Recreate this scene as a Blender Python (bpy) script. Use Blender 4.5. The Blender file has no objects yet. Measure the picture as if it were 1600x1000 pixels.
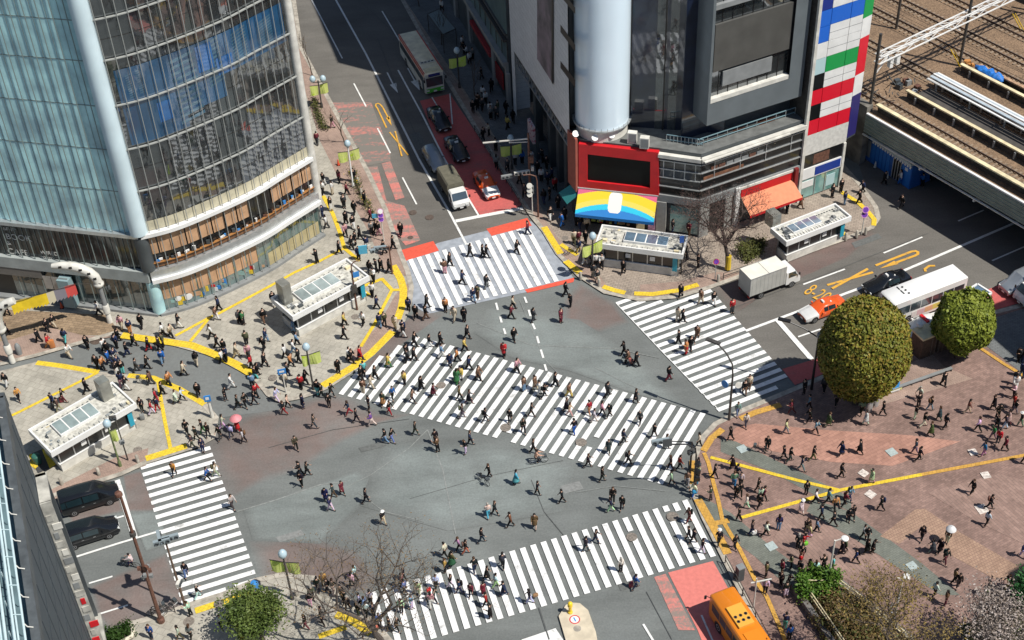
import bpy, bmesh, math, random
from mathutils import Vector, Matrix
from math import sin, cos, pi, radians as R_, sqrt, atan2, hypot
random.seed(7)
SC = bpy.context.scene
COL = SC.collection
# ------------------------------------------------------------------ camera (solved from the zebra stripes, 0.9 m apart)
FOC, PITCH, ROLL, HCAM = 2230.0, R_(41.04), R_(2.95), 90.2
CAMP = Vector((0, 0, HCAM))
FW = Vector((0, cos(PITCH), -sin(PITCH)))
_d0 = FW.cross(Vector((1, 0, 0)))
RX = cos(ROLL) * Vector((1, 0, 0)) + sin(ROLL) * _d0
DY = -sin(ROLL) * Vector((1, 0, 0)) + cos(ROLL) * _d0
def ray(px, py): return FW * FOC + RX * (px - 800) + DY * (py - 500)
def g(px, py, z=0.0):                       # survey: where the sight line meets height z
    v = ray(px, py); t = (z - HCAM) / v.z
    return CAMP + v * t
def g2(px, py, z=0.0):
    p = g(px, py, z); return (p.x, p.y)
def proj(p):
    q = Vector(p) - CAMP; w = q.dot(FW)
    return 800 + FOC * q.dot(RX) / w, 500 + FOC * q.dot(DY) / w
class Facade:                               # a vertical plane through two plan points; uv() surveys a feature on it
    def __init__(s, a, b):
        s.a = Vector((a[0], a[1], 0)); d = Vector((b[0] - a[0], b[1] - a[1], 0)); s.L = d.length; s.d = d.normalized()
        s.n = Vector((s.d.y, -s.d.x, 0))
    def uv(s, px, py):
        v = ray(px, py); t = (s.a - CAMP).dot(s.n) / v.dot(s.n); p = CAMP + v * t
        return ((p - s.a).dot(s.d), p.z)
    def pt(s, u, z, out=0.0): return s.a + s.d * u + s.n * out + Vector((0, 0, z))
def hz(bx, by, ty):                         # height of a feature above a surveyed base point
    b = g(bx, by); lo, hi = -5, 89
    for _ in range(50):
        m = (lo + hi) / 2
        if proj((b.x, b.y, m))[1] > ty: lo = m
        else: hi = m
    return m
cd = bpy.data.cameras.new('camera'); cam = bpy.data.objects.new('camera', cd); COL.objects.link(cam)
cd.sensor_width = 36; cd.lens = FOC / 1600 * 36; cd.clip_end = 3000; cd.clip_start = 1
cam.matrix_world = Matrix(((RX.x, -DY.x, -FW.x, 0), (RX.y, -DY.y, -FW.y, 0), (RX.z, -DY.z, -FW.z, HCAM), (0, 0, 0, 1)))
SC.camera = cam
# ------------------------------------------------------------------ light
SUN_AZ, SUN_EL = R_(-30.0), R_(57.0)
sd = bpy.data.lights.new('sun', 'SUN'); sd.energy = 5.0; sd.angle = R_(0.5); sd.color = (1.0, 0.955, 0.88)
so = bpy.data.objects.new('sun', sd); COL.objects.link(so)
sv = Vector((cos(SUN_EL) * cos(SUN_AZ), cos(SUN_EL) * sin(SUN_AZ), sin(SUN_EL)))
so.rotation_euler = sv.to_track_quat('Z', 'Y').to_euler(); so.location = (60, -40, 120)
W = bpy.data.worlds.new('World'); SC.world = W; W.use_nodes = True
nt = W.node_tree; bg = nt.nodes['Background']; sky = nt.nodes.new('ShaderNodeTexSky'); sky.sky_type = 'NISHITA'
sky.sun_disc = False; sky.sun_elevation = SUN_EL; sky.sun_rotation = pi / 2 - SUN_AZ
sky.air_density = 1.0; sky.dust_density = 0.6; sky.ozone_density = 1.6
nt.links.new(sky.outputs[0], bg.inputs[0]); bg.inputs[1].default_value = 0.078
vs = SC.view_settings; vs.view_transform = 'Standard'; vs.look = 'None'; vs.exposure = 0.12; vs.gamma = 1.0
SC.cycles.max_bounces = 6; SC.cycles.diffuse_bounces = 2; SC.cycles.glossy_bounces = 3
# ------------------------------------------------------------------ materials
MATS = {}
def lin(c): return tuple(c) + (1,) if len(c) == 3 else c
def mat(name, col, rough=0.6, metal=0.0, noise=0.0, scale=1.0, spec=0.5, col2=None, bump=0.0, detail=6, emis=None, distort=0.0, coat=0.0, stops=(0.35, 0.65), worldco=True):
    if name in MATS: return MATS[name]
    m = bpy.data.materials.new(name); m.use_nodes = True; t = m.node_tree; b = t.nodes['Principled BSDF']
    b.inputs['Base Color'].default_value = lin(col); b.inputs['Roughness'].default_value = rough; b.inputs['Metallic'].default_value = metal
    b.inputs['Specular IOR Level'].default_value = spec; b.inputs['Coat Weight'].default_value = coat
    if noise > 0 or col2 or bump > 0:
        geo = t.nodes.new('ShaderNodeNewGeometry' if worldco else 'ShaderNodeTexCoord'); n = t.nodes.new('ShaderNodeTexNoise')
        n.inputs['Scale'].default_value = scale; n.inputs['Detail'].default_value = detail; n.inputs['Distortion'].default_value = distort
        t.links.new(geo.outputs['Position' if worldco else 'Object'], n.inputs['Vector'])
        r = t.nodes.new('ShaderNodeValToRGB'); c2 = col2 or tuple(max(0, c * (1 - noise)) for c in col[:3])
        c1 = col if col2 else tuple(min(1, c * (1 + noise)) for c in col[:3])
        r.color_ramp.elements[0].position = stops[0]; r.color_ramp.elements[1].position = stops[1]
        r.color_ramp.elements[0].color = lin(c2); r.color_ramp.elements[1].color = lin(c1)
        t.links.new(n.outputs['Fac'], r.inputs[0]); t.links.new(r.outputs[0], b.inputs['Base Color'])
        if bump > 0:
            bu = t.nodes.new('ShaderNodeBump'); bu.inputs['Strength'].default_value = bump; bu.inputs['Distance'].default_value = 0.02
            t.links.new(n.outputs['Fac'], bu.inputs['Height']); t.links.new(bu.outputs[0], b.inputs['Normal'])
    if emis: b.inputs['Emission Color'].default_value = lin(emis[0]); b.inputs['Emission Strength'].default_value = emis[1]
    MATS[name] = m; return m
def nodes(m): t = m.node_tree; return t, t.nodes['Principled BSDF']
def mathn(t, op, a=None, b=None, c=None, clamp=False):
    n = t.nodes.new('ShaderNodeMath'); n.operation = op; n.use_clamp = clamp
    for i, v in enumerate((a, b, c)):
        if v is None: continue
        if isinstance(v, (int, float)): n.inputs[i].default_value = v
        else: t.links.new(v, n.inputs[i])
    return n.outputs[0]
def mixc(t, f, a, b, mode='MIX'):
    n = t.nodes.new('ShaderNodeMix'); n.data_type = 'RGBA'; n.blend_type = mode
    for i, v in ((0, f), (6, a), (7, b)):
        if isinstance(v, (int, float)): n.inputs[i].default_value = v
        elif isinstance(v, tuple): n.inputs[i].default_value = lin(v)
        else: t.links.new(v, n.inputs[i])
    return n.outputs[2]
def noisen(t, scale, detail=5, vec=None, rough=0.55):
    n = t.nodes.new('ShaderNodeTexNoise'); n.inputs['Scale'].default_value = scale; n.inputs['Detail'].default_value = detail; n.inputs['Roughness'].default_value = rough
    if vec is None: vec = t.nodes.new('ShaderNodeNewGeometry').outputs['Position']
    t.links.new(vec, n.inputs['Vector']); return n.outputs['Fac']
def ramp(t, f, *st):
    r = t.nodes.new('ShaderNodeValToRGB'); e = r.color_ramp.elements
    while len(e) < len(st): e.new(0.5)
    for k, (p, c) in zip(e, st): k.position = p; k.color = lin(c)
    t.links.new(f, r.inputs[0]); return r.outputs[0]
def rotvec(t, ang, sx=1.0, sy=1.0):
    mp = t.nodes.new('ShaderNodeMapping'); mp.inputs['Rotation'].default_value = (0, 0, ang); mp.inputs['Scale'].default_value = (sx, sy, 1)
    t.links.new(t.nodes.new('ShaderNodeNewGeometry').outputs['Position'], mp.inputs['Vector']); return mp.outputs[0]
def asphalt(name, base, tint, ang=0.0, wash=None):      # wash: a colour that fades in from the edge of a patch (attribute "fade")
    m = mat(name, base, 0.85, spec=0.25); t, b = nodes(m)
    big = ramp(t, noisen(t, 0.09, 4), (0.3, tuple(c * 0.84 for c in base)), (0.5, base), (0.72, tint))
    streak = noisen(t, 0.5, 6, rotvec(t, ang, 0.3, 1.0), 0.65)
    c = mixc(t, 0.7, big, ramp(t, streak, (0.25, (0.72,) * 3), (0.75, (1.26,) * 3)), 'MULTIPLY')
    sp = noisen(t, 6.0, 3); c = mixc(t, 0.6, c, ramp(t, sp, (0.3, (0.8,) * 3), (0.7, (1.18,) * 3)), 'MULTIPLY')
    fi = noisen(t, 38.0, 2); c = mixc(t, 0.5, c, ramp(t, fi, (0.3, (0.7,) * 3), (0.7, (1.28,) * 3)), 'MULTIPLY')
    if wash:
        at = t.nodes.new('ShaderNodeAttribute'); at.attribute_name = 'fade'
        k = mathn(t, 'MULTIPLY', at.outputs['Fac'], mathn(t, 'ADD', mathn(t, 'MULTIPLY', noisen(t, 0.4, 5), 1.6), 0.05), clamp=True)
        c = mixc(t, k, c, wash, 'MULTIPLY')
    t.links.new(c, b.inputs['Base Color']); return m
AC, AT = (0.148, 0.158, 0.152), (0.178, 0.192, 0.185)
WC, WT = (0.138, 0.13, 0.117), (0.16, 0.15, 0.134)
M_ASPH = asphalt('asphalt', AC, AT, R_(-20))
M_ASPH2 = asphalt('asphalt_warm', WC, WT, R_(-20))
M_ASPH3 = asphalt('asphalt_pale', AC, AT, R_(-20), (1.32, 1.38, 1.38))
M_PURP = asphalt('asphalt_purple', AC, AT, R_(-20), (1.14, 0.83, 0.78))
M_PURPW = asphalt('asphalt_warm_purple', WC, WT, R_(-20), (1.12, 0.84, 0.84))
def worn(name, col, under, amount=0.5, scale=1.2, rough=0.7, stretch=None, fine=9.0):   # paint rubbed away in patches, showing what lies under it
    m = mat(name, col, rough, spec=0.3); t, b = nodes(m)
    v = rotvec(t, stretch, 0.15, 1.0) if stretch is not None else None
    a = noisen(t, scale, 6, v, 0.6); f = noisen(t, fine, 4)
    k = mathn(t, 'ADD', mathn(t, 'MULTIPLY', a, 0.65), mathn(t, 'MULTIPLY', f, 0.35))
    k = ramp(t, k, (amount - 0.06, (0, 0, 0)), (amount + 0.06, (1, 1, 1)))
    ton = mixc(t, 0.5, col, ramp(t, noisen(t, 3.0, 4), (0.3, (0.72,) * 3), (0.7, (1.1,) * 3)), 'MULTIPLY')
    t.links.new(mixc(t, k, under, ton), b.inputs['Base Color']); return m
M_ZEB = worn('zebra_paint', (0.78, 0.78, 0.765), (0.34, 0.34, 0.33), 0.392, 1.1, fine=14.0)
M_LINE = worn('line_paint', (0.74, 0.74, 0.71), (0.24, 0.24, 0.23), 0.38, 1.4)
M_YLINE = worn('orange_line_paint', (0.66, 0.36, 0.05), (0.2, 0.17, 0.13), 0.4, 1.4)
M_TACT = worn('tactile_yellow', (0.78, 0.56, 0.045), (0.42, 0.34, 0.16), 0.37, 2.0, fine=12)
M_TACTO = worn('tactile_ochre', (0.60, 0.34, 0.07), (0.36, 0.24, 0.12), 0.38, 2.0, fine=12)
for m_ in (M_TACT, M_TACTO):
    t, b = nodes(m_); v = t.nodes.new('ShaderNodeTexVoronoi'); v.inputs['Scale'].default_value = 9; v.inputs['Randomness'].default_value = 0.0
    t.links.new(rotvec(t, R_(20)), v.inputs['Vector']); bu = t.nodes.new('ShaderNodeBump'); bu.inputs['Strength'].default_value = 0.6; bu.invert = True
    t.links.new(v.outputs['Distance'], bu.inputs['Height']); t.links.new(bu.outputs[0], b.inputs['Normal'])
    br = t.nodes.new('ShaderNodeTexBrick'); t.links.new(rotvec(t, R_(22)), br.inputs['Vector']); br.offset = 0
    for k_, c_ in (('Color1', (1, 1, 1)), ('Color2', (.8, .8, .8)), ('Mortar', (.5, .47, .4))): br.inputs[k_].default_value = lin(c_)
    br.inputs['Scale'].default_value = 1.0; br.inputs['Brick Width'].default_value = .3; br.inputs['Row Height'].default_value = .3; br.inputs['Mortar Size'].default_value = .014
    t.links.new(mixc(t, .8, [l.from_socket for l in t.links if l.to_socket == b.inputs['Base Color']][0], br.outputs['Color'], 'MULTIPLY'), b.inputs['Base Color'])
M_RED = worn('red_lane', (0.50, 0.115, 0.105), (0.34, 0.12, 0.11), 0.42, 0.7, stretch=R_(72))
M_REDB = worn('red_bar', (0.66, 0.10, 0.06), (0.45, 0.14, 0.1), 0.33, 1.2)
M_PINKRED = worn('pale_red_lane', (0.62, 0.19, 0.16), (0.5, 0.2, 0.17), 0.36, 1.0)
M_REDW = worn('worn_red', (0.56, 0.20, 0.17), (0.24, 0.19, 0.165), 0.5, 0.9, stretch=R_(70), fine=5)
M_REDW2 = worn('worn_red_traces', (0.50, 0.2, 0.17), (0.185, 0.17, 0.15), 0.56, 0.7, stretch=R_(70), fine=2.5)
M_BAND = mat('blue_grey_band', (0.30, 0.325, 0.36), 0.8, noise=0.14, scale=1.5, spec=0.2)
M_GREYP = worn('grey_asphalt', (0.17, 0.18, 0.175), (0.15, 0.155, 0.15), 0.45, 0.4, fine=4)
def paving(name, c1, c2, mortar, scale, ang, w=0.5, h=0.25, var=0.3, stain=0.45, msize=0.02):
    m = mat(name, c1, 0.85, spec=0.25); t, b = nodes(m)
    br = t.nodes.new('ShaderNodeTexBrick'); t.links.new(rotvec(t, ang), br.inputs['Vector'])
    br.inputs['Color1'].default_value = lin(c1); br.inputs['Color2'].default_value = lin(c2); br.inputs['Mortar'].default_value = lin(mortar)
    br.inputs['Scale'].default_value = scale; br.inputs['Mortar Size'].default_value = msize; br.inputs['Brick Width'].default_value = w; br.inputs['Row Height'].default_value = h
    c = mixc(t, stain, br.outputs['Color'], ramp(t, noisen(t, 0.35, 6, None, 0.6), (0.28, (0.5,) * 3), (0.5, (0.95,) * 3), (0.75, (1.35,) * 3)), 'MULTIPLY')
    c = mixc(t, var, c, ramp(t, noisen(t, 2.2, 4), (0.3, (0.6,) * 3), (0.7, (1.3,) * 3)), 'MULTIPLY')
    t.links.new(c, b.inputs['Base Color']); return m
M_PAVNW = paving('concrete_paving', (0.395, 0.37, 0.315), (0.35, 0.33, 0.28), (0.285, 0.265, 0.225), 0.8, R_(25), 0.5, 0.5)
M_PAVPK = paving('pink_paving', (0.37, 0.265, 0.215), (0.32, 0.23, 0.19), (0.2, 0.15, 0.12), 1.6, R_(20))
M_PAVSQ = paving('brick_paving', (0.285, 0.186, 0.155), (0.215, 0.14, 0.118), (0.165, 0.12, 0.104), 1.5, R_(-28), 0.6, 0.3, 0.45, 0.6)
M_PAVSQB = paving('worn_brick_paving', (0.315, 0.21, 0.175), (0.25, 0.165, 0.138), (0.19, 0.138, 0.118), 1.1, R_(62), 0.9, 0.3, 0.35, 0.5)
M_PAVPINK = paving('salmon_paving', (0.42, 0.23, 0.175), (0.35, 0.19, 0.145), (0.27, 0.15, 0.12), 1.2, R_(-28), 0.8, 0.4)
M_PAVTAN = paving('tan_tile_paving', (0.37, 0.245, 0.175), (0.31, 0.2, 0.145), (0.19, 0.125, 0.095), 2.0, R_(-28), 0.5, 0.5, 0.3, 0.3, 0.03)
M_PAVGRN = paving('grey_green_paving', (0.17, 0.18, 0.155), (0.145, 0.155, 0.135), (0.11, 0.12, 0.1), 1.4, R_(-28))
M_PAVBRN = paving('brown_stone_paving', (0.31, 0.225, 0.145), (0.23, 0.165, 0.105), (0.15, 0.11, 0.08), 1.1, R_(15), 0.6, 0.35, 0.5)
M_PAVNE = paving('tan_paving', (0.36, 0.30, 0.245), (0.30, 0.25, 0.205), (0.17, 0.14, 0.115), 1.0, R_(18))
M_PAVDK = paving('shop_and_shade_paving', (0.17, 0.18, 0.18), (0.14, 0.15, 0.15), (0.1, 0.1, 0.1), 1.2, R_(18))
M_KERB = mat('kerb_stone', (0.36, 0.33, 0.28), 0.85, noise=0.25, scale=2.0, spec=0.2)
M_MAN = mat('manhole_iron', (0.10, 0.075, 0.06), 0.6, noise=0.3, scale=9)
M_WHITE = mat('white_paint', (0.72, 0.72, 0.70), 0.5, noise=0.06, scale=0.8)
M_OFFW = mat('off_white_panel', (0.60, 0.585, 0.53), 0.6, noise=0.15, scale=1.2)
M_CREAM = mat('cream_coping', (0.66, 0.57, 0.36), 0.7, noise=0.18, scale=1.5)
M_STEEL = mat('brushed_steel', (0.5, 0.52, 0.52), 0.35, 0.6, noise=0.1, scale=2)
M_DKSTEEL = mat('dark_steel', (0.07, 0.065, 0.06), 0.5, 0.2, noise=0.25, scale=3)
M_BLACK = mat('black_paint', (0.012, 0.012, 0.013), 0.4)
M_GREY = mat('mid_grey', (0.22, 0.23, 0.23), 0.6, noise=0.12, scale=1.0)
M_DKGREY = mat('dark_grey_panel', (0.06, 0.07, 0.075), 0.5, noise=0.15, scale=0.7)
M_RUST = mat('rust_brown_pole', (0.13, 0.06, 0.04), 0.6, noise=0.3, scale=5)
M_REDP = mat('red_panel', (0.56, 0.012, 0.018), 0.45, noise=0.08, scale=1)
M_ORANGE = mat('orange_blind', (0.48, 0.29, 0.165), 0.7, noise=0.16, scale=0.9)
M_YEL = mat('yellow_plastic', (0.75, 0.5, 0.03), 0.5)
M_LIME = mat('lime_banner', (0.62, 0.82, 0.03), 0.6, col2=(0.85, 0.85, 0.35), noise=0.1, scale=2.2, stops=(0.6, 0.68))
t, b = nodes(M_LIME); tr_ = t.nodes.new('ShaderNodeBsdfTranslucent'); tr_.inputs[0].default_value = (.7, .9, .05, 1); mx_ = t.nodes.new('ShaderNodeMixShader'); mx_.inputs[0].default_value = .5; t.links.new(b.outputs[0], mx_.inputs[1]); t.links.new(tr_.outputs[0], mx_.inputs[2]); t.links.new(mx_.outputs[0], t.nodes['Material Output'].inputs[0])
M_BLUEP = mat('sign_blue', (0.04, 0.22, 0.55), 0.5)
M_BLUESHOP = mat('blue_hoarding', (0.02, 0.12, 0.42), 0.6, noise=0.12, scale=0.7)
def glassy(name, col, refl, rough=0.04, tint=(0.9, 0.95, 1.0), warp=0.0, bscale=0.5):
    if name in MATS: return MATS[name]
    m = bpy.data.materials.new(name); m.use_nodes = True; t = m.node_tree; b = t.nodes['Principled BSDF']; out = t.nodes['Material Output']
    b.inputs['Base Color'].default_value = lin(col); b.inputs['Roughness'].default_value = 0.35
    gl = t.nodes.new('ShaderNodeBsdfGlossy'); gl.inputs['Roughness'].default_value = rough; gl.inputs['Color'].default_value = lin(tint)
    mx = t.nodes.new('ShaderNodeMixShader'); mx.inputs[0].default_value = refl
    t.links.new(b.outputs[0], mx.inputs[1]); t.links.new(gl.outputs[0], mx.inputs[2]); t.links.new(mx.outputs[0], out.inputs[0])
    c = ramp(t, noisen(t, bscale, 4), (0.3, tuple(x * 0.6 for x in col)), (0.7, tuple(min(1, x * 1.35) for x in col))); t.links.new(c, b.inputs['Base Color'])
    if warp:
        bu = t.nodes.new('ShaderNodeBump'); bu.inputs['Strength'].default_value = warp; bu.inputs['Distance'].default_value = 0.03
        t.links.new(noisen(t, 0.9, 2), bu.inputs['Height']); t.links.new(bu.outputs[0], gl.inputs['Normal'])
    MATS[name] = m; return m
M_GLDK = glassy('dark_glass', (0.022, 0.026, 0.027), 0.19, 0.03, warp=0.10)
M_GLBLK = glassy('black_glass', (0.005, 0.006, 0.007), 0.045, 0.08, warp=0.1)
M_GLBLUE = glassy('navy_glass', (0.006, 0.012, 0.034), 0.09, 0.05, warp=0.1)
M_GLFRIT = glassy('pale_blue_fritted_glass', (0.46, 0.74, 0.82), 0.07, 0.22, bscale=0.35)
M_GLSCR = glassy('blue_video_mesh', (0.008, 0.065, 0.15), 0.15, 0.05, warp=0.1, bscale=0.25)
M_GLGRN = glassy('green_tinted_glass', (0.09, 0.15, 0.14), 0.2, 0.05, warp=0.1)
M_GLTEAL = glassy('teal_shop_glass', (0.16, 0.34, 0.32), 0.2, 0.08)
M_CARGL = glassy('car_glass', (0.012, 0.03, 0.038), 0.14, 0.05)
M_SKYL = glassy('skylight_glass', (0.30, 0.36, 0.35), 0.15, 0.15)
M_SKYLB = glassy('blue_skylight_glass', (0.14, 0.22, 0.30), 0.25, 0.08)
# ------------------------------------------------------------------ mesh building
class MB:
    def __init__(s): s.v = []; s.f = []; s.mi = []; s.m = []
    def mat(s, m):
        if m not in s.m: s.m.append(m)
        return s.m.index(m)
    def face(s, pts, m):
        i = len(s.v); s.v += [tuple(p) for p in pts]; s.f.append(tuple(range(i, i + len(pts)))); s.mi.append(s.mat(m)); return s
    def poly(s, pts, z, m):                  # flat polygon facing up
        a = sum(pts[i][0] * pts[(i + 1) % len(pts)][1] - pts[(i + 1) % len(pts)][0] * pts[i][1] for i in range(len(pts)))
        pts = list(pts) if a > 0 else list(reversed(pts))
        return s.face([(p[0], p[1], z) for p in pts], m)
    def prism(s, pts, z0, z1, m, mtop=None, bottom=False):
        a = sum(pts[i][0] * pts[(i + 1) % len(pts)][1] - pts[(i + 1) % len(pts)][0] * pts[i][1] for i in range(len(pts)))
        pts = list(pts) if a > 0 else list(reversed(pts))
        n = len(pts); i0 = len(s.v)
        s.v += [(p[0], p[1], z0) for p in pts] + [(p[0], p[1], z1) for p in pts]
        k = s.mat(m)
        for i in range(n):
            j = (i + 1) % n; s.f.append((i0 + i, i0 + j, i0 + n + j, i0 + n + i)); s.mi.append(k)
        s.f.append(tuple(i0 + n + i for i in range(n))); s.mi.append(s.mat(mtop or m))
        if bottom: s.f.append(tuple(i0 + i for i in reversed(range(n)))); s.mi.append(k)
        return s
    def box(s, c, size, m, rz=0.0, ax=None):  # c centre; ax optional (X,Y,Z) frame
        X, Y, Z = ax or (Vector((cos(rz), sin(rz), 0)), Vector((-sin(rz), cos(rz), 0)), Vector((0, 0, 1)))
        c = Vector(c); X = Vector(X) * size[0] / 2; Y = Vector(Y) * size[1] / 2; Z = Vector(Z) * size[2] / 2; i = len(s.v); k = s.mat(m)
        for a in (-1, 1):
            for b in (-1, 1):
                for d in (-1, 1): s.v.append(tuple(c + X * a + Y * b + Z * d))
        for q in ((0, 1, 3, 2), (4, 6, 7, 5), (0, 4, 5, 1), (2, 3, 7, 6), (0, 2, 6, 4), (1, 5, 7, 3)):
            s.f.append(tuple(i + x for x in q)); s.mi.append(k)
        return s
    def bar(s, a, b, w, m, h=None):          # square bar from a to b
        a = Vector(a); b = Vector(b); d = b - a; L = d.length
        if L < 1e-5: return s
        X = d / L; up = Vector((0, 0, 1)) if abs(X.z) < 0.95 else Vector((1, 0, 0)); Y = up.cross(X).normalized(); Z = X.cross(Y)
        return s.box((a + b) / 2, (L, w, h or w), m, ax=(X, Y, Z))
    def tube(s, pts, r, m, n=8, cap=True):
        pts = [Vector(p) for p in pts]; rs = r if isinstance(r, (list, tuple)) else [r] * len(pts); k = s.mat(m); i0 = len(s.v)
        prev = None
        for q, p in enumerate(pts):
            d = (pts[min(q + 1, len(pts) - 1)] - pts[max(q - 1, 0)]).normalized()
            up = prev if prev is not None else (Vector((0, 0, 1)) if abs(d.z) < 0.9 else Vector((1, 0, 0)))
            Y = up.cross(d)
            if Y.length < 1e-4: Y = Vector((0, 1, 0)).cross(d)
            Y.normalize(); Z = d.cross(Y); prev = Z
            for j in range(n):
                a = 2 * pi * j / n; s.v.append(tuple(p + (Y * cos(a) + Z * sin(a)) * rs[q]))
        for q in range(len(pts) - 1):
            for j in range(n):
                a = i0 + q * n + j; b = i0 + q * n + (j + 1) % n; s.f.append((a, b, b + n, a + n)); s.mi.append(k)
        if cap:
            s.f.append(tuple(i0 + j for j in reversed(range(n)))); s.mi.append(k)
            e = i0 + (len(pts) - 1) * n; s.f.append(tuple(e + j for j in range(n))); s.mi.append(k)
        return s
    def lathe(s, c, prof, m, n=16, cap=True, axis=None):   # prof [(r, h)...] about z (or axis) through c
        c = Vector(c); k = s.mat(m); i0 = len(s.v)
        Z = Vector(axis).normalized() if axis else Vector((0, 0, 1)); X = Vector((1, 0, 0)) if abs(Z.x) < 0.9 else Vector((0, 1, 0)); Y = Z.cross(X).normalized(); X = Y.cross(Z)
        for r, h in prof:
            for j in range(n):
                a = 2 * pi * j / n; s.v.append(tuple(c + X * (r * cos(a)) + Y * (r * sin(a)) + Z * h))
        for q in range(len(prof) - 1):
            for j in range(n):
                a = i0 + q * n + j; b = i0 + q * n + (j + 1) % n; s.f.append((a, b, b + n, a + n)); s.mi.append(k)
        if cap:
            s.f.append(tuple(i0 + j for j in reversed(range(n)))); s.mi.append(k)
            e = i0 + (len(prof) - 1) * n; s.f.append(tuple(e + j for j in range(n))); s.mi.append(k)
        return s
    def loft(s, rings, m, cap=True, mfun=None):
        n = len(rings[0]); i0 = len(s.v); k = s.mat(m)
        for r in rings: s.v += [tuple(p) for p in r]
        for q in range(len(rings) - 1):
            for j in range(n):
                a = i0 + q * n + j; b = i0 + q * n + (j + 1) % n; s.f.append((a, b, b + n, a + n)); s.mi.append(k if mfun is None else s.mat(mfun(q, j)))
        if cap:
            s.f.append(tuple(i0 + j for j in reversed(range(n)))); s.mi.append(k)
            e = i0 + (len(rings) - 1) * n; s.f.append(tuple(e + j for j in range(n))); s.mi.append(k)
        return s
    def strip(s, pts, w, z, m):              # flat ribbon of width w along a plan polyline (mitred)
        pts = [Vector((p[0], p[1])) for p in pts]; L = []; Rr = []
        for i, p in enumerate(pts):
            d0 = (p - pts[i - 1]).normalized() if i else None; d1 = (pts[i + 1] - p).normalized() if i < len(pts) - 1 else None
            d = ((d0 or d1) + (d1 or d0)).normalized(); nn = Vector((-d.y, d.x)); sc = 1 / max(0.5, nn.dot(Vector((-(d0 or d1).y, (d0 or d1).x))))
            L.append(p + nn * w / 2 * sc); Rr.append(p - nn * w / 2 * sc)
        for i in range(len(pts) - 1):
            s.poly([L[i], Rr[i], Rr[i + 1], L[i + 1]], z, m)
        return s
    def fade(s, pts, z, m, k=0.72):         # patch whose colour fades out towards its outline
        a = sum(pts[i][0] * pts[(i + 1) % len(pts)][1] - pts[(i + 1) % len(pts)][0] * pts[i][1] for i in range(len(pts)))
        pts = list(pts) if a > 0 else list(reversed(pts)); n = len(pts); cx = sum(p[0] for p in pts) / n; cy = sum(p[1] for p in pts) / n
        i0 = len(s.v); s.v += [(p[0], p[1], z) for p in pts] + [(cx + (p[0] - cx) * k, cy + (p[1] - cy) * k, z) for p in pts]
        s.fd = getattr(s, 'fd', {}); s.fd.update({i0 + n + i: 1.0 for i in range(n)}); q = s.mat(m)
        for i in range(n): j = (i + 1) % n; s.f.append((i0 + i, i0 + j, i0 + n + j, i0 + n + i)); s.mi.append(q)
        s.f.append(tuple(i0 + n + i for i in range(n))); s.mi.append(q); return s
    def mesh(s, name, smooth=False):
        me = bpy.data.meshes.new(name); me.from_pydata(s.v, [], s.f)
        if hasattr(s, 'fd'):
            at = me.attributes.new('fade', 'FLOAT', 'POINT')
            for i, v in s.fd.items(): at.data[i].value = v
        for m in s.m: me.materials.append(m)
        me.polygons.foreach_set('material_index', s.mi)
        if smooth is True: me.polygons.foreach_set('use_smooth', [True] * len(s.f))
        me.update(); return me
    def build(s, name, parent=None, smooth=False):
        me = s.mesh(name, smooth); o = bpy.data.objects.new(name, me); COL.objects.link(o)
        if smooth == 'auto':
            bm = bmesh.new(); bm.from_mesh(me); bmesh.ops.remove_doubles(bm, verts=bm.verts, dist=1e-4)
            for e in bm.edges: e.smooth = len(e.link_faces) == 2 and e.calc_face_angle(0) < 0.7
            for f in bm.faces: f.smooth = True
            bm.to_mesh(me); bm.free()
        if parent: adopt(o, parent)
        return o
def adopt(o, parent):
    o.parent = parent
    if parent.parent is None: o.matrix_parent_inverse = Matrix.Translation(-parent.location) if not parent.get('_loc') else Matrix()
    return o
def tag(o, label, cat, group=None, kind=None):
    if label: o['label'] = label
    if cat: o['category'] = cat
    if group: o['group'] = group
    if kind: o['kind'] = kind
    return o
def thing(name, label, cat, loc=(0, 0, 0), group=None, rz=0.0, local=False):    # an Empty at the thing's base
    o = bpy.data.objects.new(name, None); COL.objects.link(o); o.location = loc; o.rotation_euler = (0, 0, rz); o.empty_display_size = 0.5
    if local: o['_loc'] = 1                                  # parts are built around the base, not in world coordinates
    return tag(o, label, cat, group)
def struct(mb, name): o = mb.build(name); o['kind'] = 'structure'; return o
def part_of(o, label=None):
    if label: o['label'] = label
    return o
def dup(o, loc, rz=0.0, label=None, parent=None):
    c = o.copy(); COL.objects.link(c)
    if parent: c.parent = parent
    else: c.location = loc; c.rotation_euler = (0, 0, rz)
    if label: c['label'] = label
    for ch in list(o.children): dup(ch, None, 0, None, c)
    return c
def text(s, size, m, frame, name='lettering', parent=None, ext=0.01, align='LEFT'):   # frame: origin, X, Y
    cu = bpy.data.curves.new(name, 'FONT'); cu.body = s; cu.size = size; cu.extrude = ext; cu.align_x = align
    f = bpy.data.objects.new(name, cu); COL.objects.link(f); dg = bpy.context.evaluated_depsgraph_get(); me = bpy.data.meshes.new_from_object(f.evaluated_get(dg)); bpy.data.objects.remove(f); me.materials.clear(); me.materials.append(m); me.name = name
    o = bpy.data.objects.new(name, me); COL.objects.link(o)
    p, X, Y = Vector(frame[0]), Vector(frame[1]), Vector(frame[2]); Z = X.cross(Y)
    M = Matrix(((X.x, Y.x, Z.x, p.x), (X.y, Y.y, Z.y, p.y), (X.z, Y.z, Z.z, p.z), (0, 0, 0, 1)))
    if parent:
        o.parent = parent
        if not parent.get('_loc'): o.matrix_parent_inverse = Matrix.Translation(-parent.location)
    o.matrix_basis = M
    return o
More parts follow.
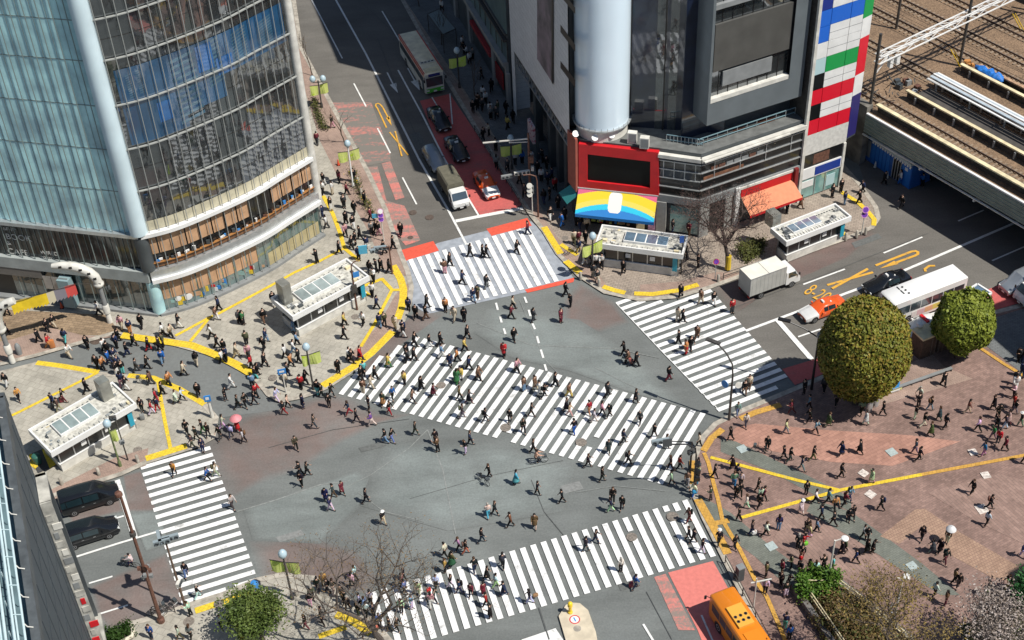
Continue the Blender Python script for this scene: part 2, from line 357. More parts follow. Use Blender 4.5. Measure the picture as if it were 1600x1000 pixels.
def P(*a):                                  # plan points from surveyed pixels
    return [g2(*p) for p in a]
UP = Vector((0, 0, 1))
# ================================================================== GROUND, ROADS, MARKINGS
mb = MB(); mb.poly([(-500, -300), (500, -300), (500, 700), (-500, 700)], 0, M_ASPH); struct(mb, 'ground')
Z1, Z2, Z3, Z4, ZP = 0.004, 0.034, 0.05, 0.09, 0.13
mb = MB()                                                   # carriageway surfaces of other mixes
mb.poly(P((455, -30), (640, -30), (700, 100), (880, 405), (820, 455), (700, 485), (650, 470), (632, 405), (600, 330), (545, 215), (470, 75)), Z1, M_ASPH2)
mb.poly(P((1112, 452), (1370, 350), (1340, 250), (1310, 200), (1800, 250), (1800, 440), (1300, 560), (1240, 600), (1165, 515)), Z1, M_ASPH2)
zz = 0.006
def wash(px, m, k=0.72):
    global zz
    zz += 0.002; mb.fade(P(*px), zz, m, k)
wash([(300, 700), (350, 655), (440, 632), (520, 612), (560, 622), (600, 645), (655, 645), (600, 660), (540, 690), (470, 735), (400, 760), (345, 790)], M_PURP)
wash([(655, 478), (700, 488), (640, 530), (565, 590), (545, 600), (625, 510)], M_PURP)
wash([(905, 440), (960, 470), (985, 505), (940, 520), (880, 515), (880, 470)], M_PURP)
wash([(1112, 452), (1360, 352), (1372, 362), (1330, 400), (1190, 462), (1150, 490)], M_PURPW, 0.85)
wash([(385, 845), (470, 835), (560, 860), (600, 905), (580, 930), (440, 910), (405, 905)], M_PURP)
wash([(192, 742), (220, 735), (246, 800), (200, 800)], M_PURP, .85); wash([(95, 760), (186, 752), (194, 800), (110, 818)], M_PURP, .85)
wash([(140, 915), (262, 862), (300, 940), (250, 970), (170, 990), (150, 960)], M_PURP, .85)
wash([(380, 795), (560, 735), (600, 760), (500, 850), (395, 845)], M_ASPH3, .85)
wash([(760, 480), (905, 500), (1000, 560), (1080, 640), (990, 615), (890, 580), (800, 560), (740, 520)], M_ASPH3)
wash([(204, 803), (247, 797), (265, 850), (228, 862)], M_ASPH3, .85)
wash([(600, 690), (760, 690), (900, 730), (880, 800), (700, 830), (560, 790)], M_ASPH3)
mb.poly(P((-60, 545), (56, 560), (150, 533), (178, 527), (260, 536), (335, 556), (398, 590), (425, 608), (440, 640), (330, 655), (322, 630), (240, 590), (150, 582), (57, 567), (-60, 600)), .03, M_GREYP)
struct(mb, 'road')
mb = MB(); SN = [0]; M_SEAM = mat('road_seam', (.225, .235, .225), .9, noise=.2, scale=3); M_SEAMD = mat('tar_seam', (.075, .08, .078), .7, noise=.2, scale=3)
def seam(px, w, m): SN[0] += 1; mb.strip(P(*px), w, .045 + SN[0] * .0012, m)
for q, w, m in (([(668, 672), (692, 735), (712, 835)], .09, M_SEAM), ([(540, 762), (580, 742), (640, 700), (668, 672)], .06, M_SEAM), ([(370, 800), (430, 782), (500, 758), (545, 752)], .1, M_SEAM), ([(830, 750), (850, 800), (900, 860)], .07, M_SEAMD), ([(640, 780), (760, 745), (880, 720)], .05, M_SEAMD), ([(812, 470), (850, 560), (905, 620)], .06, M_SEAM), ([(930, 575), (980, 600), (1070, 640)], .06, M_SEAM), ([(745, 505), (830, 540), (960, 545), (1030, 560)], .07, M_SEAM), ([(420, 700), (520, 672), (640, 655)], .05, M_SEAMD), ([(842, 950), (858, 1000)], .12, M_SEAMD), ([(1010, 925), (1050, 1000)], .06, M_SEAMD), ([(700, 128), (560, 0)], .05, M_SEAMD), ([(590, 60), (640, 190), (700, 320)], .06, M_SEAMD), ([(1150, 480), (1300, 425), (1450, 365)], .05, M_SEAMD), ([(560, 770), (600, 800), (660, 815)], .06, M_SEAM), ([(900, 770), (960, 760), (1040, 768)], .06, M_SEAM)): seam(q, w, m)
M_REP = mat('road_repair', (.115, .12, .115), .9, noise=.15, scale=4); M_REP2 = mat('pale_road_repair', (.20, .205, .198), .9, noise=.15, scale=4)
for k, (q, m) in enumerate((([(745, 655), (775, 662), (768, 678), (740, 671)], M_REP), ([(430, 840), (470, 828), (476, 836), (437, 848)], M_REP2), ([(875, 760), (905, 752), (912, 764), (882, 772)], M_REP2), ([(560, 700), (600, 690), (604, 697), (565, 707)], M_REP), ([(960, 900), (990, 892), (1000, 915), (970, 924)], M_REP), ([(640, 210), (655, 206), (668, 232), (652, 236)], M_REP), ([(1330, 380), (1372, 365), (1378, 372), (1336, 388)], M_REP))): mb.poly(P(*q), .04 + k * .0006, m)
struct(mb, 'road_seams')
# --- pavements: raised slabs with kerbs
NWK = [(455, -30), (470, 75), (545, 215), (575, 270), (603, 330), (625, 395), (637, 425), (643, 450), (640, 475), (630, 502), (612, 525), (580, 557), (545, 585), (512, 606), (495, 614), (470, 622), (440, 628), (420, 618), (398, 590), (335, 556), (260, 536), (178, 522), (150, 530), (56, 557), (-80, 590)]
def pavement(px, extra, m, top, name, kerb=True, z=ZP):
    k = P(*px); mb = MB(); mb.prism(k + extra, -0.05, z, M_KERB, m)
    struct(mb, name)
    if kerb:
        mb = MB(); mb.strip(k, 0.5, z + 0.0265, M_KERB); struct(mb, 'kerb')
pavement(NWK, [(-70, 130), (-50, 200)], M_PAVNW, None, 'pavement')
SWK = [(-80, 605), (57, 570), (150, 585), (240, 594), (320, 634), (338, 655), (333, 685), (312, 697), (228, 724), (190, 742), (70, 780), (-60, 830)]
pavement(SWK, [], M_PAVNW, None, 'pavement')
NEK = [(612, -30), (690, 112), (760, 228), (832, 340), (850, 362), (872, 398), (905, 432), (945, 458), (1000, 470), (1060, 465), (1110, 450), (1170, 428), (1250, 400), (1330, 371), (1362, 357), (1372, 342), (1368, 325), (1345, 292), (1312, 255), (1290, 200)]
pavement(NEK, [(30, 180), (-20, 200)], M_PAVNE, None, 'pavement')
SQK = [(1800, 425), (1600, 478), (1545, 492), (1462, 528), (1385, 552), (1300, 585), (1240, 610), (1160, 643), (1118, 664), (1098, 685), (1086, 715), (1079, 745), (1084, 772), (1100, 810), (1130, 870), (1165, 940), (1210, 1030), (1230, 1080)]
pavement(SQK, P((1800, 1080)), M_PAVSQ, None, 'pavement')
SOK = [(120, 1060), (175, 985), (255, 962), (302, 945), (350, 930), (402, 908), (440, 900), (490, 905), (540, 935), (580, 970), (615, 1010), (640, 1060)]
pavement(SOK, P((400, 1200)), M_PAVNW, None, 'pavement')
mb = MB()                                                   # paving of other colours let into the slabs
ZQ = ZP + 0.004
PVN = [0]
def pv(px, m, z=ZQ): PVN[0] += 1; mb.poly([g2(x, y, z) for x, y in px], ZP + .005 + PVN[0] * .001, m)
pv([(-60, 515), (20, 512), (80, 500), (140, 492), (195, 515), (175, 524), (130, 524), (80, 512), (20, 530), (-60, 545)], M_PAVBRN)
pv([(-60, 480), (165, 492), (185, 515), (140, 492), (80, 500), (20, 512), (-60, 515)], M_PAVBRN, ZQ + .002)
pv([(-60, 546), (20, 530), (80, 512), (130, 524), (176, 526), (150, 531), (56, 556), (-60, 587)], M_PAVPK, ZQ + .003)
pv([(462, 0), (471, 75), (545, 216), (602, 330), (623, 395), (636, 432), (600, 420), (575, 360), (540, 300), (500, 220), (470, 120), (458, 60)], M_PAVPK)
pv([(640, 440), (642, 470), (610, 523), (560, 572), (540, 560), (590, 510), (618, 460)], M_PAVPK)
pv([(80, 782), (228, 727), (232, 700), (180, 715), (80, 765)], M_PAVPK)
pv([(700, 130), (845, 355), (905, 430), (960, 462), (940, 435), (870, 370), (790, 250), (715, 130)], M_PAVPK)
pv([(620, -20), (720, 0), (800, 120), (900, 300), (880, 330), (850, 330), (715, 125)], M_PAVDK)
pv([(1000, 468), (1110, 448), (1170, 427), (1120, 425), (1060, 440), (1000, 445)], M_PAVPK)
# square: salmon strip, grey-green bands, tan tiles
pv([(1180, 662), (1290, 672), (1420, 680), (1500, 690), (1395, 728), (1300, 722), (1180, 700), (1130, 690), (1150, 668)], M_PAVPINK)
pv([(1126, 685), (1150, 690), (1260, 742), (1330, 778), (1330, 800), (1270, 772), (1200, 735), (1126, 706)], M_PAVGRN)
pv([(1270, 780), (1330, 800), (1440, 880), (1500, 930), (1470, 930), (1400, 885), (1340, 845), (1260, 800)], M_PAVGRN, ZQ + .002)
pv([(1086, 770), (1140, 800), (1200, 850), (1300, 925), (1250, 935), (1180, 870), (1125, 830), (1090, 790)], M_PAVGRN)
pv([(1445, 795), (1500, 832), (1600, 890), (1600, 910), (1555, 905), (1490, 870), (1440, 822), (1405, 850), (1375, 838), (1430, 796)], M_PAVTAN)
pv([(1450, 770), (1520, 812), (1600, 850), (1700, 870), (1700, 780), (1560, 740)], M_PAVSQB)
pv([(1230, 800), (1262, 800), (1345, 850), (1400, 890), (1380, 930), (1310, 900), (1205, 850)], M_PAVSQB)
pv([(1355, 600), (1455, 552), (1474, 572), (1520, 592), (1370, 635)], M_PAVPK)
pv([(1480, 520), (1540, 540), (1620, 600), (1800, 640), (1800, 440), (1590, 485)], M_PAVDK, ZQ + .001)  # darker grey paints the shade along this edge of the square
struct(mb, 'pavement_inlay')
# --- red and blue-grey road surfacing
mb = MB()
mb.poly(P((632, 408), (684, 380), (760, 361), (830, 346), (862, 375), (897, 437), (822, 457), (668, 491), (645, 478), (640, 440)), Z2, M_BAND)
mb.poly(P((656, 158), (703, 147), (760, 232), (818, 318), (800, 330), (752, 338), (735, 318), (690, 240)), Z2, M_RED)
mb.poly(P((596, 256), (610, 252), (632, 309), (618, 313)), Z2 + .004, M_REDW)
mb.poly(P((560, 262), (590, 260), (604, 314), (632, 322), (657, 376), (634, 384), (612, 360)), Z2 + .006, M_REDW)
mb.poly(P((515, 160), (580, 160), (610, 240), (610, 252), (560, 262), (540, 215)), Z2, M_REDW2)
mb.poly(P((624, 392), (677, 377), (686, 392), (631, 409)), Z2 + .01, M_REDB)
mb.poly(P((760, 358), (824, 341), (831, 353), (768, 369)), Z2 + .01, M_REDB)
mb.poly(P((820, 453), (898, 434), (896, 441), (824, 458)), Z2 + .01, M_REDB)
mb.poly(P((1044, 895), (1114, 877), (1138, 920), (1185, 1000), (1100, 1010), (1090, 985)), Z2, M_PINKRED)
mb.poly(P((1022, 902), (1040, 897), (1086, 985), (1060, 985)), Z2, M_REDW)
mb.poly(P((1222, 577), (1272, 562), (1454, 492), (1542, 453), (1700, 395), (1800, 360), (1800, 415), (1550, 486), (1459, 524), (1385, 547), (1242, 602)), Z2, M_RED)
struct(mb, 'coloured_road_surface')
# --- zebra crossings: stripe edges run through the surveyed ends
def lsq(pts):
    n = len(pts); sk = sum(k for k, _ in pts); skk = sum(k * k for k, _ in pts); out = []
    for a in (0, 1):
        sp = sum(p[a] for _, p in pts); skp = sum(k * p[a] for k, p in pts); b = (n * skp - sk * sp) / (n * skk - sk * sk); out.append(((sp - b * sk) / n, b))
    return lambda k: Vector((out[0][0] + out[0][1] * k, out[1][0] + out[1][1] * k))
def zebra(L, Rr, k0, k1, duty=0.5, cuts={}, off=0.0):
    fl = lsq([(k, g2(*p)) for k, p in L.items()]); fr = lsq([(k, g2(*p)) for k, p in Rr.items()]); mb = MB()
    for k in range(k0, k1 + 1):
        a, b, c, d = fl(k + off), fr(k + off), fr(k + off + duty), fl(k + off + duty)
        for t0, t1 in cuts.get(k, [(0, 1)]):
            mb.poly([a.lerp(b, t0), a.lerp(b, t1), d.lerp(c, t1), d.lerp(c, t0)], Z4, M_ZEB)
    o = struct(mb, 'zebra_crossing'); return o
zebra({0: (219.5, 730.5), 8: (245.8, 816.8), 11: (256.5, 852.8), 17: (279.3, 928.5)}, {0: (328.3, 698.3), 5: (347, 750.8), 12: (375.5, 830.3), 18: (402, 903.8)}, 0, 18, 0.52, {18: [(0, 0.58), (0.70, 1)]})
dc = {k: [(0.0, 1)] for k in range(35)}
dc[0] = [(0, 0.36)]; dc[1] = [(0, 0.62)]; dc[2] = [(0, 0.82)]; dc[10] = [(0, 0.52), (0.6, 1)]; dc[18] = [(0.10, 1)]; dc[26] = [(0, .2), (.34, 1)]
zebra({0: (529.6, 617.4), 10: (667.2, 654.4), 20: (812, 694), 34: (1027.6, 757)}, {3.5: (656, 528), 9.5: (738, 550), 15.5: (820, 571.6), 20.5: (893.4, 591.4), 27.5: (996, 618.6), 34.5: (1102, 648)}, 0, 34, 0.53, dc)
zebra({0: (962, 473.6), 10: (1041, 557), 19: (1118.6, 639.6)}, {3: (1111.6, 455.4), 11: (1165.6, 514.4), 19: (1237, 598)}, 0, 19, 0.52, {0: [(0, 0.16)], 1: [(0, 0.28)], 2: [(0, 0.44)], 19: [(0, 0.8)]})
zebra({-8: (713, 888), 0: (845, 848), 7: (956, 815.6), 14: (1065.6, 784)}, {-11: (691, 995.6), -8: (743, 980), 0: (880, 939), 7: (997, 901), 14: (1110, 875)}, -16, 14, 0.53, {8: [(0, .24), (.38, 1)], 12: [(0, .1), (.28, 1)], 13: [(0, .14), (.3, 1)]})
zebra({0: (638, 407.8), 7: (728.5, 380), 14: (819.5, 357)}, {0: (674.3, 487.7), 7: (771.4, 463.8), 14: (865.9, 441.9)}, 0, 14, 0.54, {-1: [(0, 0)]})
# --- lane lines
mb = MB()
LN = [0]
def line(px, w, m=None, z=Z3): LN[0] += 1; mb.strip(P(*px), w, z + (LN[0] % 13) * .003, m or M_LINE)
line([(712, 346), (760, 336.5), (817, 326)], 0.5); line([(519, -10), (572, 85), (655, 250), (700, 328), (729, 383)], 0.24); line([(622, 110), (660, 180), (695, 250), (749, 339)], 0.2)
for a in ([(553, 131), (572, 167)], [(590, 201), (610, 240)], [(629, 278), (651, 320)], [(487, 0), (535, 92)], [(597, 18), (636, 84)], [(605, 114), (614, 132)], [(637, 107), (648, 127)]): line(a, 0.17)
line([(703, 147), (707, 195)], 0.14); line([(675, 153), (683, 166)], 0.14)
for tip, base, l, r in (((622, 146), (614, 131), (609, 133), (619, 130)), ((656, 142), (648, 126), (642, 128), (654, 124))): mb.poly(P(tip, l, r), Z3, M_LINE)
line([(1165, 517.5), (1215, 499), (1312, 462.5), (1372, 440), (1407, 425.5), (1592, 346), (1700, 300)], 0.3)
for a in ([(1255, 445), (1320, 421)], [(1380.5, 396), (1441, 371)], [(1550, 408), (1610, 382)], [(1497, 346), (1537, 329)], [(1247, 527), (1282, 515)]): line(a, 0.18)
line([(1214, 500), (1268, 562)], 0.5); line([(1416, 504), (1454, 491.5)], 0.2)
line([(1005, 976), (1022, 1004)], 0.18); line([(1096, 962), (1114, 1003)], 0.15)
line([(183, 751), (211, 842)], 0.5); line([(119, 871), (185, 850), (252, 830)], 0.2); line([(174, 813), (194, 807)], 0.18)
for a in ([(139, 912), (176, 901)], [(155, 960), (200, 946)], [(155, 966), (164, 995)]): line(a, 0.16)
for a in ([(832, 506), (836, 515)], [(839, 526), (842, 537)], [(845, 547), (849, 560)], [(851, 570), (854, 580)], [(775, 474), (778, 485)], [(819.5, 464.6), (823, 474)], [(826, 485), (829, 495)], [(781, 495), (784, 505)], [(787, 514), (790, 523)]): line(a, 0.2)
line([(1122, 640), (1041, 557), (962, 474)], 0.08)
mb.poly(P((815, 1000), (868, 982), (880, 1000), (880, 1010), (815, 1010)), Z3, M_LINE)
struct(mb, 'lane_markings')
mb = MB(); Y = M_YLINE                                      # ochre no-U-turn marks and hours
line([(604, 200), (590, 170), (587, 166), (587.5, 163), (591, 162), (594, 163.5), (598, 168), (608, 187)], 0.17, Y); mb.poly(P((612, 197), (603, 185), (609, 182)), Z3, Y)
line([(609, 207), (638, 243)], 0.17, Y); line([(617.5, 206), (628, 245)], 0.17, Y, Z4)
line([(1292.5, 446), (1364, 426)], 0.28, Y); line([(1300, 452), (1356, 421)], 0.28, Y, Z4)
line([(1368, 415.5), (1424, 393.8), (1430, 392.8), (1434, 394.5), (1434, 397.5), (1430, 400), (1400, 411)], 0.28, Y); mb.poly(P((1375, 420), (1397, 408), (1404, 413)), Z3, Y)
line([(1461, 416), (1452, 416), (1445, 421), (1446, 425)], 0.25, Y)
rm = struct(mb, 'road_symbols')
X_ = (g(1291, 466) - g(1259, 449.5)).normalized(); Y_ = UP.cross(X_).normalized()
tx = text('8-20', 2.6, Y, (g(1254, 457, Z4), X_ * 0.5, Y_), 'road_lettering', None, 0.001); tx['kind'] = 'structure'
# --- tactile paving
mb = MB()
TN = [0]
def tac(px, w, m=M_TACT, z=0): TN[0] += 1; mb.strip([g2(x, y, ZP) for x, y in px], w, ZP + .03 + TN[0] * .0008, m)
tac([(614, 415), (626, 436), (630.5, 452), (630, 466), (627, 482), (621, 499)], 0.75); tac([(614, 518), (580, 552), (554, 572), (504, 603)], 0.8)
tac([(505, 306), (520, 334), (532, 366), (538, 388)], 0.42); tac([(538, 388), (500, 408), (460, 426), (428, 444), (344, 489), (326, 497), (274, 525)], 0.34, z=ZP + 0.013); tac([(328, 496), (297, 534)], 0.34); tac([(538, 388), (562, 408)], 0.4, z=ZP + .015)
tac([(561, 450), (597, 436)], 0.4); tac([(561, 450), (576, 462)], 0.5, z=ZP + .014); tac([(596, 435), (613, 453.5), (629, 453)], 0.38, z=ZP + .013); tac([(612.5, 453.5), (585.5, 506), (564, 542)], 0.34, z=ZP + .014)
tac([(190, 524), (260, 534), (300, 540), (336, 554), (370, 570), (396, 586)], 0.85)
tac([(57, 567), (96, 572), (154, 582)], 0.6); tac([(200, 587), (240, 591), (280, 608), (320, 632)], 0.6); tac([(154, 582), (100, 609), (24, 647), (-30, 670)], 0.32, z=ZP + .014); tac([(247, 596), (252, 626), (258, 660), (267, 703)], 0.34, z=ZP + .014); tac([(228, 717), (292, 697)], 0.7)
tac([(305, 955), (342, 943), (385, 931), (402, 926)], 0.62); tac([(356, 942), (369, 970), (380, 1002)], 0.34, z=ZP + .014); tac([(498, 995), (541, 980)], 0.5); tac([(525, 960), (548, 968), (580, 990)], 0.7, z=ZP + .014)
tac([(850, 355), (876, 397)], 0.7); tac([(884, 408), (906, 427)], 0.7); tac([(876, 382), (902, 399)], 0.5, z=ZP + .014); tac([(942, 448), (960, 454), (977, 458)], 0.6); tac([(991, 459), (1020, 460), (1060, 454), (1091, 445)], 0.6)
tac([(1314, 300), (1340, 316), (1355, 330), (1366, 343), (1365, 353)], 0.5); tac([(1305, 353), (1321, 367)], 0.4)
tac([(1110, 715), (1246, 751), (1314, 767)], 0.34); tac([(1159, 809), (1314, 766), (1440, 742)], 0.34, z=ZP + .014); tac([(30, 712), (62, 735)], 0.3)
tac([(1440, 742), (1600, 712), (1680, 698)], 0.34, M_TACTO, ZP + .013)
tac([(1099, 705), (1112, 685), (1129, 671)], 0.6, M_TACTO); tac([(1157, 655), (1180, 645), (1220, 633)], 0.6, M_TACTO); tac([(1100, 708), (1107, 724), (1114, 752), (1122, 781), (1129, 814)], 0.34, M_TACTO, ZP + .014)
tac([(1090, 780), (1114, 822), (1132, 856), (1137, 866)], 0.7, M_TACTO); tac([(1082, 720), (1081, 757)], 0.5, M_TACTO, ZP + .016); tac([(1118, 818), (1139, 814)], 0.5, M_TACTO, ZP + .016); tac([(1129, 814), (1156, 859), (1179, 905), (1198, 933), (1221, 986), (1230, 1010)], 0.34, M_TACTO, ZP + .015)
tac([(1525, 540), (1570, 570), (1640, 612)], 0.34, M_TACTO)
struct(mb, 'tactile_paving')
# --- manhole covers and square plates
GM = 'manhole covers in the road and pavement'
M_MAN2 = mat('worn_manhole', (.19, .165, .14), .7, noise=.3, scale=7)
def disc(px, py, r, z, label, m=M_MAN):
    if z > Z3: m = M_MAN2; r *= .82
    mb = MB(); c = g(px, py, z); mb.lathe((c.x, c.y, z - 0.02), [(r, 0), (r, 0.03), (r * 0.9, 0.034), (r * 0.86, 0.026), (0.02, 0.027)], m, 20)
    return tag(mb.build('manhole_cover'), label, 'manhole cover', GM)
for a in ((645, 332, .42, .05, 'iron manhole cover beside the worn red lane, further from the zebra'), (671, 339.5, .45, .05, 'dark iron manhole cover on the carriageway near the stop line'), (641, 371, .3, .05, 'small iron cover at the end of the worn red strip'),
          (689, 602, .55, Z4 + .004, 'round iron cover between stripes near the glass building end of the diagonal zebra'), (790, 668, .6, Z4 + .004, 'iron cover in broken stripes along the lower edge of the diagonal zebra'), (908, 691, .6, Z4 + .004, 'round iron cover interrupting stripes towards the square end of the diagonal zebra'),
          (1051, 807, .62, Z4 + .004, 'brown iron cover at the square end of the lower zebra'), (987, 839, .55, Z4 + .004, 'iron cover in the middle of the lower zebra'), (555, 495, .5, ZP, 'brown iron cover on paving beside the white station entrance'),
          (426, 590, .5, ZP + .07, 'brown iron cover beside the blue square sign post'), (342, 943, .5, ZP + .07, 'brown iron cover set in the yellow tactile strip by the small green tree'), (295, 971, .55, ZP, 'iron cover on the pavement below the tall rust pole'),
          (982, 456, .5, ZP, 'brown iron cover between the two halves of the curved yellow strip'), (883, 372, .45, ZP, 'brown iron cover near the rainbow shop corner'), (215, 703, .5, ZP, 'iron cover on paving between zebra and the van side station entrance'), (150, 532, .6, .035, 'large worn iron cover on the shopping street by the arch'),
          (578, 374, .62, ZP, 'ringed iron cover on pink paving by the no parking signs'), (882, 401, .62, ZP, 'ringed iron cover between two yellow tactile blocks')): disc(*a)
M_PLATE = mat('pale_plate', (0.36, 0.42, 0.41), 0.5, noise=0.12, scale=4); M_PLW = mat('white_floor_poster', (0.58, 0.52, 0.47), 0.5, noise=0.35, scale=5)
for px, py, s, r, mm, lb in ((1160, 702, .8, 25, M_PLATE, 'pale square plate set in the grey paving at the crossing corner'), (1205, 854, .8, 25, M_PLATE, 'pale square plate on the grey band below the yellow guide line'), (1393, 707, .8, 25, M_PLATE, 'pale square plate on the salmon paving'), (1425, 885, .75, 25, M_PLATE, 'pale square plate on the grey band above the brown tree'),
      (1349, 740, .7, 40, M_PLW, 'pinkish floor notice on bricks above the yellow line'), (1360, 773, .75, 40, M_PLW, 'white and pink floor notice just below the yellow line'), (1540, 743, .7, 10, M_PLW, 'white floor notice on the empty part of the square'), (1534, 796, .9, 15, M_PLW, 'white sheet on the bricks at a walking person\'s feet'), (1520, 707, .7, 10, M_PLW, 'crumpled white notice on the bricks above the ochre line')):
    mb = MB(); c = g(px, py, ZP); mb.box((c.x, c.y, ZP + .05), (s, s, .05), mm, R_(r)); tag(mb.build('floor_plate'), lb, 'floor plate', 'plates and notices on the square')
# --- traffic island
isl = thing('traffic_island', 'cream traffic island with a yellow beacon at the lower zebra', 'traffic island', g(905, 985))
mb = MB(); mb.prism(P((873, 965), (884, 948), (893, 944), (906, 945), (919, 956), (931, 990), (938, 1030), (892, 1030)), 0, 0.22, mat('island_concrete', (0.55, 0.48, 0.36), 0.8, noise=0.12, scale=1.5)); mb.build('kerb_block', isl)
mb = MB(); c = g(898, 968, .22); mb.lathe((c.x, c.y, .222), [(.42, 0), (.42, .006), (.01, .007)], mat('sign_red', (0.55, 0.03, 0.04), 0.5), 20); mb.lathe((c.x, c.y, .226), [(.33, 0), (.33, .006), (.01, .007)], M_WHITE, 20); mb.box((c.x, c.y, .236), (.1, .4, .006), M_BLUEP, R_(20)); mb.build('painted_disc', isl)
mb = MB(); c = g(902, 982, .22); mb.lathe((c.x, c.y, .222), [(.3, 0), (.3, .006), (.01, .007)], M_KERB, 16); mb.build('cover_plate', isl)
bc = thing('beacon_post', 'yellow warning beacon post on the tip of the cream island', 'beacon', g(891, 957, .22))
mb = MB(); c = g(891, 957, .22); mb.lathe(c, [(.2, 0), (.2, .12), (.13, .2), (.13, .75), (.2, .8), (.2, .9)], M_YEL, 14); mb.build('post', bc, 'auto')
mb = MB(); mb.lathe(c, [(.16, .9), (.2, 1.0), (.19, 1.15), (.1, 1.25), (.01, 1.27)], mat('beacon_lens', (0.8, 0.55, 0.02), 0.3), 14); mb.build('lens', bc, 'auto')
# ================================================================== BUILDINGS
def fq(mb, F, px, m, out=0.0, flat=True):   # polygon surveyed on a facade, set 'out' metres proud of it
    mb.face([F.pt(*F.uv(x, y), out) for x, y in px], m); return mb
def fslab(mb, F, u0, u1, z0, z1, t, m, out=0.0):   # box on a facade, t thick, its back at 'out'
    c = F.pt((u0 + u1) / 2, (z0 + z1) / 2, out + t / 2); mb.box(c, (u1 - u0, t, z1 - z0), m, ax=(F.d, F.n, UP)); return mb
def catmull(pts, n):
    out = []
    for i in range(len(pts) - 1):
        p0 = Vector(pts[max(i - 1, 0)]); p1 = Vector(pts[i]); p2 = Vector(pts[i + 1]); p3 = Vector(pts[min(i + 2, len(pts) - 1)])
        for k in range(n):
            t = k / n; out.append(0.5 * ((2 * p1) + (p2 - p0) * t + (2 * p0 - 5 * p1 + 4 * p2 - p3) * t * t + (3 * p1 - p0 - 3 * p2 + p3) * t ** 3))
    out.append(Vector(pts[-1])); return out
# ------------------------------------------------------------------ curved glass building
K = (-34.4, 107.2); TOPZ = 46.0
gb = thing('glass_building', 'tall glass building with a curved dark front and pale blue side on the corner', 'building', (K[0], K[1], 0))
cur = catmull([(-34.4, 107.2, 0), (-30.75, 108.65, 0), (-24.95, 112.8, 0), (-22.0, 115.85, 0), (-19.3, 118.65, 0)], 10)
tot = [0.0]
for i in range(1, len(cur)): tot.append(tot[-1] + (cur[i] - cur[i - 1]).length)
def arc(u):                                  # u in metres along the curved front
    u = max(0, min(tot[-1], u))
    for i in range(1, len(cur)):
        if u <= tot[i] + 1e-6:
            f = (u - tot[i - 1]) / (tot[i] - tot[i - 1]); d = (cur[i] - cur[i - 1]).normalized(); return cur[i - 1].lerp(cur[i], f), Vector((d.y, -d.x, 0))
NP = 21; AL = tot[-1]
def apt(u, z, out=0.0): p, n = arc(u); return p + n * out + Vector((0, 0, z))
FL = Facade((-66.0, 115.15), K)              # flat side, left to right
FLOORS = [11.15, 14.7, 19.3, 23.9, 28.4, 32.3, 36.6, 41.2, TOPZ]
core = MB(); ring = [(p.x - 0.25 * arc(t)[1].x, p.y - 0.25 * arc(t)[1].y) for p, t in zip(cur, tot)]
back = [(-19.3, 119.2), (-27, 140), (-70, 150), (-66.2, 115.6)]
core.prism([(-34.5, 107.55)] + ring[1:] + back, 0.35, TOPZ, M_DKGREY, M_GREY); core.build('core_wall', gb)
def curved(mb, z0, z1, m, out, u0=0.0, u1=None, n=42, t=0.0):
    u1 = AL if u1 is None else u1
    for i in range(n):
        a = u0 + (u1 - u0) * i / n; b = u0 + (u1 - u0) * (i + 1) / n
        mb.face([apt(a, z0, out), apt(b, z0, out), apt(b, z1, out), apt(a, z1, out)], m)
        if t:
            mb.face([apt(a, z1, out), apt(b, z1, out), apt(b, z1, out - t), apt(a, z1, out - t)], m)
            mb.face([apt(a, z0, out - t), apt(b, z0, out - t), apt(b, z0, out), apt(a, z0, out)], m)
mb = MB()
for i in range(NP):
    a, b = AL * i / NP, AL * (i + 1) / NP
    for z0, z1 in zip(FLOORS, FLOORS[1:]):
        j = [random.uniform(-.012, .012) for _ in range(4)]
        mb.face([apt(a, z0, j[0]), apt(b, z0, j[1]), apt(b, z1, j[2]), apt(a, z1, j[3])], M_GLDK)
    mb.face([apt(a, 0.4), apt(b, 0.4), apt(b, 4.3), apt(a, 4.3)], M_GLGRN)
    mb.face([apt(a, 5.6, -.1), apt(b, 5.6, -.1), apt(b, 9.6, -.1), apt(a, 9.6, -.1)], M_GLBLK)
mb.build('curved_glass_front', gb)
mb = MB(); curved(mb, 19.55, 27.2, M_GLSCR, 0.05, 1.35, AL * .36); curved(mb, 23.2, 27.2, M_GLSCR, .051, AL * .36, AL * .97); curved(mb, 21.0, 23.2, M_GLSCR, .051, AL * .36, AL * .58)
pass;                                      # paler slanted stripes on the screen
for u0, u1, z0, z1 in ((6.2, 8.6, 20.0, 26.8), (9.6, 11.2, 22.5, 27), (12.5, 14.2, 23.4, 26.8), (2.2, 3.6, 24.2, 26.6), (15.6, 17.2, 23.5, 26.5)):
    k = 11
    for q in range(k):
        za = z0 + (z1 - z0) * q / k; mb.face([apt(u0, za, .07), apt(u1, za + .3, .07), apt(u1, za + .3 + (z1 - z0) / k * .5, .07), apt(u0, za + (z1 - z0) / k * .5, .07)], glassy('screen_stripe', (0.045, 0.115, 0.17), 0.14))
for u0, u1, z0, z1 in ((4.3, 5.6, 21, 23), (8.8, 10.4, 24.3, 26.9), (10.6, 12.3, 23.3, 25)): mb.face([apt(u0, z0, .075), apt(u1, z0, .075), apt(u1, z1, .075), apt(u0, z1, .075)], glassy('screen_bright_blue', (0.008, 0.10, 0.30), 0.14))
mb.build('video_screen', gb)
mb = MB()
for i in range(NP + 1): mb.bar(apt(AL * i / NP, 0.4, .3), apt(AL * i / NP, TOPZ, .3), 0.06, mat('grey_mullion', (.34, .35, .33), .5, .1))
for z in FLOORS[1:-1]: curved(mb, z - .045, z + .045, MATS['grey_mullion'], .3, t=.2)
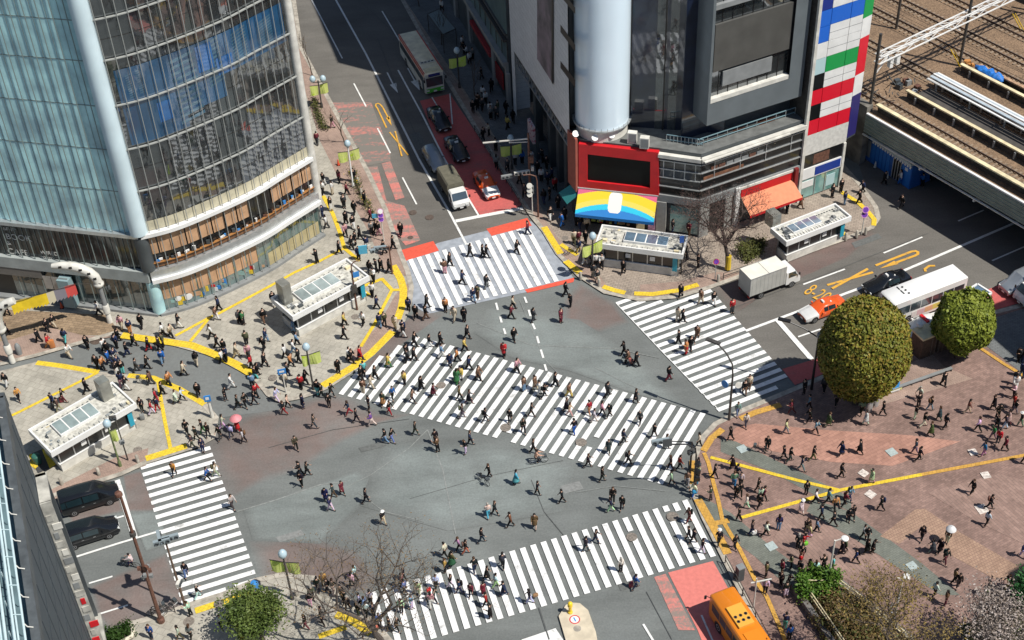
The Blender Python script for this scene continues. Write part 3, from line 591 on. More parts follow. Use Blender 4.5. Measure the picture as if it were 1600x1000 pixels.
for z in (12.9, 17.0, 21.6, 26.1, 30.3): curved(mb, z - .02, z + .02, M_DKSTEEL, .03)
mb.build('mullion_grid', gb)
mb = MB(); curved(mb, 4.3, 4.75, M_WHITE, .75, t=.8); curved(mb, 4.75, 5.6, M_STEEL, .45, t=.5); mb.build('white_ledge', gb); mb = MB(); curved(mb, 9.6, 10.0, M_WHITE, .55, t=.6); mb.build('white_ledge', gb)
mb = MB(); curved(mb, 10.05, 11.15, mat('cream_blind', (0.5, 0.46, 0.33), 0.7, noise=0.15, scale=1), .02); mb.build('cream_blind', gb)
mb = MB()
for k in range(7):
    for h in range(2):
        a = AL * (k * 3 + h * 1.5 + .08) / NP; b = AL * (k * 3 + h * 1.5 + 1.42) / NP
        if k not in (4,): mb = MB(); mb.face([apt(a, 7.3, .03), apt(b, 7.3, .03), apt(b, 9.5, .03), apt(a, 9.5, .03)], M_ORANGE); mb.build('orange_blind', gb)
        if k < 4: mb = MB(); mb.face([apt(a, 1.7, .03), apt(b, 1.7, .03), apt(b, 4.2, .03), apt(a, 4.2, .03)], M_ORANGE); mb.build('orange_blind', gb)
mb = MB(); curved(mb, 5.7, 6.3, mat('timber_counter', (0.16, 0.07, 0.025), 0.5, noise=.3, scale=3), .04); curved(mb, 6.3, 6.36, mat('timber_edge', (0.35, 0.16, 0.05), 0.5), .25, t=.3)
for k in range(46):                           # cups, bags and shoulders at the window counter
    u = random.uniform(.4, AL - .5); p = apt(u, 6.5 + random.uniform(-.05, .2), .08); mb.box(p, (random.uniform(.15, .4), .12, random.uniform(.15, .5)), random.choice((M_WHITE, M_BLACK, M_BLACK, M_DKGREY, M_RUST, M_BLUEP)), random.random())
mb.build('counter', gb)
mb = MB(); curved(mb, 0.0, 0.42, M_GREY, .6, t=.7); fslab(mb, FL, 9.0, FL.L, 0, .42, .6, M_GREY); mb.build('plinth', gb)
mb = MB()                                     # display in the shop window
for k in range(26):
    u = random.uniform(1.2, AL * .62); z = random.uniform(.7, 1.5); mb.box(apt(u, z, .03), (random.uniform(.2, .7), .04, random.uniform(.2, .7)), random.choice((M_WHITE, M_REDP, M_TACT, M_GREY, M_BLUEP, M_ORANGE, M_GLTEAL)), random.random() * .3)
for u, z, r in ((3.0, 1.25, .38), (2.0, 1.4, .3)): p = apt(u, z, .06); mb.lathe(p, [(r, 0), (r, .03), (.01, .04)], M_WHITE, 18, axis=arc(u)[1])
mb.build('window_display', gb)
wn = MB(); curved(wn, .45, 2.0, mat('tan_window_panel', (0.42, 0.36, 0.2), 0.6, noise=.1, scale=1), .035, AL * .63, AL * .985, 16); wn.build('window_panel', gb)
cc = thing_c = MB(); cc.lathe((-34.45, 107.35, 0), [(.62, .3), (.66, 1.2), (.62, 4.2)], M_GLFRIT, 20); cc.lathe((-34.45, 107.35, 0), [(.86, 10), (.86, TOPZ)], mat('pale_column', (0.56, 0.68, 0.72), 0.35, noise=0.08, scale=.3), 24)
cc.lathe((-34.45, 107.35, 0), [(.7, 5.6), (.7, 9.6)], M_DKGREY, 16); cc.build('corner_column', gb, 'auto')
ec = MB(); ec.lathe((-19.15, 118.75, 0), [(.42, 4.3), (.42, TOPZ)], M_OFFW, 16); ec.build('edge_column', gb, 'auto')
# flat pale side
mb = MB(); NF = 25
for i in range(NF):
    a, b = FL.L * i / NF, FL.L * (i + 1) / NF
    for z0, z1 in zip([10.0] + FLOORS[1:], FLOORS[1:]):
        j = [random.uniform(-.01, .01) for _ in range(4)]
        mb.face([FL.pt(a, z0, j[0]), FL.pt(b, z0, j[1]), FL.pt(b, z1, j[2]), FL.pt(a, z1, j[3])], M_GLFRIT)
mb.build('fritted_glass_side', gb)
mb = MB(); fslab(mb, FL, 0, FL.L, 5.6, 9.6, .02, M_GLBLK, -.02); fslab(mb, FL, FL.L - 15.2, FL.L, .4, 4.3, .02, glassy('green_black_glass', (.03, .05, .05), .16, .05), -.04); fslab(mb, FL, 0, FL.L - 15.2, .02, 3.4, .02, M_BLACK, -.02); mb.build('glass_and_recess_shade', gb)  # black ground-floor slab stands in for the shade of the open entrance recess
mb = MB()
for i in range(NF + 1):
    u = FL.L * i / NF; mb.bar(FL.pt(u, .4 if u > FL.L - 15.3 else 3.4, .28), FL.pt(u, TOPZ, .12), .07, mat('side_mullion', (0.22, 0.27, 0.26), .5, .2))
    if i < NF: u += FL.L / NF / 2; mb.bar(FL.pt(u, 5.5, .06), FL.pt(u, TOPZ, .06), .035, MATS['side_mullion'])
for z in FLOORS[1:-1]: fslab(mb, FL, 0, FL.L, z - .04, z + .04, .03, MATS['side_mullion'])
mb.build('side_mullion_grid', gb)
mb = MB(); fslab(mb, FL, 0, FL.L, 4.3, 5.6, .5, mat('grey_spandrel', (0.33, 0.36, 0.35), .5, noise=.12, scale=.8)); fslab(mb, FL, 0, FL.L, 9.6, 10.0, .5, M_STEEL); fslab(mb, FL, 0, FL.L - 11.5, 3.3, 4.3, .45, mat('brown_grey_fascia', (.16, .15, .135), .6, noise=.1, scale=1)); mb.build('spandrel_band', gb)
M_SIGNW = mat('sign_lettering', (0.62, 0.62, 0.58), 0.6)
for s_, px, py, sz in (('6F-7F', 5, 357, .6), ('BOOK', 9, 369, .95), ('&', 11, 379, .7), ('CAFE', 12, 392, .95), ('WIRED', 63, 394, .6), ('TOKYO', 64, 402, .4)):
    u, z = FL.uv(px, py); text(s_, sz, M_SIGNW, (FL.pt(u, z - sz * .3, .03), FL.d, UP), 'shop_lettering', gb, .01)
mb = MB(); u, z = FL.uv(92, 425)
for k in range(3): mb.box(FL.pt(u + k * .9 - .9, 3.3, .9), (.8, .08, 1.6), M_STEEL, ax=(FL.d, (FL.n + UP * .5).normalized(), UP))
mb.box(FL.pt(FL.uv(112, 452)[0], 2.2, .7), (1.2, .9, 3.4), mat('kiosk_teal', (.23, .33, .35), .5), ax=(FL.d, FL.n, UP)); mb.build('entrance_panel', gb)
wc = thing('round_column', 'white round column under the curved glass corner by the yellow tactile strip', 'column', (-20.6, 119.3, 0)); cb = g(490, 366)
wc.location = (cb.x, cb.y + .6, 0)
mb = MB(); c0 = (cb.x, cb.y + .6, 0); mb.lathe(c0, [(.78, .1), (.78, 3.2)], M_OFFW, 24); mb.build('shaft', wc, 'auto')
mb = MB(); mb.lathe(c0, [(.78, 3.2), (1.25, 4.3)], M_STEEL, 4); mb.build('capital', wc)
# ------------------------------------------------------------------ department store with red screen
A, B, Cc, E_, F_ = (7.6, 118.5), (15.3, 116.35), (19.35, 114.95), (30.4, 120.05), (35.45, 122.45)
T0, T1 = (6.7, 119.8), (1.45, 140.3)
ds = thing('department_store', 'department store with white round tower, red framed screen and rainbow awning', 'building', (A[0], A[1], 0))
Fr, FBC, FCE, FEF, FT = Facade(A, B), Facade(B, Cc), Facade(Cc, E_), Facade(E_, F_), Facade(T1, T0)
ins = 0.15
mb = MB(); mb.prism([(A[0], A[1] + ins), (B[0], B[1] + ins), (Cc[0] - .05, Cc[1] + ins), (E_[0] - .1, E_[1] + ins), (E_[0] - 4, E_[1] + 14), (T1[0] + 3, T1[1]), (T0[0] + 3, T0[1] + 3), (A[0] - .7, A[1] + 2)], .1, 10.2, M_DKGREY, mat('roof_felt', (.13, .135, .13), .8, noise=.2, scale=1.5)); mb.build('podium', ds)
mb = MB()
o_ = [(905, 222), (1030, 235.5), (1030, 303), (905, 290)]; i_ = [(919, 238), (1017, 249.5), (1016.5, 291), (918.5, 280)]
ou = [Fr.uv(*p) for p in o_]; iu = [Fr.uv(*p) for p in i_]
for k in range(4):
    a, b, c, d = ou[k], ou[(k + 1) % 4], iu[(k + 1) % 4], iu[k]
    mb.face([Fr.pt(*a, .35), Fr.pt(*b, .35), Fr.pt(*c, .35), Fr.pt(*d, .35)], M_REDP); mb.face([Fr.pt(*d, .35), Fr.pt(*c, .35), Fr.pt(*c, .1), Fr.pt(*d, .1)], M_REDP)
    mb.face([Fr.pt(*a, -.2), Fr.pt(*b, -.2), Fr.pt(*b, .35), Fr.pt(*a, .35)], M_REDP)
mb.build('red_screen_frame', ds)
mb = MB(); mb.face([Fr.pt(*p, .12) for p in iu], mat('switched_off_screen', (.006, .007, .007), .45, spec=.2)); mb.build('screen', ds)
mb = MB(); S0 = Fr.pt(ou[0][0], 0, .3); mb.box((S0.x - .55, S0.y + .9, 7.4), (.25, 2.0, 6.4), mat('brick_red_side', (.3, .085, .06), .6, noise=.1, scale=2), R_(20)); mb.build('red_side_wall', ds)
# rainbow awning: colour bands printed on the cloth
aw = MB(); NU, NV = 130, 48; ua, za = Fr.uv(905, 291); ub, zb = Fr.uv(1028, 304)
RB = [mat('awning_' + n, c, .6) for n, c in (('blue', (.02, .20, .55)), ('cyan', (.02, .52, .72)), ('lemon', (.75, .62, .10)), ('yellow', (.80, .58, .02)), ('pink', (.62, .12, .22)), ('white', (.78, .76, .72)))]
def awp(s, t): zz_ = (za + (zb - za) * s) - 1.9 * t; return Fr.pt(ua + (ub - ua) * s, zz_, .3 + 1.9 * t)
for i in range(NU):
    for j in range(NV):
        s, t = (i + .5) / NU, (j + .5) / NV; y = 1 - t; x = (s - .5) * 1.9
        r = y + .55 * x * x if True else 0
        k = 0 if y < .30 - .32 * x * x else 1 if y < .52 - .40 * x * x else 2 if y < .72 - .38 * x * x else 3 if y < 1.02 - .30 * x * x else 4
        if ((s - .485) / .085) ** 4 + ((y - .58) / .40) ** 4 < 1: k = 5
        s0, s1, t0, t1 = i / NU, (i + 1) / NU, j / NV, (j + 1) / NV
        aw.face([awp(s0, t1), awp(s1, t1), awp(s1, t0), awp(s0, t0)], RB[k])
aw.face([awp(0, 1) - UP * .35, awp(1, 1) - UP * .35, awp(1, 1), awp(0, 1)], RB[0]); aw.bar(awp(-.01, 0) + UP * .08, awp(1.01, 0) + UP * .08, .14, M_WHITE); aw.build('awning', ds)
mb = MB(); fslab(mb, Fr, 0, Fr.L, .15, 3.5, .05, M_BLACK, .02)
for k in range(60):
    u = random.uniform(.3, Fr.L - 1.2); z = random.choice((.6, 1.0, 1.4, 1.8, 2.2)) + random.uniform(-.1, .1); c = random.choice((M_YEL, M_WHITE, M_REDP, M_GREY, M_LIME, M_BLUEP, M_RUST, M_ORANGE)); fslab(mb, Fr, u, u + random.uniform(.15, .45), z, z + random.uniform(.15, .35), .25, c, .08)
fslab(mb, Fr, Fr.L - 2.0, Fr.L - 1.2, .2, 2.6, .4, M_CREAM, .1); fslab(mb, Fr, Fr.L - .8, Fr.L - .1, .2, 3.4, .3, mat('pink_poster', (.4, .22, .33), .6, noise=.4, scale=4), .1); mb.build('shop_display', ds)
tl = thing_c = MB()                          # teal side awning
q = g(888, 330); h0 = [g(873, 301, 3.2), g(892, 288, 4.2), g(903, 305, 4.0), g(886, 319, 2.9)]; tl.face(h0, mat('teal_cloth', (.03, .22, .22), .7)); tl.face([p - UP * .04 for p in reversed(h0)], MATS['teal_cloth']); tl.build('side_awning', ds)
# restaurant floors
zB = [Facade.uv(FBC, 1031, y)[1] for y in (238, 249, 262, 275, 289, 302, 309)]
mb = MB(); ln = MB()
for F, e in ((FBC, 0), (FCE, 0)):
    fslab(mb, F, 0, F.L - e, zB[5], zB[0] - .4, .04, M_GLBLK, -.02); fslab(ln, F, -.1, F.L, zB[6] - .3, zB[5], .22, M_GREY, 0)
    for z in zB[1:5]: fslab(ln, F, 0, F.L, z - .05, z + .05, .14, M_STEEL, .0)
    for k in range(4): u = F.L * (k + .5) / 4; fslab(ln, F, u - .04, u + .04, zB[3], zB[1], .1, M_STEEL)
mb.build('restaurant_glass', ds); ln.build('floor_band', ds)
mb = MB()                                     # counters, lamps and seats seen through the upper restaurant window
for k in range(7): u = 1.5 + k * .9; p = FCE.pt(u, zB[2] + .15, .05); mb.box(p, (.75, .06, .5), random.choice((M_RUST, M_GREY, M_GLTEAL, M_RUST)), ax=(FCE.d, FCE.n, UP))
for k in range(9): u = .6 + k * 1.0; p = FCE.pt(u, zB[2] + .6 + random.uniform(-.2, .4), .06); mb.lathe(p, [(.01, -.08), (.09, 0), (.01, .08)], M_CREAM, 8)
fslab(mb, FCE, .3, 5.0, zB[3] + .1, zB[3] + .45, .04, mat('brown_counter', (.2, .09, .05), .5, noise=.3, scale=2), .02); mb.build('restaurant_interior', ds)
mb = MB()
for F in (FBC, FCE):
    fslab(mb, F, -.15 if F is FCE else 0, F.L, zB[0] - .4, zB[0], .5, M_OFFW, -.1); fslab(mb, F, -.1, F.L, zB[0] - .05, zB[0] + .12, .5, M_CREAM, -1.0)
fslab(mb, FCE, -.05, FCE.L * .82, zB[0] - .2, zB[0] - .08, .25, M_OFFW, .45); fslab(mb, FCE, 2, FCE.L * .8, zB[0] + .18, zB[0] + .3, .3, M_CREAM, -.5); mb.build('roof_parapet', ds)
mb = MB()
for F, a0, a1 in ((FCE, .4, FCE.L - .2), (FBC, .4, FBC.L - .2)):
    for k in range(11):
        u = a0 + (a1 - a0) * k / 10; mb.bar(F.pt(u, zB[0], -1.5), F.pt(u, zB[0] + 1.15, -1.5), .06, M_STEEL)
    for z in (.6, 1.15): mb.bar(F.pt(a0, zB[0] + z, -1.5), F.pt(a1, zB[0] + z, -1.5), .07, mat('pale_teal_rail', (.2, .32, .36), .4))
mb.build('roof_railing', ds)
mb = MB(); fslab(mb, FBC, 0, 1.0, .1, zB[6] - .3, .3, mat('grey_tile_wall', (.33, .33, .31), .6, noise=.12, scale=2), 0); fslab(mb, FBC, 1.4, FBC.L, .4, 3.6, .05, M_GLTEAL, 0); fslab(mb, FCE, 0, FCE.L - 4.6, .3, 3.7, .05, M_GLBLK, 0); fslab(mb, FCE, 0, 1.1, .1, zB[6] - .3, .28, MATS['grey_tile_wall']); fslab(mb, FCE, 3.0, 3.8, .1, zB[6] - .3, .28, MATS['grey_tile_wall']); mb.build('shopfront', ds)
# red shop
u0, z0 = FCE.uv(1156, 297); u1, z1 = FCE.uv(1236, 273)
mb = MB(); fslab(mb, FCE, u0, u1, z0 - .9, z0 + .25, .25, M_REDP, .05); fslab(mb, FCE, u0 - .2, u1 + .5, z0 + .25, z0 + .5, .3, M_OFFW, .05); fslab(mb, FCE, u0 - .7, u0 - .2, .1, z0 + .6, .4, M_WHITE, .02); fslab(mb, FCE, u1 + .05, u1 + .45, z0 - 1.8, z0 + .7, .35, mat('maroon_sign', (.2, .02, .02), .5), .3); mb.build('red_shop_sign', ds)
mb = MB(); sal = mat('salmon_awning', (.62, .21, .10), .7, noise=.08, scale=2); a, b, c, d = [FCE.pt(u, z, o) for u, z, o in ((u0, z0 - .75, .3), (u1, z0 - .75, .3), (u1 + .2, z0 - 2.0, 2.0), (u0 + .1, z0 - 2.0, 2.0))]
mb.face([d, c, b, a], sal); mb.face([a - UP * .05, b - UP * .05, c - UP * .05, d - UP * .05], sal); mb.face([d - UP * .3, c - UP * .3, c, d], M_REDP); mb.build('salmon_awning', ds)
mb = MB(); fslab(mb, FCE, u0, u1, .1, 2.4, .06, M_DKGREY, .02); fslab(mb, FCE, u1 - 1.3, u1 + .3, .15, 2.2, .3, M_WHITE, .1); mb.build('red_shop_front', ds)
# colour panel wing
PAL = {'w': M_WHITE, 'r': mat('red_cladding', (.64, .012, .03), .35), 'b': mat('blue_cladding', (.015, .13, .58), .35), 'n': mat('navy_cladding', (.012, .03, .22), .35), 'g': mat('green_cladding', (.01, .30, .07), .35), 'k': M_GLBLK, 'p': mat('pale_cladding', (.42, .58, .60), .4), 't': mat('white_tile', (.60, .59, .55), .5, noise=.1, scale=3), 'u': mat('violet_cladding', (.025, .02, .13), .4)}
wg = MB(); wg.prism([(E_[0], E_[1] + .1), (F_[0] - .05, F_[1] + .1), (F_[0] - 3.2, F_[1] + 8), (E_[0] - 3.3, E_[1] + 8)], .1, 27, M_DKGREY); wg.build('wing_wall', ds)
rows = ['rrr', 'kww', 'rrr', 'kww', 'pgg', 'www', 'bww', 'bbb', 'nww', 'nbn', 'wgg']
mb = MB(); zz0 = 8.2; RH = 1.76; us = [.25, FEF.L * .30, FEF.L * .72, FEF.L]
for r, s in enumerate(rows):
    for c in range(3): fslab(mb, FEF, us[c] + .03, us[c + 1] - .03, zz0 + r * RH + .03, zz0 + (r + 1) * RH - .03, .08, PAL[s[c]])
    if s[1] == 'w': fslab(mb, FEF, us[1] + .03, us[3] - .03, zz0 + (r + .48) * RH, zz0 + (r + .51) * RH, .085, M_GREY)
fslab(mb, FEF, .25, FEF.L, 5.75, 8.2, .08, PAL['t']); mb.build('colour_cladding', ds)
FS = Facade(F_, (F_[0] - .95 * 3, F_[1] + 3 * 2.1)); mb = MB()
FS.d = Vector((.8, .6, 0)).normalized(); FS.n = Vector((FS.d.y, -FS.d.x, 0))
for k, (ch, h) in enumerate((('u', 5.0), ('w', 2.4), ('r', 4.2), ('w', 2.2), ('g', 2.6), ('p', 3.4), ('b', 2))):
    zb_ = 6.2 + sum((5.0, 2.4, 4.2, 2.2, 2.6, 3.4, 3, 3, 4, 3, 4)[:k]); fslab(mb, FS, 0, 1.35, zb_, zb_ + h, .08, PAL[ch])
fslab(mb, FS, 0, 1.35, 6.0, 6.2, .06, M_DKGREY); e_ = FS.pt(1.35, 0); f_ = FS.pt(0, 0); mb.prism([(e_.x, e_.y), (f_.x, f_.y + .05), (f_.x - 3, f_.y + 7), (e_.x - 3, e_.y + 7)], 6.1, 27, M_GREY, None, True); mb.build('side_cladding', ds)
mb = MB(); fslab(mb, FEF, -.1, .25, .1, 27, .3, M_OFFW); fslab(mb, FEF, FEF.L - .3, FEF.L, .1, 5.7, .2, M_OFFW); mb.build('white_corner_strip', ds)
mb = MB(); fslab(mb, FEF, .25, FEF.L - .3, 4.1, 5.7, .03, M_GLBLK); fslab(mb, FEF, 1.6, 3.6, 4.3, 5.5, .02, M_RUST, .032); fslab(mb, FEF, .25, FEF.L - .3, .3, 2.7, .03, M_GLTEAL); mb.build('shop_window', ds)
mb = MB(); fslab(mb, FEF, .25, FEF.L - .3, 2.75, 4.05, .14, M_WHITE); fslab(mb, FEF, 1.9, FEF.L - .45, 2.9, 3.9, .03, mat('deep_blue_sign', (.01, .04, .26), .4), .142); fslab(mb, FEF, .45, 1.9, 1.6, 2.4, .05, M_WHITE, .035); fslab(mb, FEF, 3.6, 4.7, .8, 2.2, .03, PAL['p'], .035); fslab(mb, FEF, 2.1, 2.15, .3, 2.7, .1, M_STEEL); fslab(mb, FEF, 3.4, 3.46, .3, 2.7, .1, M_STEEL); mb.build('shop_sign', ds)
# round tower
ct = g(944, 222, 10.3); RT = 2.72; tc = Vector((ct.x, ct.y + RT, 0)); tw = MB()
tw.lathe((tc.x, tc.y, 0), [(RT - .12, 10.1), (RT - .12, 11.6)], M_OFFW, 40, cap=False); tw.lathe((tc.x, tc.y, 0), [(RT - .1, 11.6), (RT, 11.62), (RT, 29)], mat('white_tower_panel', (.72, .85, .94), .24, spec=1.0, noise=.02, scale=.3, coat=.5), 56)
tw.build('round_tower', ds, 'auto')
mb = MB(); mb.lathe((tc.x, tc.y, 0), [(RT + .25, 11.5), (RT + .25, 11.62), (RT + .02, 11.62)], M_STEEL, 40, cap=False)
for k in range(30): a = 2 * pi * k / 30; p = Vector((tc.x + cos(a) * (RT + .22), tc.y + sin(a) * (RT + .22), 11.6)); mb.bar(p, p + UP * .35, .03, M_DKSTEEL)
mb.build('tower_ring', ds)
for k, (px, py) in enumerate(((988, 222), (1007, 230))):
    c = g(px, py, 10.3); mb = MB(); mb.box((c.x, c.y, 10.9), (.9, .6, 1.2), M_OFFW, R_(-15)); mb.box((c.x - .02, c.y - .31, 10.95), (.7, .04, .95), M_GREY, R_(-15)); mb.build('air_conditioner', ds)
mb = MB()
for px, py in ((899, 216), (929, 222), (955, 218)): c = g(px, py, 10.3); mb.tube([c, c + UP * .5], .05, M_STEEL, 6); mb.lathe(c + UP * .5, [(.05, 0), (.32, .12), (.34, .16)], M_WHITE, 12, axis=(.2, -.7, .7))
mb.build('dish_lamp', ds)
# tile wall over the pavement
mb = MB(); tile = paving('white_tile_cladding', (.70, .71, .71), (.65, .66, .66), (.36, .37, .37), 1.0, 0, 1.5, .6, .1, .1, .012); t, b = nodes(tile)
cmb = t.nodes.new('ShaderNodeCombineXYZ'); sp = t.nodes.new('ShaderNodeSeparateXYZ'); gp = t.nodes.new('ShaderNodeNewGeometry'); t.links.new(gp.outputs['Position'], sp.inputs[0]); t.links.new(sp.outputs[1], cmb.inputs[0]); t.links.new(sp.outputs[2], cmb.inputs[1])
for n in t.nodes:
    if n.type == 'TEX_BRICK': t.links.new(cmb.outputs[0], n.inputs['Vector'])
ua_, zb0 = FT.uv(806, 85); ub_, zb1 = FT.uv(889, 214)
lo = lambda u: zb0 + (zb1 - zb0) * (u - ua_) / (ub_ - ua_)
mb.face([FT.pt(0, .1), FT.pt(1.3, .1), FT.pt(1.3, lo(1.3)), FT.pt(FT.L, lo(FT.L)), FT.pt(FT.L, 29.5), FT.pt(0, 29.5)], tile); mb.face([FT.pt(0, .1), FT.pt(0, 29.5), FT.pt(0, 29.5, -2), FT.pt(0, .1, -2)], tile)
mb.face([FT.pt(1.3, lo(1.3)), FT.pt(1.3, lo(1.3), -3), FT.pt(FT.L, lo(FT.L), -3), FT.pt(FT.L, lo(FT.L))], M_DKGREY); mb.build('tile_wall', ds)
for q in ([(876, 38), (899, 70), (899, 81), (876, 50)], [(876, 95), (899, 125), (899, 137), (876, 106)], [(876, -18), (899, 12), (899, 22), (876, -6)]): mb = MB(); fq(mb, FT, q, M_BLACK, .02); mb.build('slot_window', ds)
mb = MB(); fq(mb, FT, [(840, -60), (863, -40), (863, 128), (840, 92)], mat('hanging_poster', (.10, .09, .10), .6, col2=(.34, .26, .30), scale=.3, stops=(.35, .6)), .06); fq(mb, FT, [(863, -40), (866, -37), (866, 132), (863, 128)], M_BLACK, .1); mb.build('hanging_poster', ds)
mb = MB()                                     # lattice girder and piers under the tile wall
for k in range(14):
    u = 1.4 + (FT.L - 1.8) * k / 14; v = 1.4 + (FT.L - 1.8) * (k + 1) / 14
    mb.bar(FT.pt(u, lo(u) - .1, -.2), FT.pt((u + v) / 2, lo(u) - 1.5, -.2), .12, M_GREY); mb.bar(FT.pt((u + v) / 2, lo(u) - 1.5, -.2), FT.pt(v, lo(v) - .1, -.2), .12, M_GREY)
mb.bar(FT.pt(1.3, lo(1.3) - 1.55, -.2), FT.pt(FT.L, lo(FT.L) - 1.55, -.2), .2, M_GREY); mb.bar(FT.pt(1.3, lo(1.3) - .05, -.1), FT.pt(FT.L, lo(FT.L) - .05, -.1), .2, M_DKSTEEL); mb.build('lattice_girder', ds)
mb = MB()
for u in (6.2, 11.5, 14.5, 17.2): fslab(mb, FT, u, u + .9, .1, lo(u) - 1.5, .8, M_DKGREY, -1.4)
fslab(mb, FT, 1.3, FT.L, .1, 9, .1, M_BLACK, -3.2); fslab(mb, FT, 2.2, 3.0, 1.0, 5.0, .1, mat('lilac_lightbox', (.25, .25, .5), .5), -2.0); mb.build('pier_and_recess_shade', ds)  # black sheet at the back paints the dark of the recess
# dark upper walls and grey screen box
FD = Facade((tc.x + 1.2, tc.y + .4), (22.0, 118.6)); mb = MB(); fslab(mb, FD, 0, FD.L, 10.2, 27, .1, M_GLBLUE)
for x0, x1 in ((1024, 1039), (1044, 1057)): u0_, _ = FD.uv(x0, 150); u1_, _ = FD.uv(x1, 150); fslab(mb, FD, u0_, u1_, 10.2, 27, .05, M_GLDK, .11)
for u in (0.2, 1.6, 4.9): fslab(mb, FD, u, u + .12, 10.2, 27, .2, M_BLACK, .1)
mb.build('navy_glass_wall', ds)
FX = Facade(FCE.pt(1.0, 0, -.6)[:2], FCE.pt(FCE.L, 0, -.6)[:2])
uL, zL = FX.uv(1104, 197); uR, zR = FX.uv(1252, 150); zbx = (zL + zR) / 2
mb = MB(); grey = mat('grey_box_cladding', (.125, .145, .155), .5, noise=.08, scale=.5)
def fxq(u0, z0, u1, z1, m, out=0): mb.face([FX.pt(u0, z0, out), FX.pt(u1, z0, out), FX.pt(u1, z1, out), FX.pt(u0, z1, out)], m)
ur0, zr0 = FX.uv(1110, 163); ur1, _ = FX.uv(1233, 120)
zbot = lambda u: zL + (zR - zL) * (u - uL) / (uR - uL)
mb.face([FX.pt(uL, zbot(uL)), FX.pt(uR, zbot(uR)), FX.pt(uR, zr0), FX.pt(uL, zr0)], grey); fxq(uL, zr0, ur0, 27, grey); fxq(ur1, zr0, uR, 27, grey)
mb.face([FX.pt(uL, zL), FX.pt(uL, 27), FX.pt(uL, 27, -5), FX.pt(uL, zL, -5)], grey); mb.face([FX.pt(uL, zL, -5), FX.pt(uR, zR, -5), FX.pt(uR, zR), FX.pt(uL, zL)], grey)
mb.face([FX.pt(ur0, zr0), FX.pt(ur0, 27), FX.pt(ur0, 27, -.6), FX.pt(ur0, zr0, -.6)], grey); mb.build('grey_screen_box', ds)
mb = MB(); fslab(mb, FX, ur0, ur1, zr0, 27, .05, M_GLDK, -.6); 
for k in range(9): u = ur0 + (ur1 - ur0) * k / 8; fslab(mb, FX, u - .03, u + .03, zr0, 27, .08, M_BLACK, -.58)
mb.build('recessed_window', ds)
mb = MB(); us0, zs0 = FX.uv(1112, 117); zs1 = FX.uv(1113, 44)[1]; fslab(mb, FX, ur0 + .25, ur1 - .1, zs0, zs1, .25, mat('unlit_screen', (.085, .083, .076), .35, noise=.12, scale=.6), -.5); fslab(mb, FX, ur0 + .25 + 1.2, ur1 - 2.0, zs0 - 1.9, zs0 - .3, .2, M_GREY, -.5); mb.build('unlit_screen', ds)
mb = MB(); fslab(mb, FX, ur0, ur1, zr0, zr0 + .45, .5, M_OFFW, -.55); mb.build('sill_ledge', ds); mb = MB(); zt = FX.uv(1113, 20)[1]; fslab(mb, FX, ur0, ur1, zt, zt + .5, .4, M_GREY, -.55); mb.build('sill_ledge', ds)
mb = MB(); W2 = Facade(FCE.pt(.5, 0, -3.2)[:2], FCE.pt(FCE.L, 0, -3.2)[:2]); fslab(mb, W2, -1, W2.L, 10.2, 27, .1, M_GLBLUE); mb.face([FEF.pt(-.05, 10.2, -3.2), FEF.pt(-.05, 10.2, .0), FEF.pt(-.05, 27, .0), FEF.pt(-.05, 27, -3.2)], M_DKSTEEL)
for k in range(6): fslab(mb, W2, W2.L - 2.2, W2.L, 13 + k * 2.2, 13.1 + k * 2.2, .2, M_GREY, .05)
mb.build('upper_glass_wall', ds)
mb = MB(); c = FCE.pt(FCE.L - 3.4, zB[0], -1.9); mb.box(c + UP * .2, (2.2, .8, .4), M_RUST, ax=(FCE.d, FCE.n, UP)); mb.box(FCE.pt(FCE.L - 6.6, zB[0] + .2, -1.9), (1.4, .5, .4), M_RUST, ax=(FCE.d, FCE.n, UP)); mb.build('roof_planter', ds)
mb = MB(); c = tc + Vector((5, 9, 0)); mb.prism([(tc.x, tc.y + 1), (21.5, 119.2), (29.6, 122.6), (29.0, 134), (3.2, 139.5), (6.9, 121.2)], 10.2, 29.3, M_DKGREY, M_GREY); mb.build('tower_core', ds)
# ------------------------------------------------------------------ long shaded store up the street
sh = thing('long_store', 'long shaded store with green glass upper floor along the upper street', 'building', (1.2, 141.3, 0))
FZ = Facade((-11.2, 186), (1.1, 141.2)); mb = MB(); mb.prism([FZ.pt(0, 0)[:2], FZ.pt(FZ.L, 0)[:2], (22, 147), (10, 192)], .1, 37, M_DKGREY, M_GREY); mb.build('wall', sh)
uu = lambda px, py: FZ.uv(px, py)[0]
zg0 = FZ.uv(797, 101)[1]; zg1 = FZ.uv(797, 72)[1]
mb = MB(); fslab(mb, FZ, 0, FZ.L, zg0, zg1, .06, M_GLGRN); fslab(mb, FZ, 0, FZ.L, zg1 + 1.0, zg1 + 5, .06, M_GLGRN); mb.build('glass_band', sh)
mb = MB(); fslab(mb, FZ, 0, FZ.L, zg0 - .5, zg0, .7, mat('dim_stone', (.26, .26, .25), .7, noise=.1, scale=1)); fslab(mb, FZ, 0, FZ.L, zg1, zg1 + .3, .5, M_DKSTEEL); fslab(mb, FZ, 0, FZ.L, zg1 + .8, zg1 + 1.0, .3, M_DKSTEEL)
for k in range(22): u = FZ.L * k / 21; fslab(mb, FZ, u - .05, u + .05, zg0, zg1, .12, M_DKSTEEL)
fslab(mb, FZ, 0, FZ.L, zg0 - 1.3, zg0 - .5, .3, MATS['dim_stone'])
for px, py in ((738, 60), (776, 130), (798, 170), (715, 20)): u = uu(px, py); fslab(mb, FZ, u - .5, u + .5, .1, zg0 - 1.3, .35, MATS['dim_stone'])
mb.build('ledge', sh)
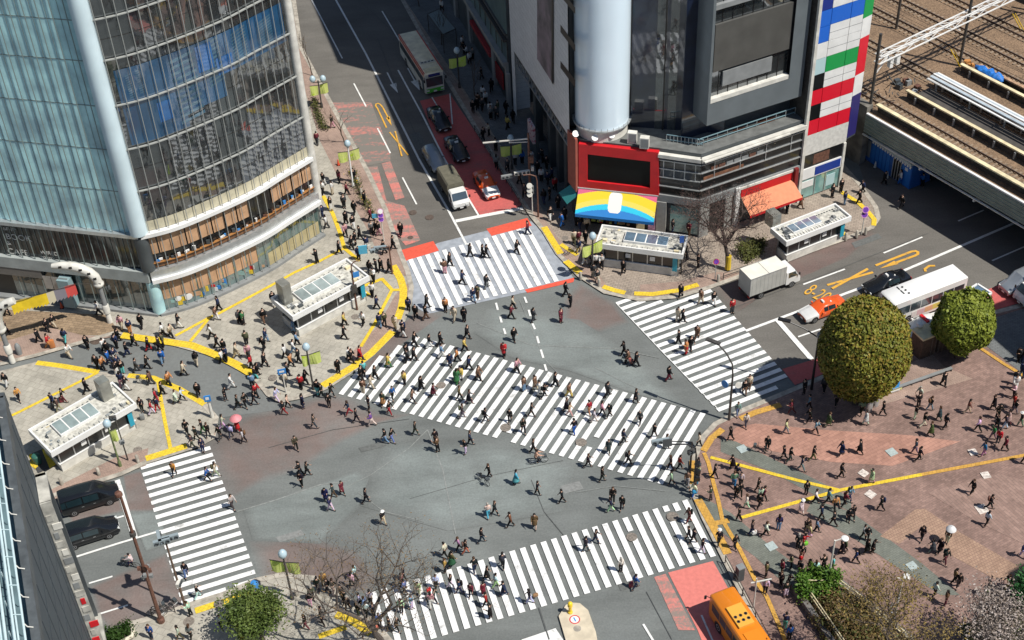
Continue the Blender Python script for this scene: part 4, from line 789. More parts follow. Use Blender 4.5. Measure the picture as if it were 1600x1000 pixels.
mb = MB(); u0_, u1_ = uu(742, 70), uu(773, 125); fslab(mb, FZ, u0_, u1_, 3.2, 3.7, .5, mat('dim_red', (.35, .02, .025), .6)); fslab(mb, FZ, u1_ + 1.0, u1_ + 4.4, 1.2, 3.4, .1, MATS['dim_red'], .1)
for k in range(5): fslab(mb, FZ, u1_ + 1.2, u1_ + 4.2, 1.5 + k * .4, 1.6 + k * .4, .02, M_BLACK, .21)
mb.build('red_sign', sh)
# advertising stand on the pavement corner
ad = thing('poster_stand', 'pink and white poster stand by the shaded shop arcade', 'poster stand', g(836, 243))
c = g(836, 243); mb = MB(); mb.box((c.x, c.y, 2.0), (.3, 2.2, 3.8), M_DKGREY, R_(15)); mb.build('stand', ad)
mb = MB(); mb.box((c.x - .3, c.y - .1, 3.3), (.3, 1.9, 2.2), mat('pink_white_poster', (.62, .5, .5), .6, col2=(.45, .12, .15), scale=3, stops=(.42, .5)), R_(15)); mb.build('poster', ad)
# ------------------------------------------------------------------ dark tower that shades the square from beyond the right edge, and the station block
S = g(1571, 896); Lsh = 34 / math.tan(SUN_EL); cx, cy = S.x + cos(SUN_AZ) * Lsh, S.y + sin(SUN_AZ) * Lsh
st = thing('station_store', 'tall grey store shading the far side of the square', 'building', (cx + 12, cy - 12, 0))
e1, e2 = Vector((.886, .463)), Vector((.2, -.98)); c0 = Vector((cx, cy))
mb = MB(); mb.prism([tuple(c0), tuple(c0 + e1 * 30), tuple(c0 + e1 * 30 + e2 * 30), tuple(c0 + e2 * 30)], 0, 34, M_GREY); mb.build('wall', st)
mb = MB()
for k in range(9): mb.prism([tuple(c0 - e1 * .06 - e2 * .06 + e2 * 1.0), tuple(c0 - e1 * .06 + e2 * 29), tuple(c0 + e2 * 29), tuple(c0 + e2 * 1.0)], 3 + k * 3.4, 5 + k * 3.4, M_GLDK)
mb.build('window', st)
sb = thing('station_block', 'grey station block beyond the railway bridge past the square', 'building', (70, 88, 0))
mb = MB(); s0 = Vector((57.6, 90.4)); q1 = Vector((.4, -.917)); q2 = Vector((.917, .4)); mb.prism([tuple(s0 - q1 * 3), tuple(s0 + q1 * 13), tuple(s0 + q1 * 13 + q2 * 25), tuple(s0 - q1 * 3 + q2 * 25)], 0, 24, M_GREY); mb.build('wall', sb)
# ------------------------------------------------------------------ near office block with roof pipes, lower left
TB = thing('pipe_roof_block', 'tall dark block with pale blue roof pipes and trusses beside the black vans', 'building', (-33.2, 67.7, 0))
w0, w1 = Vector((-33.15, 67.75)), Vector((-20.0, 28.7)); zT = 27.0
FW_ = Facade(w0, w1); FW_.n = -FW_.n if FW_.n.x < 0 else FW_.n
wm = mat('blue_grey_wall', (.045, .062, .075), .6, noise=.1, scale=.4)
mb = MB(); mb.prism([tuple(w0), tuple(w1), (-60, 20), (-75, 66)], 0, zT - 1.2, wm, mat('roof_teal', (.10, .16, .18), .7, noise=.25, scale=.6)); mb.build('wall', TB)
mb = MB(); inn = lambda u, o, z: FW_.pt(u, z, o)
jm = mat('wall_joint', (.03, .04, .048), .6)
for k in range(7): fslab(mb, FW_, 0, FW_.L, 2.0 + k * 3.5, 2.08 + k * 3.5, .02, jm)
for k in range(14): fslab(mb, FW_, 1.5 + k * 2.8, 1.56 + k * 2.8, 0, zT - 1.3, .025, jm)
mb.build('wall_joint', TB); mb = MB()
fslab(mb, FW_, 0, FW_.L, zT - 1.2, zT, .5, mat('slate_parapet', (.075, .085, .09), .6, noise=.25, scale=1.5), -.5); mb.bar(Vector((-33.2, 67.8, zT - .6)), Vector((-70, 66.2, zT - .6)), .5, MATS['slate_parapet'], 1.2); mb.build('parapet', TB)
pipe = mat('pale_blue_pipe', (.55, .68, .70), .4, .1, noise=.08, scale=1)
mb = MB()
for o, z, r in ((-.75, zT + .25, .07), (-1.1, zT + .3, .06), (-1.25, zT + .5, .08), (-1.75, zT + .3, .09), (-1.95, zT + .5, .07)): mb.tube([inn(-.3, o, z), inn(FW_.L, o, z)], r, pipe, 8)
mb.build('roof_pipe', TB, 'auto')
mb = MB()
for k in range(12):
    u = 1.2 + k * 2.2; mb.bar(inn(u, -.75, zT + .25), inn(u, -1.25, zT + .5), .04, pipe); p = inn(u + .9, -.3, zT); mb.tube([p, p + Vector((-.25, -.1, .2)), inn(u + .6, -.75, zT + .25)], .035, M_OFFW, 6)
    mb.bar(inn(u + 1.1, -1.5, zT - 1.1), inn(u + 1.1, -1.5, zT + .5), .05, pipe)
for k in range(8):
    u = -.5 + k * 3.4
    for a, b in (((u, -2.1), (u + 3.4, -5.2)), ((u + 3.4, -2.1), (u, -5.2)), ((u, -2.1), (u, -5.2))): mb.bar(inn(a[0], a[1], zT + .4), inn(b[0], b[1], zT + .3), .09, pipe)
    c = inn(u + 1.7, -3.65, zT + .35); mb.lathe(c, [(.05, -.1), (.24, -.08), (.24, .12), (.05, .14)], pipe, 12)
for o in (-2.1, -2.5, -5.2): mb.tube([inn(-.4, o, zT + .4), inn(FW_.L, o, zT + .4)], .09, pipe, 8)
mb.build('roof_truss', TB)
mb = MB(); zs = 19.6
sg = mat('stained_frame', (.38, .37, .33), .7, noise=.3, scale=1.2); fslab(mb, FW_, 2.95, 3.1, 4, zs, .75, sg, .05); fslab(mb, FW_, .2, 3.0, zs - .3, zs, .75, sg, .05); fslab(mb, FW_, .2, .45, 4, zs, .7, M_DKGREY, .05); fslab(mb, FW_, .2, 3.1, 3.4, 4.0, .9, sg, .05); mb.build('sign_frame', TB)
mb = MB()
for k in range(16): fslab(mb, FW_, 3.1, 3.16, 4.3 + k * .9, 4.9 + k * .9, (.5, .3, .62, .4)[k % 4], (M_REDP, sg, M_REDP, M_GREY, sg)[k % 5] if k < 7 else (sg, M_GREY, M_OFFW)[k % 3], .12 + .1 * (k % 3))
mb.build('sign_panel', TB)
# ------------------------------------------------------------------ railway on its viaduct
N0 = Vector((38.33, 125.71)); ND = Vector((.561, -.828)).normalized(); NN = Vector((-ND.y, ND.x)); ZD = 6.5
def rp(a, o, z=ZD): p = N0 + ND * a + NN * o; return Vector((p.x, p.y, z))
M_BAL = mat('ballast', (.27, .18, .11), .95, col2=(.115, .075, .048), scale=9, detail=4, stops=(.35, .62)); t, b = nodes(M_BAL)
c_ = mixc(t, .5, [l.from_socket for l in t.links if l.to_socket == b.inputs['Base Color']][0], ramp(t, noisen(t, .5, 4), (.3, (.65,) * 3), (.7, (1.35,) * 3)), 'MULTIPLY'); t.links.new(c_, b.inputs['Base Color'])
vd = thing('railway_viaduct', 'railway viaduct with green girder side crossing above the bridge road', 'viaduct', rp(10, 3, 0))
mb = MB(); mb.prism([rp(-60, .5)[:2], rp(70, .5)[:2], rp(70, 90)[:2], rp(-60, 90)[:2]], ZD - 1.2, ZD, M_DKGREY, M_BAL, True); mb.build('deck', vd)
mb = MB(); gir = mat('green_grey_girder', (.20, .245, .205), .6, noise=.15, scale=1.2)
mb.bar(rp(0, 0, ZD - .75), rp(70, 0, ZD - .75), .5, gir, 2.1)
for k in range(5): mb.bar(rp(0, -.27, ZD - 1.6 + k * .42), rp(70, -.27, ZD - 1.6 + k * .42), .06, mat('girder_rib', (.3, .32, .27), .6))
mb.build('girder', vd)
mb = MB(); mb.bar(rp(0, -.1, ZD + .42), rp(70, -.1, ZD + .42), .28, M_WHITE, .16); mb.bar(rp(0, -.35, ZD - 2.0), rp(70, -.35, ZD - 2.0), .2, M_OFFW, .1)
for k in range(9): mb.bar(rp(8 + k * 7, -.5, ZD - 2.1), rp(8 + k * 7, .4, ZD - 2.3), .2, M_OFFW, .3)
mb.build('edge_beam', vd)
mb = MB()
for a in (-22, -2.0): mb.prism([rp(a - 1, .4)[:2], rp(a + 1.2, .4)[:2], rp(a + 1.2, 60)[:2], rp(a - 1, 60)[:2]], 0, ZD - 1.2, M_DKGREY)
mb.prism([rp(-60, .3)[:2], rp(-.4, .3)[:2], rp(-.4, 1.2)[:2], rp(-60, 1.2)[:2]], 0, ZD + .8, mat('stained_concrete', (.16, .15, .13), .9, noise=.4, scale=.8)); mb.prism([rp(30, .8)[:2], rp(31.5, .8)[:2], rp(31.5, 60)[:2], rp(30, 60)[:2]], 0, ZD - 1.2, M_DKGREY); mb.build('abutment', vd)
M_RAIL = mat('rusty_rail', (.085, .045, .03), .5, .3); M_RAILT = mat('polished_rail', (.32, .27, .23), .3, .8); M_SLP = mat('sleeper', (.24, .18, .125), .9, noise=.3, scale=2)
for ti, (o, a0, lb) in enumerate(((3.1, -20, 'railway track along the girder edge of the viaduct'), (10.9, -30, 'railway track between the two platforms of the viaduct'), (16.8, -34, 'railway track beyond the blue tarpaulin'), (20.8, -30, 'fourth railway track passing under the white gantry'), (25.5, -30, 'last railway track, beside the dark trackside building'))):
    tr = thing('railway_track', lb, 'railway track', rp(10, o), 'railway tracks on the viaduct')
    mb = MB()
    for k in range(150): mb.box(rp(a0 + k * .62, o, ZD + .04), (.24, 2.3, .12), M_SLP, atan2(ND.y, ND.x))
    mb.build('sleeper', tr)
    for s in (-.53, .53):
        mb = MB(); mb.bar(rp(a0, o + s, ZD + .18), rp(65, o + s, ZD + .18), .1, M_RAIL, .16); mb.bar(rp(a0, o + s, ZD + .265), rp(65, o + s, ZD + .265), .06, M_RAILT, .015); mb.build('rail', tr)
def platform(name, label, o, a0, m, w=.42, h=1.0, brackets=True):
    pl = thing(name, label, 'platform', rp(a0, o), None); mb = MB(); mb.bar(rp(a0, o, ZD + h), rp(65, o, ZD + h), w, m, .16); mb.build('coping', pl)
    mb = MB(); mb.bar(rp(a0, o + .25, ZD + h / 2 - .08), rp(65, o + .25, ZD + h / 2 - .08), .2, mat('dark_platform_wall', (.075, .062, .05), .85, noise=.3, scale=2), h - .16)
    if brackets:
        for k in range(26): mb.box(rp(a0 + 1.5 + k * 2.6, o - .28, ZD + h * .45), (.18, .2, h * .8), M_GREY, atan2(ND.y, ND.x))
    mb.build('platform_wall', pl); return pl
platform('platform_edge', 'cream topped platform edge along the outer side of the viaduct', 1.35, 0.0, M_CREAM, .5, .95, False)
platform('platform_edge', 'long cream platform edge with grey brackets facing the first track', 5.7, .1, M_CREAM)
mo = mat('orange_coping', (.52, .33, .20), .7, noise=.2, scale=2); platform('platform_edge', 'worn orange platform edge beyond the white canopy roofs', 9.75, .3, mo, .45)
platform('platform_edge', 'cream platform edge beside the blue tarpaulin', 14.1, .2, M_CREAM)
platform('platform_edge', 'orange brown platform edge behind the blue tarpaulin', 15.6, 1.5, mo, .4, .9, False)
cn = thing('platform_canopy', 'white ribbed canopy roof over the railway platform', 'canopy', rp(8, 8))
mb = MB(); mb.bar(rp(1.2, 7.0, ZD + .5), rp(65, 7.0, ZD + .5), 1.9, mat('platform_floor', (.07, .062, .055), .8, noise=.2, scale=1), .9); mb.build('platform_floor', cn)
mb = MB()
for o, z, w, m in ((7.35, 2.3, .25, M_WHITE), (7.85, 2.42, .4, mat('blue_grey_sheet', (.4, .46, .5), .5, noise=.1, scale=1)), (8.3, 2.5, .22, M_WHITE), (8.6, 2.45, .25, MATS['blue_grey_sheet']), (8.95, 2.35, .25, M_WHITE)): mb.bar(rp(1.2, o, ZD + z), rp(65, o, ZD + z), w, m, .12)
mb.build('roof', cn)
for k in range(14): mb = MB(); a = 2 + k * 4.5; mb.bar(rp(a, 8, ZD + .9), rp(a, 8, ZD + 2.35), .18, M_GREY); mb.bar(rp(a, 7.3, ZD + 2.2), rp(a, 9.0, ZD + 2.25), .12, M_GREY); mb.build('canopy_post', cn)
tp = thing('tarpaulin', 'crumpled blue tarpaulin beside the platform edge on the railway', 'tarpaulin', rp(3.2, 15.1)); mb = MB(); rings = []
for k in range(9):
    p = rp(1.4 + k * .48, 15.0 + .1 * sin(k * 2.1), ZD + .9); r = (.15, .5, .62, .5, .66, .55, .68, .5, .12)[k]; rings.append([p + Vector((NN.x, NN.y, 0)) * (r * cos(a) * 1.0) + UP * (r * .75 * sin(a) + .12 * sin(k * 3 + a * 2)) for a in [2 * pi * j / 10 for j in range(10)]])
mb.loft(rings, mat('tarpaulin_blue', (.02, .16, .52), .5, noise=.35, scale=3)); mb.build('sheet', tp, 'auto'); mb = MB()
for k in range(12): p = rp(.2 + random.random() * 1.1, 14.9 + random.uniform(-.3, .3), ZD + 1.0 + random.random() * .2); mb.box(p, (.4, .25, .2), mat('orange_crate', (.5, .22, .06), .7), random.random() * 3)
mb.build('loose_crates', tp)
def gantry(a, o0, o1, z, label, spx):
    gt = thing('track_gantry', label, 'gantry', rp(a, o0), 'gantries over the railway')
    for o in spx: mb = MB(); mb.tube([rp(a, o, ZD), rp(a, o, ZD + z + 3.4)], .17, M_DKSTEEL, 8); mb.build('mast', gt, 'auto')
    mb = MB(); n = 16
    for dz in (0, .9):
        for da in (-.35, .35): mb.bar(rp(a + da, o0, ZD + z + dz), rp(a + da, o1, ZD + z + dz), .11, M_WHITE)
    for k in range(n):
        p, q = o0 + (o1 - o0) * k / n, o0 + (o1 - o0) * (k + 1) / n
        for da in (-.35, .35): mb.bar(rp(a + da, p, ZD + z + .9 * (k % 2)), rp(a + da, q, ZD + z + .9 * ((k + 1) % 2)), .06, M_WHITE)
        mb.bar(rp(a - .35, p, ZD + z + .9), rp(a + .35, q, ZD + z + .9), .05, M_WHITE); mb.bar(rp(a - .35, p, ZD + z), rp(a + .35, p, ZD + z), .05, M_WHITE)
    mb.build('truss', gt); mb = MB()
    for o in (o0 + 2.2, o0 + 3.2): mb.box(rp(a, o, ZD + z - .8), (.4, .5, 1.0), M_WHITE, .4); mb.bar(rp(a, o, ZD + z), rp(a, o, ZD + z - .4), .08, M_WHITE)
    mb.build('insulator_box', gt)
    mb = MB(); mb.bar(rp(a, o0, ZD + z - 1.4), rp(a, o0 + 1.6, ZD + z + .1), .1, M_WHITE); mb.bar(rp(a, o0 + 13, ZD + z - 1), rp(a, o0 + 11.6, ZD + z + .1), .1, M_WHITE); mb.build('brace', gt)
gantry(-.7, 1.1, 31, 5.7, 'white lattice gantry carrying wires over the tracks beside the coloured tower wing', (1.1, 15.1, 31))
mp = thing('wire_mast', 'plain dark mast standing alone in the ballast near the top edge', 'mast', rp(-10.5, 15.8)); mb = MB(); mb.tube([rp(-10.5, 15.8, ZD), rp(-10.5, 15.8, ZD + 8)], .16, M_DKSTEEL, 8); mb.build('pole', mp, 'auto'); mb = MB(); mb.bar(rp(-10.5, 13, ZD + 6.5), rp(-10.5, 18, ZD + 6.5), .09, M_WHITE); mb.build('cross_arm', mp)
for px, py, dx, lb in ((1500, 104, -4, 'yellow pair of bars leaning beside the second gantry mast'), (1596, 48, -5, 'yellow bar leaning beside the dark trackside building')):
    c = g(px, py, ZD); t_ = thing('yellow_stay', lb, 'stay bars', c); mb = MB()
    for k in (0, .3): mb.bar(c + Vector((k, 0, 0)), c + Vector((k - 1.2, .6, 1.9)), .09, M_YEL)
    mb.build('bar', t_)
for o, lb in ((3.1, 'contact wire over the track along the girder edge'), (10.9, 'contact wire over the track between the platforms'), (16.8, 'contact wire over the track beyond the tarpaulin'), (20.8, 'contact wire over the fourth track')):
    ow = MB(); ow.tube([rp(-20, o, ZD + 5.0), rp(60, o, ZD + 5.0)], .025, M_BLACK, 4); ow.tube([rp(-20, o, ZD + 5.7)] + [rp(-20 + k * 5, o, ZD + 5.7 - .35 * abs(sin(k * .5))) for k in range(1, 17)], .02, M_BLACK, 4)
    for k in range(20): ow.bar(rp(-18 + k * 4, o, ZD + 5.0), rp(-18 + k * 4, o, ZD + 5.5), .02, M_BLACK)
    tag(ow.build('overhead_wire'), lb, 'overhead wire', 'overhead wires of the railway')
tw_ = thing('track_equipment', 'tangle of dark wire frames and boxes on the ballast below the gantry', 'track equipment', rp(-1, 5)); mb = MB(); bm_ = MB()
for k in range(26):
    p = rp(random.uniform(-3.5, 1.2), random.uniform(2.6, 8.8), ZD); mb.bar(p + UP * random.uniform(.1, .5), p + Vector((random.uniform(-1, 1), random.uniform(-1, 1), random.uniform(.2, 1.2))), .07, random.choice((M_DKSTEEL, M_RUST, M_DKGREY)))
for k in range(6): p = rp(random.uniform(-2.5, 1), random.uniform(5.8, 9), ZD); bm_.box(p + UP * .3, (.6, .5, .6), random.choice((M_DKGREY, M_GREY, M_RUST)), random.random())
mb.build('wire_frame', tw_); bm_.build('relay_box', tw_)
ub = thing('trackside_building', 'dark trackside building beyond the last railway track', 'building', rp(-18, 34)); mb = MB(); mb.prism([rp(-40, 31)[:2], rp(12, 33)[:2], rp(12, 50)[:2], rp(-40, 50)[:2]], ZD, ZD + 4.5, M_DKGREY); mb.build('wall', ub); mb = MB()
for k in range(14): mb.bar(rp(-38 + k * 3.5, 30.9, ZD + .5), rp(-38 + k * 3.5, 30.9, ZD + 4.2), .25, M_DKSTEEL)
mb.build('buttress', ub)
# ------------------------------------------------------------------ blue hoarding kiosk under the viaduct
kf0, kf1 = Vector(g2(1349, 246)), Vector(g2(1420, 296)); FK = Facade(kf0, kf1); kk = thing('blue_kiosk', 'bright blue shuttered kiosk under the railway viaduct', 'kiosk', (kf0.x, kf0.y, 0))
mb = MB(); mb.prism([FK.pt(0, 0)[:2], FK.pt(FK.L, 0)[:2], FK.pt(FK.L, 0, -3)[:2], FK.pt(0, 0, -3)[:2]], 0, 3.3, M_BLUESHOP); mb.build('wall', kk)
mb = MB(); fslab(mb, FK, .2, .9, .5, 2.6, .05, M_GREY, .0)
for k in range(5): fslab(mb, FK, 1.2 + k * .55, 1.65 + k * .55, .1, 2.7, .04, mat('blue_shutter', (.02, .17, .55), .5))
fslab(mb, FK, 4.4, 5.6, .1, 2.5, .05, M_BLACK)
for k in range(4): fslab(mb, FK, 4.4 + k * .38, 4.46 + k * .38, .1, 2.5, .08, M_OFFW)
fslab(mb, FK, 5.8, FK.L - .1, .1, 2.7, .04, MATS['blue_shutter']); fslab(mb, FK, 6.2, 6.6, 2.0, 2.35, .05, M_WHITE, .04); mb.build('shutter', kk)
mb = MB(); fslab(mb, FK, 1.1, FK.L + .2, 3.2, 3.5, .5, mat('pale_kiosk_sign', (.42, .5, .52), .6, noise=.1, scale=2)); fslab(mb, FK, 1.1, FK.L, 3.5, 4.5, .25, MATS['pale_kiosk_sign'], -.3)
for u in (3.6, 5.9): mb.lathe(FK.pt(u, 4.1, -.04), [(.55, 0), (.55, .03), (.42, .035), (.42, 0)], M_GREY, 18, cap=False, axis=FK.n)
mb.build('sign_board', kk)
mb = MB(); fslab(mb, FK, 1.3, 7.3, 2.97, 3.02, .04, M_WHITE, .3)
for k in range(16): fslab(mb, FK, 1.3 + k * .38, 1.5 + k * .38, 2.75, 2.97, .04, M_WHITE, .3)
mb.build('bunting', kk)
cone = None
for px, py, lb in ((1367, 262, 'white traffic cone in front of the blue kiosk, further from the road'), (1386, 278, 'white traffic cone in front of the blue kiosk, nearer the road')):
    c = g(px, py); mb = MB(); mb.box((c.x, c.y, .03), (.4, .4, .06), M_DKGREY); mb.lathe((c.x, c.y, .06), [(.17, 0), (.04, .75)], M_OFFW, 12); tag(mb.build('traffic_cone', None, 'auto'), lb, 'traffic cone', 'cones by the blue kiosk')
# ================================================================== STATION ENTRANCES
def entrance(label, corners, vent=None, skyl=M_SKYL, sk=(.22, .72), slat=False, sign=True, ZR=3.05):
    O, Rt, Lf = [Vector(g2(x, y, ZR + .25)) for x, y in corners]; U = (Rt - O); L = U.length; X = U.normalized(); Y = Vector((-X.y, X.x)); Wd = (Lf - O).dot(Y)
    if Wd < 0: Y = -Y; Wd = -Wd
    t = thing('station_entrance', label, 'station entrance', (O.x + U.x / 2 + Y.x * Wd / 2, O.y + U.y / 2 + Y.y * Wd / 2, ZP), 'underground station entrances'); AX = (Vector((X.x, X.y, 0)), Vector((Y.x, Y.y, 0)), UP)
    def bx(mb, x0, x1, y0, y1, z0, z1, m): p = O + X * ((x0 + x1) / 2) + Y * ((y0 + y1) / 2); mb.box((p.x, p.y, (z0 + z1) / 2), (x1 - x0, y1 - y0, z1 - z0), m, ax=AX)
    base = ZP
    mb = MB(); bx(mb, .6, L - .4, .45, .7, base, 1.05, M_OFFW); bx(mb, .6, .85, .7, Wd - .45, base, 1.05, M_OFFW); bx(mb, .6, L - .4, Wd - .7, Wd - .45, base, 1.05, M_OFFW); bx(mb, .5, L - .3, .4, .75, 1.05, 1.12, M_WHITE); mb.build('low_wall', t)
    mb = MB(); bx(mb, .7, L - .5, .55, .6, 1.12, 2.7, M_GLBLK); bx(mb, .7, .75, .6, Wd - .6, 1.12, 2.7, M_GLBLK); bx(mb, .7, L - 1.5, Wd - .6, Wd - .55, 1.05, 2.7, M_GLBLK)
    mb.build('glass_side', t)
    mb = MB(); bx(mb, .86, L - .41, .71, Wd - .71, base, base + .03, M_BLACK); mb.build('stair_well_dark', t)  # black floor sheet stands for the darkness down the stairs
    mb = MB()
    for k in range(6):
        x = .7 + (L - 1.3) * k / 5; bx(mb, x - .05, x + .05, .5, .62, 1.12, 2.7, M_STEEL); bx(mb, x - .05, x + .05, Wd - .62, Wd - .5, 1.05, 2.7, M_STEEL)
    bx(mb, L - .5, L - .38, .45, .57, base, 2.7, M_STEEL); mb.build('post', t)
    mb = MB(); bx(mb, 0, L, 0, Wd, 2.7, ZR, M_WHITE); bx(mb, .18, L - .18, .18, Wd - .18, ZR, ZR + .03, mat('roof_grit', (.46, .45, .40), .9, noise=.3, scale=3))
    for a in ((0, L, 0, .16), (0, L, Wd - .16, Wd), (0, .16, .16, Wd - .16), (L - .16, L, .16, Wd - .16)): bx(mb, a[0], a[1], a[2], a[3], ZR, ZR + .25, M_WHITE)
    mb.build('roof', t)
    s0, s1 = L * sk[0], L * sk[1]; mb = MB(); bx(mb, s0, s1, Wd * .3, Wd * .78, ZR + .03, ZR + .3, M_WHITE); mb.build('skylight_kerb', t)
    mb = MB(); n = 4
    for k in range(n): bx(mb, s0 + .08 + (s1 - s0) * k / n, s0 - .06 + (s1 - s0) * (k + 1) / n, Wd * .33, Wd * .75, ZR + .3, ZR + .34, skyl)
    mb.build('skylight', t)
    mb = MB(); rnd = random.Random(int(L * 100))
    for k in range(20):
        x = rnd.choice((rnd.uniform(.4, s0 - .4), rnd.uniform(s1 + .2, L - .5))); y = rnd.uniform(.4, Wd - .5); h = rnd.uniform(.06, .3); w = rnd.uniform(.12, .5); bx(mb, x, min(x + w, L - .25), y, min(y + rnd.uniform(.1, .35), Wd - .25), ZR + .03, ZR + .03 + h, rnd.choice((M_STEEL, M_OFFW, M_DKGREY, M_GREY, M_CREAM)))
    for k in range(16 if not slat else 22): x = .5 + (L - 1) * k / (15 if not slat else 21); bx(mb, x, x + .05, .25, .6 if not slat else Wd * .27, ZR + .03, ZR + .12, M_GREY if not slat else M_WHITE); bx(mb, x, x + .16, Wd - .55, Wd - .48, ZR + .03, ZR + .1, M_DKGREY)
    bx(mb, .4, L - .4, Wd * .82, Wd * .85, ZR + .03, ZR + .1, M_OFFW); mb.build('roof_equipment', t)
    if vent: mb = MB(); bx(mb, vent[0], vent[0] + vent[2], vent[1], vent[1] + vent[3], ZR + .031, vent[4], mat('vent_steel', (.30, .30, .27), .35, .5, noise=.15, scale=1.5)); mb.build('vent_tower', t)
    for x in (L * .34, L * .62): mb = MB(); bx(mb, x, x + .5, .5, .545, 1.6, 2.1, M_WHITE); mb.build('notice', t)
    if sign: mb = MB(); bx(mb, L - 1.0, L - .55, .2, .3, .9, 2.6, mat('teal_sign', (.02, .30, .42), .4)); mb.build('entrance_sign', t)
    return t
entrance('white station entrance with metal vent tower on the curved glass building corner', ((457, 495), (577, 431), (428, 462)), (.5, 2.0, .9, 1.2, 5.4))
entrance('white station entrance on the paved island beside the two black vans', ((79, 707.5), (212.5, 630), (45, 670)), (6.6, 2.3, 1.0, 1.0, 5.2), sk=(.2, .66))
entrance('white station entrance in front of the rainbow awning shop', ((930, 380), (1067, 398), (938, 350)), None, M_SKYLB, (.3, .8))
entrance('white slatted station entrance behind the parked white box truck', ((1229, 378), (1331, 338), (1199, 358)), (.2, 2.6, 1.0, 1.3, 4.6), M_SKYLB, (.18, .62), True)
# ================================================================== STREET FURNITURE
GLB = mat('frosted_globe', (.40, .52, .58), .25, coat=.3)
def globe_lamp(label, px, py, h, banners, m=M_DKSTEEL, two=False, dirn=0.3, white=False):
    b = g(px, py, ZP); t = thing('street_lamp', label, 'street lamp', b, 'globe street lamps'); mb = MB()
    mb.lathe(b, [(.16, 0), (.16, .5), (.09, .7), (.075, h - .5), (.12, h - .45), (.05, h - .3)], M_WHITE if white else m, 10)
    if two: mb.bar(b + Vector((-.6, 0, h - .6)), b + Vector((.6, .1, h - .6)), .07, m)
    mb.build('pole', t, 'auto')
    for s in ((-.6, .6) if two else (0,)):
        mb = MB(); c = b + Vector((s, 0, h - .4 if not two else h - .55)); mb.lathe(c, [(.08, 0), (.24, .1), (.36, .32), (.35, .55), (.22, .78), (.05, .88)], GLB, 14); mb.build('globe', t, 'auto')
    for s in banners:
        mb = MB(); X = Vector((cos(dirn), sin(dirn), 0)); p = b + X * (s * .12) + UP * (h - 1.0); q = b + X * (s * 1.15) + UP * (h - .85); n = 5
        mb.bar(b + UP * (h - .98), q + X * s * .05 + UP * .02, .05, m)
        for k in range(n):
            a0, a1 = k / n, (k + 1) / n; w = lambda a: Vector((-X.y, X.x, 0)) * .12 * sin(a * 5)
            A0, A1 = p.lerp(q, a0), p.lerp(q, a1); mb.face([A0 + w(a0 + .3) - UP * 1.25, A1 + w(a1 + .3) - UP * 1.3, A1, A0], M_LIME); mb.face([A0 + UP * 0 - Vector((0, .012, 0)), A1 - Vector((0, .012, 0)), A1 + w(a1 + .3) - UP * 1.3 - Vector((0, .012, 0)), A0 + w(a0 + .3) - UP * 1.25 - Vector((0, .012, 0))], M_LIME)
        mb.build('banner', t)
globe_lamp('globe lamp with lime banners at the glass building tip of the diagonal zebra', 490, 608, 5.2, (1, -.5))
globe_lamp('globe lamp with lime banners beside the bare tree at the bottom', 457, 936, 5.5, (-1, 1), dirn=-.2)
globe_lamp('globe lamp with two lime banners before the rainbow awning shop', 926, 434, 5.2, (-1, 1), dirn=.5)
globe_lamp('white based globe lamp with lime banners below the curved glass building', 552, 292, 5.6, (-1, 1), white=True)
globe_lamp('twin globe lamp with lime banner on the kerb beside the curved glass building', 503, 168, 4.0, (-.9, .9), two=True)
globe_lamp('globe lamp with lime banners in the shade beside the green fronted bus', 718, 137, 5.0, (-.9, .9))
globe_lamp('globe lamp with two lime banners in the shade by the orange taxi', 800, 264, 4.0, (-1, 1), dirn=.2)
globe_lamp('globe lamp on a green pole before the van side station entrance', 188, 728, 5.2, (.5,), mat('mossy_pole', (.12, .15, .06), .7, noise=.4, scale=3))
def pole(name, label, cat, px, py, h, r=.07, m=M_DKSTEEL, z=ZP, group=None):
    b = g(px, py, z); t = thing(name, label, cat, b, group); mb = MB(); mb.tube([b, b + UP * h], [r * 1.25, r * .8], m, 8); mb.build('pole', t, 'auto'); return t, b
def sign_disc(t, c, r, m, n=(0.1, -.8, .3), rim=None, name='sign_disc'):
    mb = MB()
    if rim: mb.lathe(Vector(c), [(r, -.02), (r, .02), (r * .8, .024)], rim, 18, axis=n); mb.lathe(Vector(c), [(r * .8, .02), (r * .8, .03), (.01, .031)], m, 18, axis=n)
    else: mb.lathe(Vector(c), [(r, -.02), (r, .02), (.01, .022)], m, 18, axis=n)
    mb.build(name, t)
PURP = mat('sign_purple', (.16, .05, .36), .4); PINKW = mat('sign_pink_rim', (.6, .3, .5), .4)
t, b = pole('sign_post', 'post with purple and white round parking signs on the pink pavement', 'sign post', 600, 377, 4.0, .05, M_OFFW)
for k, m in enumerate((PURP, PURP, M_WHITE)): sign_disc(t, b + Vector((0, -.08, 2.9 + k * .5)), .3, m, rim=PINKW)
mb = MB(); mb.box(b + Vector((-.6, 0, 3.3)), (.6, .06, .5), mat('pale_blue_sign', (.1, .42, .6), .4)); mb.build('plate', t)
t, b = pole('sign_post', 'post with two purple round signs on the pavement corner near the bridge', 'sign post', 1346, 366, 3.4, .05, M_OFFW)
for k in range(2): sign_disc(t, b + Vector((.03 * k, -.08, 2.55 + k * .6)), .36, PURP, rim=PINKW)
t, b = pole('sign_post', 'thin post with one round parking sign beside the bare tree planter', 'sign post', 1117, 438, 2.6, .04, M_STEEL); sign_disc(t, b + Vector((0, -.07, 2.4)), .3, PURP, rim=mat('sign_red', (.55, .03, .04), .5))
